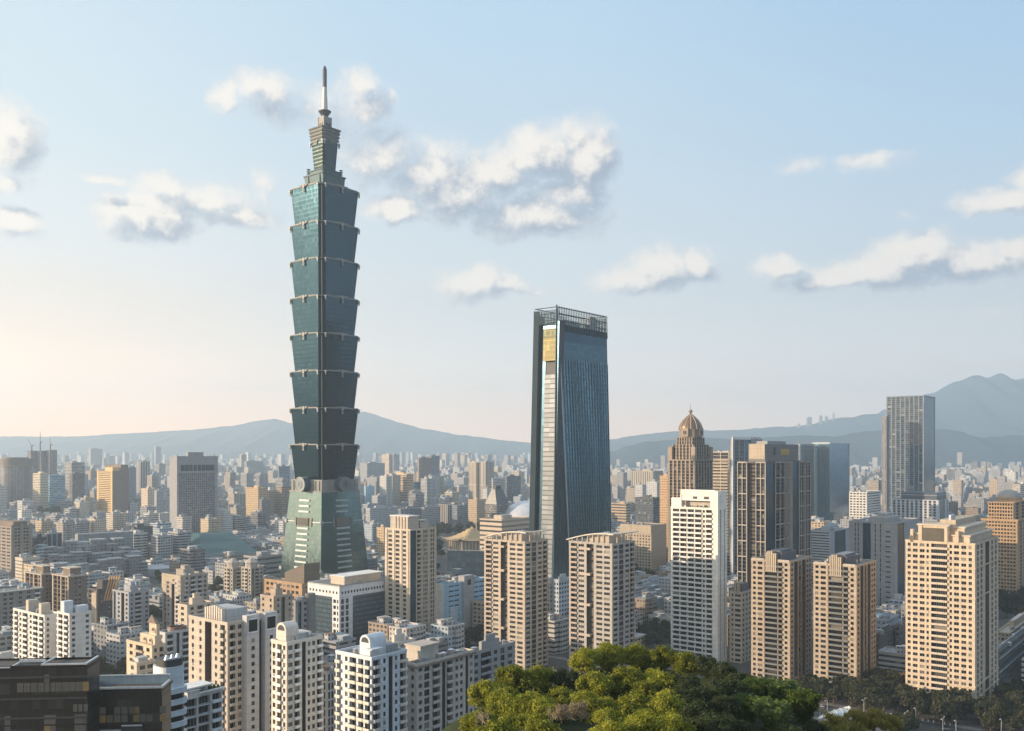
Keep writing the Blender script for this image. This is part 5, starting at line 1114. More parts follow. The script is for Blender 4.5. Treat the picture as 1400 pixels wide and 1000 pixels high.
m.obj('wedge_roof', wallm('wedge_brown', (.16, .13, .10), .4), t)
t, W, L, H = simple('office_block', 'grey office with teal glass band behind the orange sandstone block', 'office building', (333, 352, 388, 763, 950), (.30, .31, .32), 12, 5, 1.1, .4, .5)
# memorial hall with sweeping roof
def swept(label, px, yb, D, w, d, h, mat, base_h):
    X = (px - 700) / F * D; t = thing('memorial_hall', label, 'hall', (X, D, 0), R(GA - 20)); RECTS.append((626, 662, 711, D)); FOOT.append((X, D, w * .6, d * .6, GA - 20))
    part(t, 'wall', MTAN, (-w * .42, -d * .42, 0, w * .42, d * .42, base_h)); part(t, 'terrace', MCONC, (-w * .6, -d * .6, 0, w * .6, d * .6, 4))
    for i in range(12):
        for yy in (-d * .48,): part(t, 'column', MCREAM, (-w * .46 + i * w * .92 / 11 - .7, yy - .7, 4, -w * .46 + i * w * .92 / 11 + .7, yy + .7, base_h))
    for i in range(8): part(t, 'column', MCREAM, (-w * .48 - .7, -d * .42 + i * d * .84 / 7 - .7, 4, -w * .48 + .7, -d * .42 + i * d * .84 / 7 + .7, base_h))
    m = MB(); N_ = 14
    def hh(u, v):   # u,v in -1..1 : concave pagoda roof, corners swept up
        r = max(abs(u), abs(v)); return base_h + h * (1 - r) ** 1.6 + 3.5 * (abs(u) * abs(v)) ** 4
    for i in range(N_):
        for j in range(N_):
            q = [(-1 + 2 * (i + a) / N_, -1 + 2 * (j + b) / N_) for a, b in ((0, 0), (1, 0), (1, 1), (0, 1))]
            m.face([(u * w * .55, v * d * .55, hh(u, v)) for u, v in q])
    m.face([(x * w * .55, y * d * .55, base_h - .3) for x, y in ((-1, -1), (-1, 1), (1, 1), (1, -1))]); m.obj('swept_roof', mat, t, smooth=True)
swept('traditional memorial hall with a tan swept-up roof on columns, in the dark park', 645, 0, 1290, 62, 52, 18, wallm('ochre_roof', (.46, .33, .18)), 17)
t, W, L, H = simple('office_block', 'cream civic block with white horizontal stripes beside the memorial hall', 'office building', (656, 686, 726, 712, 1060), (.52, .44, .35), 40, 5.5, 1.1, .4)
# dark glass hall, trapezoid tower, curved white dome
t, W, L, H = glassy('glass_hall', 'low dark slate glass box by the park, left of the left canopy tower', (612, 612.5, 692, 752.5, 1000), curtain("slate_box_glass", (.055, .09, .12), (.05, .08, .10), bay=5, fl=5, band=.04, mull=.04, metal=.5, rough=.3, vmul=(.05, .08, .10)), ang=-14)
part(t, 'roof_edge', MGREY, (-.5, -.5, H, W + .5, L + .5, H + .8))
t, W, L, H = simple('office_block', 'brown glass office with sloping trapezoid roof beside the park', 'office building', (663, 679, 696, 690, 1500), (.26, .22, .18), 3, 3.6, .8, .7, .5, par=False, ph=False)
m = MB(); m.prism([(0, 0), (W, 0), (W, L), (0, L)], H, H + 24, [(W * .2, L * .35), (W * .8, L * .35), (W * .8, L * .65), (W * .2, L * .65)]); m.obj('sloping_roof', curtain("roof_glass", (.06, .07, .08), (.14, .13, .11), bay=4, fl=4, band=.2, mull=.15, metal=.1, rough=.4, vmul=(.12, .12, .11)), t); part(t, 'roof_box', MDARK, (W * .3, L * .38, H + 24, W * .7, L * .6, H + 30))
t = thing('stadium', 'white and gold domed stadium partly behind the folded skyscraper', 'stadium', ((722 - 700) / F * 1500, 1530, 0), 0); RECTS.append((705, 745, 678, 1490)); FOOT.append((26, 1530, 60, 60, 0))
m = MB()
for i in range(10):
    b0, b1 = i / 10 * math.pi / 2, (i + 1) / 10 * math.pi / 2; m.cyl(0, 0, 46 * math.cos(b0), 18 + 40 * math.sin(b0), 18 + 40 * math.sin(b1), 40, r1=max(.1, 46 * math.cos(b1)), cap=False)
m.obj('dome_roof', wallm('dome_white', (.55, .57, .6), .3, .2), t, smooth=True)
m = MB(); m.cyl(0, 0, 50, 0, 26, 40, r1=45); m.obj('stand', MTAN, t)
# white sheds and angular block right of the canopy towers
for i, (a_, b_, c_, y_, D_) in enumerate(((868, 880, 903, 806, 850), (872, 886, 912, 797, 900), (868, 876, 898, 816, 810))):
    lb = ('white low roofed shed, middle of three behind the right canopy tower', 'white low roofed shed, farthest of three behind the right canopy tower', 'white low roofed shed, nearest of three behind the right canopy tower')[i]
    t, W, L, H = simple('shed', lb, 'shed', (a_, b_, c_, y_, D_), (.42, .46, .50), 6, 5, .5, .3, roofc=(.62, .66, .70), group='white low sheds')
loc, a, W, L, H = fit(868, 888, 916, 826, 760)
t = thing('angular_hall', 'angular white hall with a slanting dark glass front', 'hall', loc, a)
m = MB(); m.prism([(0, 0), (W, 0), (W, L), (0, L)], 0, H, [(6, 8), (W, 8), (W, L), (2, L)]); m.obj('wall', [GND], t); m = MB(); m.prism([(5, 7.6), (W + .5, 7.6), (W + .5, L + .5), (1.5, L + .5)], H, H + 1.4, bottom=True); m.obj('roof', MWHITE, t)
# lower-right small blocks
t, W, L, H = simple('apartment_block', 'small blue grey block between the brown twin and sand stone tower', 'apartment building', (1198, 1212, 1229, 850, 640), (.34, .38, .42), 4, 3.6, .4, .35)
t, W, L, H = simple('apartment_block', 'dark brown low block in front of the small blue grey block', 'apartment building', (1197, 1203, 1226, 870, 600), (.11, .095, .09), 4, 3.6, .4, .4)
t, W, L, H = simple('apartment_block', 'dull brown block left beside the large sand stone tower', 'apartment building', (1224, 1230, 1248, 857, 620), (.16, .14, .13), 4, 3.6, .5, .4)
# skyline list: name-cat, label, left px, corner px, right px, top row, distance, colour, style
MID = [
 ('office_tower', 'striped grey office tower behind the gold slab', 88, 98, 116, 633, 2300, (.34,.33,.32), (8,3.6,1.1,.5,.2)),
 ('office_tower', 'dark brown office tower in front of the striped grey tower', 95, 99, 116, 648, 2000, (.14,.12,.12), (3,3.6,.7,.5,.2)),
 ('office_block', 'cream lit block beside the blue glass block, below the unfinished towers', 42, 55, 67, 648, 2150, (.60,.50,.36), (8,3.8,1.1,.35,0)),
 ('office_block', 'blue glass block below the unfinished towers', 66, 68, 89, 651, 2120, (.20,.36,.48), (8,4,1.1,.5,.8)),
 ('apartment_tower', 'grey blue tower right behind the gold slab', 174, 175, 186, 640, 1900, (.30,.33,.38), (3,3.2,.5,.5,0)),
 ('apartment_tower', 'pale tower with vertical stripes left of the grey gridded tower', 186, 192, 205, 632, 2300, (.36,.36,.38), (6,200,.4,1,0)),
 ('apartment_tower', 'cream lit narrow apartment tower left of the grey gridded tower', 193, 202, 213, 669, 1750, (.56,.47,.36), (3,3.2,.5,.4,0)),
 ('apartment_tower', 'grey narrow apartment tower beside the cream narrow one', 211, 214, 224, 672, 1720, (.34,.37,.40), (3,3.2,.5,.4,0)),
 ('office_tower', 'hazy pale slab on the far left horizon', 121, 124, 140, 614, 5200, (.35,.35,.36), (6,4,.5,.5,0)),
 ('office_tower', 'hazy rounded-top tower on the far left horizon', 211, 213, 220, 611.5, 5400, (.33,.35,.40), (6,4,.5,.5,0)),
 ('apartment_tower', 'orange tan tower with stepped top, left of the pagoda skyscraper', 336, 353, 366, 668, 1700, (.52,.38,.22), (3.2,3.4,.5,.5,0)),
 ('office_block', 'grey brown block beside the orange tan stepped tower', 354, 358, 369, 684, 1600, (.20,.19,.19), (3,3.4,.5,.5,0)),
 ('office_block', 'cream glowing low block with vertical stripes left of the pagoda skyscraper', 312, 321, 338, 676, 1900, (.50,.44,.36), (4,100,.4,1,0)),
 ('office_tower', 'slate blue tower with white stair shaft near the pagoda skyscraper', 380, 381.5, 396, 638.5, 2100, (.20,.27,.34), (4,3.6,.8,.6,.5)),
 ('office_tower', 'cream tall block on the horizon left of the pagoda skyscraper', 327, 330, 337, 622, 3900, (.45,.41,.36), (5,4,.5,.5,0)),
 ('office_block', 'long blue grey block in the haze left of the pagoda skyscraper', 334, 337, 360, 631, 3500, (.30,.33,.36), (5,4,.5,.5,0)),
 ('apartment_tower', 'cream lit tower of a pair on the horizon right of the pagoda skyscraper', 522, 532, 536, 622, 3500, (.52,.44,.34), (5,3.6,.5,.5,0)),
 ('apartment_tower', 'grey tower of a pair on the horizon right of the pagoda skyscraper', 535, 538, 546, 622, 3500, (.36,.37,.38), (5,3.6,.5,.5,0)),
 ('office_block', 'wide grey block with recessed dark centre right of the pagoda skyscraper', 492, 502, 526, 634, 2700, (.33,.35,.37), (5,3.6,.5,.5,0)),
 ('office_tower', 'brown office tower with tan crown and blue glass base above the slim cream tower', 571, 573, 590, 627, 2350, (.28,.23,.19), (3,3.4,.6,.5,.2)),
 ('office_tower', 'dark slab behind the brown office tower with tan crown', 584, 590, 601, 624, 2700, (.16,.17,.19), (3,3.4,.6,.5,.2)),
 ('office_block', 'blue glass base block under the brown office tower', 566, 570, 593, 660, 2250, (.16,.32,.42), (5,4,1.1,.6,.8)),
 ('office_block', 'long lit orange office bar right of the pagoda skyscraper', 528, 556, 565, 649, 2200, (.58,.42,.25), (12,4,1.1,.45,0)),
 ('apartment_tower', 'cream tower with dark stripes, left of a wide pair in the distance', 641, 651, 657, 633, 2200, (.50,.43,.34), (5,60,.4,.97,0)),
 ('apartment_tower', 'cream and grey tower with dark stripes, right of a wide pair in the distance', 656, 664, 675, 632, 2180, (.44,.40,.35), (5,60,.4,.97,0)),
 ('office_block', 'charcoal office block left of the folded skyscraper', 690, 693, 712, 652, 2100, (.15,.16,.18), (3,3.6,.8,.6,.3)),
 ('office_block', 'white ribbon-window block left of the charcoal block', 672, 674, 692, 655, 2150, (.52,.53,.53), (10,3.8,1.1,.4,0)),
 ('office_block', 'striped tan and slate curtain-wall block below the cream striped pair', 600, 612, 641, 691, 1750, (.32,.28,.24), (6,100,.5,1,.3)),
 ('office_block', 'grey glass block right of the striped curtain-wall block', 618, 625, 655, 692, 1700, (.22,.25,.28), (3,3.6,.8,.5,.4)),
 ('apartment_block', 'tan stepped block in front of the trapezoid roofed office', 640, 652, 664, 684, 1640, (.44,.34,.23), (3,3.4,.5,.4,0)),
 ('apartment_block', 'long pale grey block row behind the slim cream tower', 500, 506, 544, 696, 1650, (.42,.44,.46), (3,3.3,.55,.45,0)),
 ('apartment_block', 'blue grey block row with vertical piers left of the park', 544, 548, 575, 697, 1620, (.26,.28,.31), (3,60,.5,.9,.2)),
 ('apartment_block', 'pale grey block with balconies left of the park', 576, 580, 602, 695, 1640, (.33,.35,.37), (3,3.3,.6,.5,0)),
 ('apartment_tower', 'gold apartment tower half hidden right of the pagoda skyscraper base', 515, 525, 531, 723, 1150, (.50,.38,.24), (3,3.2,.5,.4,0)),
 ('office_block', 'sky blue panelled block right of the pagoda skyscraper', 498, 500, 512, 666, 2000, (.30,.48,.60), (5,4,.3,.3,0)),
 ('office_block', 'white block with a tan side on the right near the airfield', 1384, 1395, 1420, 663, 1900, (.60,.54,.46), (9,4,1.1,.4,0)),
 ('office_block', 'long white airfield terminal building with window slots', 1291, 1318, 1320, 651, 3600, (.60,.60,.60), (5,8,.5,.7,0)),
 ('apartment_block', 'beige apartment block right of the tall blue grey tower', 1331, 1344, 1352, 668, 2300, (.42,.36,.29), (3,3.3,.5,.4,0)),
 ('apartment_block', 'slate and white block right of the tall blue grey tower', 1312, 1320, 1329, 667, 2250, (.28,.32,.37), (3,3.3,.6,.5,.2)),
 ('apartment_block', 'grey balcony block with a white side right of the tall blue grey tower', 1297, 1306, 1313, 672, 2200, (.45,.46,.47), (3,3.3,.6,.4,0)),
]
for nm, lb, a_, b_, c_, y_, D_, col, (bay, fl, ww, wh, g) in MID:
    simple(nm, lb, nm.split('_')[0] + (' tower' if 'tower' in nm else ' building'), (a_, b_, c_, y_, D_), col, bay, fl, ww, wh, g)
# ================================================================== hills
from mathutils import noise
MHILL = wallm('hazed_forest_hill', (.022, .045, .05), .95, var=.6, scale=.01, streak=False)  # forest green with some blue haze put into the colour
def ridge(name, prof, D, df, db, seed, rough=.06):
    pts = []; px = prof[0][0]; cols = []
    while px <= prof[-1][0]:
        for (a, ya), (b, yb) in zip(prof, prof[1:]):
            if a <= px <= b: t = (px - a) / (b - a); t = t * t * (3 - 2 * t) * .5 + t * .5; cols.append((px, ya + (yb - ya) * t)); break
        px += 3
    cols = [(p_, y_ + noise.fractal(Vector((p_ / 14, seed, 0)), 1.0, 2.0, 4) * (1.1 if len(prof) > 3 else 0)) for p_, y_ in cols]
    rows = [-1, -.86, -.72, -.58, -.46, -.35, -.25, -.16, -.08, 0, .15, .4, .7, 1]
    m = MB(); gridp = []
    for px, y in cols:
        h = zat(y, D); col = []
        for t in rows:
            dd = D + (t * df if t < 0 else t * db); X = (px - 700) / F * D * (1 + .0 * t)
            base_h = h * (1 - abs(t)) ** 1.15
            n = noise.fractal(Vector((X / 700, dd / 900, seed)), 1.0, 2.0, 5); sp = abs(noise.noise(Vector((X / 380, dd / 2500, seed + 5))))
            z = base_h * (1 + (n * rough * 3 - sp * .5) * (1 if t else 0) * min(1, abs(t) * 3)) + n * rough * h * .25
            col.append((X, dd, max(z, -4) if abs(t) < 1 else -4))
        gridp.append(col)
    for i in range(len(gridp) - 1):
        for j in range(len(rows) - 1): m.face([gridp[i][j], gridp[i + 1][j], gridp[i + 1][j + 1], gridp[i][j + 1]])
    o = m.obj(name, MHILL, None, smooth=True); o['kind'] = 'structure'; return o
ridge('hills', [(-120, 598), (0, 597), (100, 597), (190, 592), (260, 588), (320, 582), (350, 576), (375, 572.5), (400, 579), (440, 578), (470, 570), (497, 563), (520, 569), (545, 578), (580, 587), (640, 596), (690, 602), (720, 605), (760, 610), (800, 616)], 12000, 3000, 900, 3.1, .03)
ridge('hills', [(770, 616), (835, 601), (870, 595), (930, 589), (1010, 588), (1060, 584), (1083, 584), (1106, 580), (1150, 571), (1197, 566), (1210, 560), (1236, 549), (1274, 538), (1306, 523), (1336, 513), (1350, 517), (1368, 510.5), (1389, 519), (1400, 517), (1440, 530), (1520, 545)], 11000, 3000, 2000, 8.4, .03)
ridge('hills', [(800, 622), (838, 617), (860, 609), (885, 604), (930, 601), (960, 598), (990, 600), (1010, 605), (1060, 597), (1100, 595.5), (1140, 597), (1180, 590), (1205, 588.5), (1290, 587.5), (1315, 590), (1330, 596), (1345, 599), (1365, 597), (1385, 595), (1405, 597), (1500, 604)], 7000, 1100, 900, 1.7, .04)
# ================================================================== ground, roads
NGR = bpy.data.materials.new('city_ground'); NGR.use_nodes = True; n_ = NT(NGR.node_tree)
tc = n_.node('ShaderNodeTexCoord').outputs['Object']; nn = n_.node('ShaderNodeTexNoise', {'Vector': tc, 'Scale': .02, 'Detail': 8.0, 'Roughness': .7}).outputs[0]
n_.l.new(n_.ramp(nn, [(.35, (.045, .047, .05)), (.5, (.07, .07, .07)), (.62, (.035, .045, .025)), (.75, (.10, .095, .085))]), n_.n['Principled BSDF'].inputs['Base Color']); n_.n['Principled BSDF'].inputs['Roughness'].default_value = .9
m = MB(); m.face([(-16000, -1500, 0), (16000, -1500, 0), (16000, 16000, 0), (-16000, 16000, 0)]); o = m.obj('ground', NGR, None); o['kind'] = 'structure'
ga = R(GA); TR = Vector((math.cos(ga), math.sin(ga), 0)); TL = Vector((-math.sin(ga), math.cos(ga), 0))
RC0 = Vector((186, 478, 0))
def strip(name, off0, off1, s0, s1, z, mat, kind='structure'):
    m = MB(); P = [RC0 + TL * s0 + TR * off0, RC0 + TL * s0 + TR * off1, RC0 + TL * s1 + TR * off1, RC0 + TL * s1 + TR * off0]
    if z < .1: m.face([tuple(p + Vector((0, 0, z))) for p in P])
    else: m.prism([(p.x, p.y) for p in P], 0, z)
    o = m.obj(name, mat, None)
    if kind: o['kind'] = kind
    return o
MASPH = wallm('asphalt', (.055, .056, .06), .85, var=.2, scale=.3, streak=False); MPAV = wallm('pavement', (.22, .21, .20), .9, var=.2, scale=.5); MLINE = wallm('road_paint', (.5, .5, .48), .7)
strip('road', -13, 13, -300, 600, .05, MASPH); strip('pavement', 13, 18, -300, 600, .14, MPAV); strip('pavement', -18, -13, -300, 600, .14, MPAV); strip('median', -1.2, 1.2, -300, 600, .16, wallm('median_soil', (.07, .08, .04)))
m = MB()
for off in (-9, -5, 5, 9):
    for i in range(60):
        P = [RC0 + TL * (-120 + i * 7 + a) + TR * (off + b) for a, b in ((0, -.08), (0, .08), (3, .08), (3, -.08))]; m.face([tuple(p + Vector((0, 0, .054))) for p in P])
for i in range(12):
    P = [RC0 + TL * (-14 + a) + TR * (-12 + i * 2 + b) for a, b in ((0, 0), (0, .9), (4, .9), (4, 0))]; m.face([tuple(p + Vector((0, 0, .054))) for p in P])
o = m.obj('road_markings', MLINE, None); o['kind'] = 'structure'
def p_on(px, y):
    D = 175260 / (y - HOR); return Vector(((px - 700) / F * D, D, 0))
# ================================================================== street furniture and cars
def dup(root, loc, rz, label=None):
    r = root.copy(); C.objects.link(r); r.location = loc; r.rotation_euler = (0, 0, rz)
    if label: r['label'] = label
    for ch in list(root.children):
        c = ch.copy(); C.objects.link(c); c.parent = r
        for g in ch.children: d_ = g.copy(); C.objects.link(d_); d_.parent = c
    return r
def lamp(loc, label, arms=2, h=10):
    t = thing('street_lamp', label, 'street lamp', loc, ga, 'street lamps along the road')
    m = MB(); m.cyl(0, 0, .16, 0, h, 8, r1=.09); m.cyl(0, 0, .3, 0, .5, 8); m.obj('pole', MEDGE, t)
    for s in (-1, 1)[:arms]:
        m = MB(); m.tube((0, 0, h - .1), (s * 1.2, 0, h + .7), .08, 6); m.tube((s * 1.2, 0, h + .7), (s * 2.6, 0, h + .6), .07, 6); m.obj('arm', MEDGE, t)
        m = MB(); m.box(s * 2.6 - .5, -.18, h + .45, s * 2.6 + .5, .18, h + .62); m.obj('lamp_head', MWHITE, t)
    return t
for i, (px, y, arms, lb) in enumerate(((1131, 985, 1, 'single-arm street lamp left of the glass station shell'), (1121, 980, 1, 'single-arm street lamp farthest left by the station shell'), (1181, 984, 2, 'double-arm street lamp right of the glass station shell'), (1252, 996, 1, 'slim street lamp in front of dark trees below the sand tower'),
                          (1289, 1012, 2, 'double-arm street lamp below the sand tower, left one'), (1307, 1014, 1, 'curved single street lamp right of the double-arm lamp'), (1369, 1012, 1, 'street lamp at the far right by the tan bare tree'), (1239, 1003, 2, 'double-arm street lamp beside the parked cars'))):
    lamp(p_on(px, y), lb, arms, 10)
def car(loc, rz, col, label):
    t = thing('car', label, 'car', loc, rz, 'cars on the road'); paint = wallm('car_paint_' + label.split()[0], col, .3, .2)
    m = MB(); m.prism([(-2.2, -.88), (2.2, -.88), (2.2, .88), (-2.2, .88)], .3, .85, [(-2.15, -.86), (2.15, -.86), (2.15, .86), (-2.15, .86)], bottom=True); m.prism([(-1.5, -.78), (1.0, -.78), (1.0, .78), (-1.5, .78)], 1.35, 1.42, [(-1.3, -.7), (.8, -.7), (.8, .7), (-1.3, .7)], bottom=True); m.obj('body', paint, t)
    m = MB(); m.prism([(-2.0, -.84), (1.5, -.84), (1.5, .84), (-2.0, .84)], .85, 1.35, [(-1.5, -.76), (1.0, -.76), (1.0, .76), (-1.5, .76)]); m.obj('windows', WG, t)
    for x in (-1.4, 1.4):
        for y in (-.85, .85):
            m = MB(); m.tube((x, y - .1, .32), (x, y + .1, .32), .33, 10); m.obj('wheel', MDARK, t)
    for y in (-.6, .6): part(t, 'headlight', MSTEEL, (2.16, y - .18, .55, 2.24, y + .18, .72))
for off, s, c_, lb in ((-7, -12, (.6, .6, .6), 'white car on the road below the sand tower'), (-3.5, -20, (.03, .03, .035), 'black car beside the white car on the road'), (7, 30, (.25, .26, .28), 'silver car farther along the road behind the trees'), (-10.5, 20, (.5, .5, .5), 'pale car near the station shell'), (3.5, -34, (.08, .05, .05), 'dark red car at the bottom of the road'), (10.5, 66, (.4, .4, .38), 'beige car by the brown tower foot')):
    car(RC0 + TL * s + TR * off + Vector((0, 0, .05)), ga + R(90 if off < 0 else -90), c_, lb)
cp = [o for o in C.objects if o.name.startswith('car') and o.type == 'EMPTY']
rgc = random.Random(8)
for i in range(22):
    off = rgc.choice((-10.5, -7, -3.5, 3.5, 7, 10.5)); s = rgc.uniform(-60, 150)
    if any(abs(s - q) < 8 for q in (-12, -20, 30, 20, -34, 66)): continue
    p = RC0 + TL * s + TR * off + Vector((0, 0, .05)); k = rgc.randrange(len(cp)); dup(cp[k], p, ga + R(90 if off < 0 else -90), ('white', 'black', 'silver', 'pale', 'dark red', 'beige')[k % 6] + ' car in the traffic farther along the road')
# bollards
for i in range(14):
    m = MB() if i == 0 else None
    if i == 0: m.cyl(0, 0, .28, 0, .9, 8, r1=.22); m.cyl(0, 0, .3, .9, 1.1, 8); bo = m.obj('bollard', MWHITE, None); o = bo; tag(o, 'white bollard in a row along the road edge', 'bollard', 'row of white bollards along the road')
    else: o = bo.copy(); C.objects.link(o)
    p = RC0 + TR * 13.8 + TL * (-36 + i * 2.6); o.location = (p.x, p.y, .14)
# station entrance shell
P0 = p_on(1119, 983); t = thing('station_entrance', 'white and glass curved shell of an underground station entrance by the road', 'station entrance', (P0.x, P0.y, 0), R(8))
m = MB(); g_ = MB(); n = 12; prof = [(0, .6, .8), (3, 1.8, 2.2), (6, 2.6, 3.2), (9, 3.2, 4.2), (12, 3.5, 4.9), (14.5, 3.6, 5.4)]
for (x0, w0, h0), (x1, w1, h1) in zip(prof, prof[1:] + [(17, 3.7, 5.8)]):
    for i in range(n):
        a0, a1 = math.pi * i / n, math.pi * (i + 1) / n
        q = [(x0, -w0 * math.cos(a0), h0 * math.sin(a0)), (x1, -w1 * math.cos(a0), h1 * math.sin(a0)), (x1, -w1 * math.cos(a1), h1 * math.sin(a1)), (x0, -w0 * math.cos(a1), h0 * math.sin(a1))]
        (m if x0 >= 14 else g_).face(q); 
m.obj('shell_rim', MWHITE, t); g_.obj('glass_shell', wallm('shell_glass', (.38, .45, .5), .15, .4), t)
m = MB()
for x, w, h in prof + [(16.9, 3.7, 5.8)]:
    for i in range(n):
        a0, a1 = math.pi * i / n, math.pi * (i + 1) / n; m.tube((x, -w * math.cos(a0), h * math.sin(a0)), (x, -w * math.cos(a1), h * math.sin(a1)), .12, 4)
m.obj('rib', MWHITE, t)
# orange pleated canopy and low pavilion
P0 = p_on(1197, 934); t = thing('market_canopy', 'orange pleated canopy roof between the brown tower and sand stone tower', 'canopy', (P0.x, P0.y, 0), R(-12))
m = MB()
for i in range(9): x = i * 2; m.face([(x, 0, 4.5), (x + 1, 0, 5.6), (x + 1, 7, 5.6), (x, 7, 4.5)]); m.face([(x + 1, 0, 5.6), (x + 2, 0, 4.5), (x + 2, 7, 4.5), (x + 1, 7, 5.6)]); m.face([(x, 0, 2.5), (x + 1, 0, 2.8), (x + 1, 0, 5.6), (x, 0, 4.5)]); m.face([(x + 1, 0, 2.8), (x + 2, 0, 2.5), (x + 2, 0, 4.5), (x + 1, 0, 5.6)])
m.obj('pleated_roof', wallm('orange_canvas', (.55, .28, .05)), t); part(t, 'wall', MBROWN, (.5, .8, 0, 17.5, 6.5, 4.4)); part(t, 'post', MDARK, *[(x, .1, 0, x + .2, .3, 4.5) for x in range(0, 19, 3)])
P0 = p_on(1133, 957); t = thing('pavilion', 'low brown pavilion at the foot of the right brown tower', 'pavilion', (P0.x, P0.y, 0), R(20))
part(t, 'wall', MBROWN, (0, 0, 0, 16, 8, 3.4)); part(t, 'roof', wallm('pavilion_roof', (.13, .11, .10)), (-.8, -.8, 3.4, 16.8, 8.8, 3.9)); part(t, 'window', WG, *[(1 + i * 2.5, -.1, .8, 2.8 + i * 2.5, -.01, 2.6) for i in range(6)])
# ================================================================== trees
def leafmat(name, cols, trans=.35):
    m = bpy.data.materials.new(name); m.use_nodes = True; n = NT(m.node_tree); b = n.n['Principled BSDF']
    rv = n.node('ShaderNodeAttribute', attribute_name='rv').outputs['Fac']; oi = n.node('ShaderNodeObjectInfo').outputs['Random']
    tcx = n.node('ShaderNodeTexCoord').outputs['Object']; nz = n.node('ShaderNodeTexNoise', {'Vector': tcx, 'Scale': .55, 'Detail': 2.0}).outputs[0]
    f = n.m('ADD', n.m('MULTIPLY', rv, .45), n.m('ADD', n.m('MULTIPLY', oi, .42), n.m('MULTIPLY_ADD', nz, 1.0, -.42)), clamp=True)
    c = n.ramp(f, [(i / (len(cols) - 1), x) for i, x in enumerate(cols)])
    n.l.new(c, b.inputs['Base Color']); b.inputs['Roughness'].default_value = .55; b.inputs['Specular IOR Level'].default_value = .25
    tr = n.node('ShaderNodeBsdfTranslucent'); n.l.new(n.mix(.5, c, (.18, .22, .02)), tr.inputs[0]); mx = n.node('ShaderNodeMixShader', {0: trans})
    n.l.new(b.outputs[0], mx.inputs[1]); n.l.new(tr.outputs[0], mx.inputs[2]); n.l.new(mx.outputs[0], n.n['Material Output'].inputs[0]); return m
LM1 = leafmat('hill_leaves', [(.04, .05, .008), (.15, .17, .018), (.32, .33, .034), (.48, .46, .07)], .45)
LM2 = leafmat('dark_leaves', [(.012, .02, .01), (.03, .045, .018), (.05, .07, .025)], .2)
LM3 = leafmat('street_leaves', [(.018, .024, .014), (.035, .042, .022), (.06, .065, .03), (.09, .07, .045)], .15)
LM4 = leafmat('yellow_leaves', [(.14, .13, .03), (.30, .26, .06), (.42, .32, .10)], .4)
LM5 = leafmat('bamboo_leaves', [(.03, .06, .015), (.07, .115, .025), (.15, .19, .04)])
LM6 = leafmat('dry_twigs', [(.18, .15, .10), (.26, .21, .14), (.34, .27, .19)], .1)
MBARK = wallm('bark', (.10, .08, .06), .95, var=.4, scale=2)
def crown(rg, blobs, nleaf, size, flat=.5):
    m = MB()
    for _ in range(nleaf):
        bx, by, bz, br = rg.choice(blobs)
        d = Vector((rg.gauss(0, 1), rg.gauss(0, 1), rg.gauss(0, 1))).normalized()
        if d.z < -.45: d.z *= -.5
        r = br * (1 + rg.gauss(-.08, .24)) * (1 + .12 * math.sin(d.x * 9 + bx) * math.cos(d.y * 8 + bz))
        p = Vector((bx, by, bz)) + Vector((d.x * r, d.y * r, d.z * r * .82))
        nrm = (d + Vector((rg.gauss(0, .6), rg.gauss(0, .6), rg.gauss(.25, .6)))).normalized()
        u = nrm.orthogonal().normalized(); u = Matrix.Rotation(rg.uniform(0, 6.28), 3, nrm) @ u; v = nrm.cross(u)
        s = size * rg.uniform(.5, 1.45); l = s * rg.uniform(1.1, 1.9); bend = nrm * s * -.35
        m.face([tuple(p - v * l * .5 + bend), tuple(p + u * s * .5), tuple(p + v * l * .5 + bend), tuple(p - u * s * .5)], rv=rg.random() + .001)
    return m
def tree_proto(name, seed, rad, hgt, nb, nleaf, size, lm, label, cat='tree', trunk=True, group=None):
    rg = random.Random(seed); t = thing(name, label, cat, (0, 0, 0), 0, group)
    blobs = []
    for i in range(nb):
        d = Vector((rg.gauss(0, 1), rg.gauss(0, 1), rg.gauss(.25, 1))).normalized(); q = rg.uniform(.55, .78)
        blobs.append((d.x * rad * q, d.y * rad * q, hgt * .56 + d.z * hgt * .40 * q, rad * rg.uniform(.13, .38)))
    blobs.append((0, 0, hgt * .56, rad * .6))
    mb = MB(); h0 = hgt - rad * 1.1
    mb.tube((0, 0, -1.5), (rg.uniform(-.2, .2), 0, h0 * .55), rad * .075, 7, r1=rad * .055)
    for b in blobs[:9]: mid = Vector((b[0] * .4, b[1] * .4, (h0 * .55 + b[2]) * .5)); mb.tube((0, 0, h0 * .5), tuple(mid), rad * .04, 5, r1=rad * .025); mb.tube(tuple(mid), (b[0], b[1], b[2]), rad * .025, 5, r1=rad * .008)
    mb.obj('trunk', MBARK, t); crown(rg, blobs, nleaf, size).obj('crown', lm, t); return t
def bare_proto(seed, hgt, label, mat, name='bare_tree', spread=.5, depth=5):
    rg = random.Random(seed); t = thing(name, label, 'tree'); mb = MB()
    def br(p, d, l, r, k):
        q = p + d * l; mb.tube(tuple(p), tuple(q), r, 5 if k > 2 else 3, r1=r * .65)
        if k == 0: return
        for i in range(rg.choice((2, 3, 3))):
            dd = (d + Vector((rg.gauss(0, spread), rg.gauss(0, spread), rg.gauss(.12, spread * .6)))).normalized(); br(q, dd, l * rg.uniform(.6, .85), r * .6, k - 1)
    br(Vector((0, 0, -1)), Vector((0, 0, 1)), hgt * .3, hgt * .02, depth); mb.obj('branches', mat, t); return t
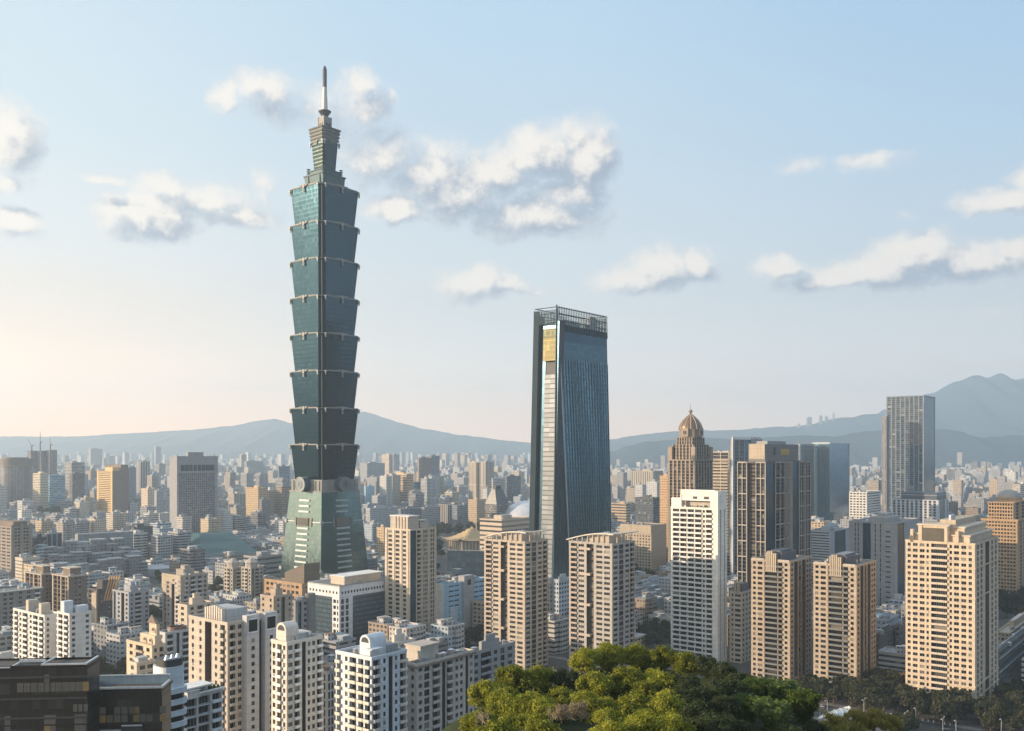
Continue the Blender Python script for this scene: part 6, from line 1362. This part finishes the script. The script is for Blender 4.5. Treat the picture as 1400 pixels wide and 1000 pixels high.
def bamboo_proto(seed, label):
    rg = random.Random(seed); t = thing('bamboo_clump', label, 'bamboo', (0, 0, 0)); st = MB(); m = MB()
    for i in range(38):
        a = rg.uniform(0, 6.28); r0 = rg.uniform(0, 1.2); out = rg.uniform(1.0, 4.2); H_ = rg.uniform(8, 12.5); p = Vector((r0 * math.cos(a), r0 * math.sin(a), -1)); prev = p
        for k in range(1, 9):
            s = k / 8; q = Vector((p.x + math.cos(a) * out * s ** 2.2, p.y + math.sin(a) * out * s ** 2.2, H_ * (s - .22 * s ** 3)))
            st.tube(tuple(prev), tuple(q), .07 * (1.1 - s), 4, r1=.07 * (1.05 - s))
            if k > 2:
                for _ in range(int(44)):
                    c = prev.lerp(q, rg.random()) + Vector((rg.gauss(0, .4), rg.gauss(0, .4), rg.gauss(0, .3))); d = Vector((rg.gauss(0, .6), rg.gauss(0, .6), -rg.random() * .9 + .2)).normalized(); u = d.orthogonal().normalized() * .15; d *= rg.uniform(.7, 1.2)
                    m.face([tuple(c), tuple(c + d * .5 + u), tuple(c + d), tuple(c + d * .5 - u)], rv=rg.random() + .001)
            prev = q
    st.obj('culms', wallm('culm', (.14, .15, .05)), t); m.obj('leaves', LM5, t); return t
def put(proto, used, loc, rz, sc_, label, group=None):
    o = proto if not used.get(proto.name) else None
    if o is None:
        o = proto.copy(); C.objects.link(o)
        for ch in proto.children: c = ch.copy(); C.objects.link(c); c.parent = o
    used[proto.name] = 1; o.location = loc; o.rotation_euler = (0, 0, rz); o.scale = (sc_,) * 3; o['label'] = label
    if group: o['group'] = group
    return o
USED = {}
NEAR = [tree_proto('hill_tree', s, 5.0, 9.5, 44, 13000, .34, LM1, '') for s in (1, 2, 3)]
NEARD = tree_proto('hill_tree', 11, 5.0, 9.5, 40, 10000, .34, LM2, '')  # darker leaf copy, the right slope's shade put into its colour
YEL = tree_proto('yellow_tree', 21, 3.6, 7, 18, 7000, .25, LM4, '')
BARE = bare_proto(5, 8, '', wallm('pale_bark', (.34, .27, .23)), depth=5)
DRY = tree_proto('dry_shrub', 31, 3.0, 5.5, 14, 5000, .16, LM6, '')
BAM = [bamboo_proto(41, 'feathery bamboo')] * 2
HB = []
def hill(px, y, D, proto, sc_, label, H0=9.5, grp='trees on the wooded hill'):
    X = (px - 700) / F * D; zt_ = zat(y, D); zb_ = zt_ - H0 * sc_; HB.append((X, D, zb_ + H0 * sc_ * .3))
    put(proto, USED, (X, D, zb_), random.uniform(0, 6.28), sc_, label, grp)
HT = [(662, 930, 150, 0, .62, 'left edge'), (700, 908, 158, 1, .75, 'left shoulder'), (738, 906, 162, 2, .7, 'left saddle'), (775, 914, 160, 3, .6, 'dark hollow left'), (800, 886, 168, 0, .62, 'left of the summit'),
      (832, 877, 172, 1, .66, 'summit'), (868, 879, 175, 2, .66, 'summit right'), (905, 883, 172, 0, .62, 'right of the summit'), (938, 890, 168, 1, .6, 'upper right slope'), (966, 896, 165, 3, .55, 'upper right dark slope'), (990, 905, 160, 3, .6, 'dark right slope'), (1012, 918, 156, 3, .6, 'dark foot of the right slope'),
      (690, 938, 138, 1, .6, 'left front'), (728, 946, 134, 0, .62, 'left centre front'), (770, 938, 140, 2, .6, 'centre left'), (812, 918, 148, 0, .66, 'centre upper'), (856, 910, 150, 1, .7, 'centre crest'), (900, 914, 148, 2, .66, 'centre right'), (940, 924, 144, 3, .62, 'dark centre right'), (972, 936, 140, 3, .62, 'dark lower right'),
      (655, 968, 122, 2, .5, 'bottom left corner'), (705, 974, 118, 1, .55, 'bottom left'), (815, 952, 126, 1, .62, 'lower centre'), (862, 944, 128, 2, .66, 'lower centre right'), (908, 948, 126, 0, .6, 'lower right'), (952, 958, 122, 3, .5, 'dark lower slope'), (990, 950, 128, 3, .5, 'dark gap beside the bamboo'),
      (740, 985, 106, 0, .5, 'very bottom left'), (830, 980, 104, 2, .55, 'very bottom centre'), (880, 974, 106, 1, .55, 'very bottom right of centre'), (925, 984, 104, 0, .45, 'very bottom right'), (975, 978, 110, 3, .45, 'bottom dark gap'), (1080, 990, 118, 3, .5, 'bottom right dark'), (1115, 985, 132, 3, .45, 'bottom right edge')]
for px, y, D, k, s_, where in HT:
    lb = ('dark shaded' if k == 3 else ('bright green', 'leafy green', 'olive green')[k]) + ' tree on the wooded hill, ' + where
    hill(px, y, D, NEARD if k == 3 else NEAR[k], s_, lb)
rgi = random.Random(77)
for i in range(46):
    px = rgi.uniform(668, 1010); y = rgi.uniform(905, 990); 
    if y < 905 + abs(px - 860) * .12: continue
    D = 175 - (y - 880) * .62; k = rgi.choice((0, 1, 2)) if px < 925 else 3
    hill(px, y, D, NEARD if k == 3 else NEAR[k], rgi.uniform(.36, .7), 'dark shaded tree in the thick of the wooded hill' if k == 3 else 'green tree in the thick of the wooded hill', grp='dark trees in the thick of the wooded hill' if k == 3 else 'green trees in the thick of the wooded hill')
hill(790, 958, 116, DRY, .6, 'pale brown dry shrub low on the wooded hill', 5.5); hill(768, 962, 114, DRY, .5, 'smaller pale dry shrub left of its twin on the wooded hill', 5.5)
hill(668, 962, 112, BARE, .55, 'bare pale branching tree at the left foot of the wooded hill', 8); hill(752, 955, 118, BARE, .5, 'bare pale tree poking out of the green hill trees', 8)
for px, y, D, s_, lb in ((1042, 925, 150, .62, 'feathery bamboo clump right of the dark slope'), (1072, 928, 148, .66, 'tall feathery bamboo clump below the brown tower'), (1098, 944, 142, .6, 'feathery bamboo clump at the right end'), (1022, 948, 140, .55, 'lower bamboo clump left of the others'), (1056, 955, 130, .58, 'bamboo clump in front, bottom edge')):
    hill(px, y, D, BAM[int(px) % 2], s_, lb, 9.8, 'bamboo clumps')
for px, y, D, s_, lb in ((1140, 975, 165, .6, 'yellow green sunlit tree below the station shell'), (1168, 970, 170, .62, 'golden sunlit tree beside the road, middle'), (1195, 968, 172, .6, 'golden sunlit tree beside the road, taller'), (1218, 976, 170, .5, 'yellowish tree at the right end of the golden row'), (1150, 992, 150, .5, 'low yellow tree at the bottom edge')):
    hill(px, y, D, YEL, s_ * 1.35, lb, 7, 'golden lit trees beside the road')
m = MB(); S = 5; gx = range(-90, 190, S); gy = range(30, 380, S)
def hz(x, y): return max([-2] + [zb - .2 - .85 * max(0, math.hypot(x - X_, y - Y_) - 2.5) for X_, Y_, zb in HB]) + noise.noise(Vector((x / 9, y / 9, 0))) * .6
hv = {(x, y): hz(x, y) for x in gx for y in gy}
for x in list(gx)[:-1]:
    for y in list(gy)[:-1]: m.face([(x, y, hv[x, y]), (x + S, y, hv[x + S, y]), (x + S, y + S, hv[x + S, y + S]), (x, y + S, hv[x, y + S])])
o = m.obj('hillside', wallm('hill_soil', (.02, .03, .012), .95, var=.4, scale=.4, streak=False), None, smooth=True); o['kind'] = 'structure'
STREET = [tree_proto('street_tree', 60 + s, 4.2, 8.5, 12, 1500, .75, LM3, '') for s in range(3)]
PARK = [tree_proto('park_tree', 70 + s, 5.5, 10, 10, 700, 1.4, LM2 if s else LM3, '') for s in range(2)]
TREEXY = []
def scatter(n, px0, px1, y0, y1, protos, s0, s1, label, group, seed):
    rg = random.Random(seed); k = 0; tries = 0
    while k < n and tries < n * 30:
        tries += 1; px = rg.uniform(px0, px1); y = y0 + (y1 - y0) * rg.random(); p = p_on(px, y)
        q = p - RC0
        if abs(q.dot(TR)) < 12: continue
        if any(abs((p.x - fx) * math.cos(R(an)) + (p.y - fy) * math.sin(R(an))) < hw + 2 and abs(-(p.x - fx) * math.sin(R(an)) + (p.y - fy) * math.cos(R(an))) < hl + 2 for fx, fy, hw, hl, an in FOOT): continue
        put(rg.choice(protos), USED, p, rg.uniform(0, 6.28), rg.uniform(s0, s1), label, group); TREEXY.append((p.x, p.y)); k += 1
scatter(70, 1225, 1400, 958, 1012, STREET, 1.0, 1.6, 'dark street tree below the large sand stone tower', 'dark street trees below the large sand stone tower', 1)
scatter(34, 1160, 1245, 938, 978, STREET, 1.0, 1.5, 'dark green tree between the brown tower and sand stone tower', 'dark green trees between the brown and sand stone towers', 2)
scatter(24, 1080, 1185, 942, 972, STREET, .9, 1.3, 'greyish tree at the foot of the brown towers', 'greyish trees at the foot of the brown towers', 3)
scatter(26, 868, 925, 862, 890, STREET, .9, 1.3, 'brown grey tree beside the angular white hall', 'brown grey trees beside the angular white hall', 4)
scatter(14, 848, 912, 778, 800, PARK, .9, 1.3, 'dark tree below the broad tan block', 'dark trees below the broad tan block', 5)
scatter(70, 530, 665, 722, 762, PARK, .9, 1.5, 'dark park tree around the traditional memorial hall', 'dark park trees around the memorial hall', 6)
scatter(30, 560, 625, 762, 800, PARK, .8, 1.3, 'brownish park tree left of the low dark glass box', 'brownish park trees left of the glass box', 7)
scatter(22, 596, 662, 868, 895, STREET, .9, 1.3, 'dark tree at the foot of the pale blue office', 'dark trees at the foot of the pale blue office', 8)
scatter(14, 430, 470, 868, 900, STREET, 1, 1.6, 'dark tree left of the white office corner', 'dark trees left of the white office', 9)
scatter(26, 118, 182, 925, 985, STREET, 1.2, 1.9, 'large dark tree behind the black glass building', 'large dark trees behind the black glass buildings', 10)
scatter(16, 180, 228, 858, 885, STREET, .9, 1.4, 'dark tree beside the taupe arched tower', 'dark trees beside the taupe arched tower', 11)
scatter(10, 282, 306, 800, 835, STREET, 1, 1.5, 'shaded tree left of the twin turret towers', 'shaded trees left of the turret towers', 12)
scatter(24, 36, 84, 700, 712, PARK, 1.2, 1.8, 'dark distant tree in the grove by the round tower', 'dark distant grove by the round tower', 13)
scatter(20, 1362, 1400, 795, 850, PARK, .9, 1.3, 'dark tree below the golden domed tower', 'dark trees below the golden domed tower', 14)
# ================================================================== the rest of the city
PARKS = [(520, 668, 706, 806), (846, 915, 770, 802), (1360, 1430, 780, 870), (34, 86, 696, 716)]
WALLS = [((.52, .52, .50), 'white'), ((.44, .45, .46), 'pale grey'), ((.34, .35, .37), 'grey'), ((.46, .41, .34), 'beige'), ((.38, .34, .30), 'taupe'), ((.30, .24, .19), 'brown'), ((.36, .42, .48), 'blue grey'), ((.50, .40, .28), 'sand coloured'), ((.20, .21, .23), 'dark grey'), ((.48, .44, .42), 'pinkish')]
WWT = [14, 18, 16, 10, 9, 4, 7, 6, 5, 6]
ROOFS = [((.30, .31, .32), 'grey'), ((.50, .51, .52), 'white'), ((.22, .22, .22), 'dark'), ((.20, .30, .36), 'blue'), ((.28, .16, .11), 'rust'), ((.16, .24, .20), 'green'), ((.36, .33, .29), 'tan')]
RWT = [22, 16, 14, 6, 3, 4, 10]
rg = random.Random(99); LOTS = []
def inframe(x, y): return y > 0 and abs(x) / y < .60
def blocked(x, y, r):
    if abs((x - RC0.x) * TR.x + (y - RC0.y) * TR.y) < 19 + r and y < 1100: return True
    px, yy = 700 + x / y * F, HOR + CH * F / y
    for a, b, c, d_ in PARKS:
        if a < px < b and c < yy < d_: return True
    if y < 1400:
        for tx, ty in TREEXY:
            if abs(tx - x) < r * .8 + 1.5 and abs(ty - y) < r * .8 + 1.5: return True
    for fx, fy, hw, hl, an in FOOT:
        if abs(fx - x) > 120 or abs(fy - y) > 120: continue
        u = (x - fx) * math.cos(R(an)) + (y - fy) * math.sin(R(an)); v = -(x - fx) * math.sin(R(an)) + (y - fy) * math.cos(R(an))
        if abs(u) < hw + r and abs(v) < hl + r: return True
    return False
def ceiling(px):   # rows the anonymous roofs must stay under, so that the named buildings keep their outlines
    for a, b, y in ((0, 240, 634), (240, 400, 636), (400, 520, 640), (520, 720, 636), (720, 850, 640), (850, 1010, 640), (1010, 1110, 636), (1110, 1200, 636), (1200, 1300, 640)):
        if a <= px < b: return y
    return 628
def gen(D0, D1, lot, street_every, bw, name):
    nmax = int(D1 * 1.25 / lot)
    for i in range(-nmax, nmax):
        for j in range(-nmax, nmax):
            if i % street_every == 0 or j % (street_every - 1) == 0: 
                if rg.random() < .9: continue
            if i % (street_every * 4) == 1 or j % (street_every * 5) == 1: continue
            u, v = i * lot + rg.uniform(-1, 1) * lot * .08, j * lot + rg.uniform(-1, 1) * lot * .08
            x = TR.x * u + TL.x * v; y = TR.y * u + TL.y * v
            if not (D0 <= y < D1) or not inframe(x, y): continue
            w_, l_ = lot * rg.uniform(.34, .50), lot * rg.uniform(.34, .50)
            c = noise.noise(Vector((x / 500, y / 500, 2.2))); q = rg.random()
            px = 700 + x / y * F
            if D0 < 850: h = rg.choice((10, 13, 16, 19, 22))
            elif y < 1700: h = rg.choice((10, 13, 13, 16, 16, 19, 22)) if q < .88 else rg.uniform(26, 42)
            elif y < 3000: h = rg.choice((12, 15, 16, 19, 22)) if q < .80 - c * .15 else (rg.uniform(28, 50) if q < .965 else rg.uniform(50, 85))
            elif y < 5200: h = rg.uniform(14, 28) if q < .74 - c * .25 else (rg.uniform(30, 60) if q < .96 else rg.uniform(60, 95))
            else: h = rg.uniform(15, 34) if q < .70 - c * .25 else (rg.uniform(35, 75) if q < .95 else rg.uniform(75, 135))
            if y < 5200: h = min(h, zat(ceiling(px), y) * rg.uniform(.86, 1.0)) if h > 22 else h
            r = max(w_, l_)
            if h > 45: w_, l_ = min(w_, 13) * rg.uniform(.9, 1.3), min(l_, 13) * rg.uniform(.9, 1.3)
            if (y > 5150 and y < 5900 and 1215 < px) or (y > 6300 and px > 830): 
                continue
            if y < 900 and px > 640 and y < (640 if px < 1190 else 560) or (1095 < px < 1240 and y < 560): continue
            if blocked(x, y, r * .9): continue
            LOTS.append([x, y, w_, l_, h, rg.choices(range(10), WWT)[0], rg.choices(range(7), RWT)[0], rg.random()])
gen(470, 900, 20, 5, 0, 'a'); gen(900, 2500, 22, 6, 0, 'b'); gen(2500, 5000, 34, 6, 0, 'c'); gen(5000, 9000, 54, 7, 0, 'd')
CELL = {}
for q in LOTS:
    if q[1] < 1900: CELL.setdefault((int(q[0] // 40), int(q[1] // 40)), []).append(q)
kt = 0
for _ in range(9000):
    y = rg.uniform(620, 1700); x = y * rg.uniform(-.56, .56)
    if noise.noise(Vector((x / 120, y / 120, 9))) < .12 or blocked(x, y, 5): continue
    if any(abs(q[0] - x) < 15 and abs(q[1] - y) < 15 for a in (-1, 0, 1) for b in (-1, 0, 1) for q in CELL.get((int(x // 40) + a, int(y // 40) + b), ())): continue
    px = 700 + x / y * F; nm = min(((20, 'the brown buttressed tower'), (135, 'the stepped complex'), (265, 'the grey gridded tower'), (330, 'the teal hipped hall'), (450, 'the pagoda skyscraper'), (560, 'the slim cream tower'), (700, 'the canopy towers'), (880, 'the broad tan block'), (1050, 'the dark gridded tower'), (1210, 'the concrete slit block'), (1320, 'the sand stone tower')), key=lambda q: abs(q[0] - px))[1]
    put(rg.choice(PARK + STREET), USED, (x, y, 0), rg.uniform(0, 6.28), rg.uniform(.8, 1.4), 'street tree among the low roofs around ' + nm, 'street trees around ' + nm); kt += 1
    if kt > 150: break
def showpx(L_):
    x, y, w_, l_, h = L_[:5]; px, py = 700 + x / y * F, HOR + (CH - h) * F / y
    if not (5 < px < 1395) or py > 995: return 0
    for a, b, t_, d_ in RECTS:
        if d_ < y and a - 1 < px < b + 1 and py > t_ - 1: return 0
    return (w_ + l_) * (h * .7 + 6) / y ** 2
LOTS.sort(key=lambda q: -showpx(q))
def body(m, X_, Y_, w_, l_, h, wi, ri, rnd, detail, an=GA, y_=1000):
    """Adds one building's shapes (local metres) and says what stands on the roof."""
    col = tuple(min(.8, c * (.85 + .3 * rnd)) for c in WALLS[wi][0]); rc = ROOFS[ri][0]; rr = random.Random(int(rnd * 1e6))
    ww = rr.choice((.45, .55, .7, 1.1, .5)); wh = rr.choice((.38, .45, .5)); ca, sa = math.cos(R(an)), math.sin(R(an))
    def P(x, y): return (X_ + ca * x - sa * y, Y_ + sa * x + ca * y)
    def bx(mm, x0, y0, x1, y1, z0, z1, c_, r_, wp_=(0, 0, 0), bay=3.2, fl=3.2): mm.prism([P(x0, y0), P(x1, y0), P(x1, y1), P(x0, y1)], z0, z1, c=c_, rc=r_, wp=wp_, bay=bay, fl=fl)
    out_ = {}
    bx(m, -w_, -l_, w_, l_, 0, h, col, rc, (ww, wh, rr.choice((0, 0, .2))), rr.choice((2.6, 3.2, 4)), 3.25)
    if rr.random() < .5 and h > 14: # stepped wing
        a = rr.uniform(.2, .5); bx(m, -w_ * a, -l_ - 1.3, w_ * (a + .2), -l_ + .01, 0, h * .96, tuple(c * .93 for c in col), rc, (.8, .4, 0), 3.0, 3.25)
    sub = detail if detail is not None else None
    items = []
    k = (rr.randint(2, 5) if y_ < 1500 else rr.randint(1, 3)) if l_ > 5 else 1
    for i in range(k):
        cx, cy = rr.uniform(-.55, .55) * w_, rr.uniform(-.6, .6) * l_; s1, s2 = rr.uniform(.18, .42) * w_, rr.uniform(.15, .35) * l_; hh = rr.uniform(2.4, 4.2) * (1.6 if h > 40 and i == 0 else 1)
        c2 = rr.choice((col, (.5, .5, .5), (.36, .38, .4), (.24, .30, .34))); r2 = rr.choice(ROOFS)[0] if rr.random() < .6 else (.5, .5, .5)
        items.append(('rooftop_shed' if i else 'stair_head', cx - s1, cy - s2, cx + s1, cy + s2, hh, c2, r2))
    return items, bx, P, rr, col, rc
def wr(x): return rg.choice(x)
LANDM = [(20, 'the brown buttressed tower'), (75, 'the black glass blocks'), (135, 'the stepped tiled complex'), (155, 'the gold office slab'), (200, 'the dark charcoal block'), (265, 'the grey gridded tower'), (300, 'the teal hipped hall'), (350, 'the orange tan stepped tower'), (390, 'the slate blue tower'), (445, 'the pagoda skyscraper'), (505, 'the sky blue block'), (560, 'the slim cream tower'), (590, 'the brown blue-based tower'), (645, 'the memorial hall'), (680, 'the trapezoid roofed office'), (710, 'the canopy tower'), (780, 'the folded skyscraper'), (850, 'the broad tan block'), (885, 'the beige striped tower'), (912, 'the thin orange tower'), (955, 'the white balcony tower'), (1010, 'the small fluted tower'), (1070, 'the dark gridded tower'), (1135, 'the teal glass tower'), (1185, 'the white punched block'), (1235, 'the concrete slit block'), (1260, 'the tall blue grey tower'), (1310, 'the sand stone tower'), (1375, 'the golden domed tower')]
NIND = 300; chosen = LOTS[:NIND]; LAB = {}
for L_ in chosen:
    x, y, w_, l_, h, wi, ri, rnd = L_; px = 700 + x / y * F
    a, nm = min(LANDM, key=lambda q: abs(q[0] - px)); rel = 'behind' if abs(a - px) < 9 else ('left of' if px < a else 'right of')
    tall = 'low' if h < 15 else 'mid-rise' if h < 24 else 'tall' if h < 45 else 'very tall'
    far = '' if y < 1000 else ('' if y < 2000 else 'distant ')
    L_.append('%s%s %s building with %s roof, %s %s' % (far, tall, WALLS[wi][1], ROOFS[ri][1], rel, nm)); LAB.setdefault(L_[-1], []).append(L_)
ORD = ['', 'second ', 'third ', 'fourth ', 'fifth ', 'sixth ', 'seventh ']
for lb, ls in LAB.items():
    if len(ls) > 1:
        ls.sort(key=lambda q: q[1])
        for i, q in enumerate(ls): q[-1] = (ORD[min(i, 6)] + 'nearest ' if i < len(ls) - 1 else 'farthest ') + lb
for x, y, w_, l_, h, wi, ri, rnd, lb in chosen:
    tall_ = h > 24; t = thing('apartment_tower' if h > 40 else 'apartment_block' if tall_ else 'low_rise_building', lb, 'building', (x, y, 0), ga, 'anonymous city buildings')
    m = MB(); items, bx, P, rr, col, rc = body(m, 0, 0, w_, l_, h, wi, ri, rnd, None, 0, y); m.obj('wall', FAC, t, attrs=True)
    m = MB(); e = .25
    for b in ((-w_ - e, -l_ - e, w_ + e, -l_ + e), (-w_ - e, l_ - e, w_ + e, l_ + e), (-w_ - e, -l_ + e, -w_ + e, l_ - e), (w_ - e, -l_ + e, w_ + e, l_ - e)): m.box(b[0], b[1], h, b[2], b[3], h + 1.0, c=col, rc=col)
    m.obj('parapet', FAC, t, attrs=True)
    for (nm, x0, y0, x1, y1, hh, c2, r2) in items:
        m = MB(); m.box(x0, y0, h, x1, y1, h + hh, c=c2, rc=r2, wp=(.4, .4, 0), bay=2.5, fl=3); m.box(x0 - .3, y0 - .3, h + hh, x1 + .3, y1 + .3, h + hh + .25, c=r2); m.obj(nm, FAC, t, attrs=True)
    for _ in range(rr.randint(0, 3)):
        m = MB(); cx, cy = rr.uniform(-.8, .8) * w_, rr.uniform(-.8, .8) * l_; m.cyl(cx, cy, .8, h, h + 2.0, 9); m.cyl(cx, cy, .8, h + 2, h + 2.3, 9, r1=.1); m.obj('water_tank', MSTEEL, t)
rest = MB()
for L_ in LOTS[NIND:]:
    x, y, w_, l_, h, wi, ri, rnd = L_
    items, bx, P, rr, col, rc = body(rest, x, y, w_, l_, h, wi, ri, rnd, None, y_=y)
    if y < 4500:
        for (nm, x0, y0, x1, y1, hh, c2, r2) in (items if y < 2500 else items[:1]): bx(rest, x0, y0, x1, y1, h, h + hh, c2, r2)
o = rest.obj('far_city', FAC, None, attrs=True); o['kind'] = 'stuff'; o['label'] = 'dense carpet of distant city buildings'
strip_ = MB(); strip_.face([tuple(p_on(px, y) * 1.0) [:2] + (.05,) for px, y in ((1212, 651.5), (1440, 651.5), (1440, 646.2), (1212, 646.2))]); o = strip_.obj('airfield', wallm('runway', (.30, .30, .28), .9, streak=False, scale=.01), None); o['kind'] = 'structure'
# hazy towers on the far ridge
for px, w_, yt, yb in ((1106, 3.2, 571, 582), (1122, 2, 569, 578), (1130, 1.6, 570, 577), (1139.5, .9, 565, 575), (1092, 1.5, 580, 586)):
    D = 10900; t = thing('apartment_tower', {1106: 'widest hazy tower block on the far ridge', 1122: 'square hazy tower block on the far ridge', 1130: 'small hazy block right of the square one on the far ridge', 1139.5: 'thin hazy chimney-like tower on the far ridge', 1092: 'low hazy block at the left of the far ridge towers'}[px], 'tower', ((px - 700) / F * D, D, zat(yb, D) - 30), 0, 'towers on the far ridge')
    hw = w_ / F * D; hh = (yb - yt) / F * D + 30; part(t, 'wall', MGREY, (-hw, -20, 0, hw, 20, hh)); part(t, 'roof_room', MGREY, (-hw * .5, -10, hh, hw * .5, 10, hh + 8))
make_haze()
print('LOTS', len(LOTS))
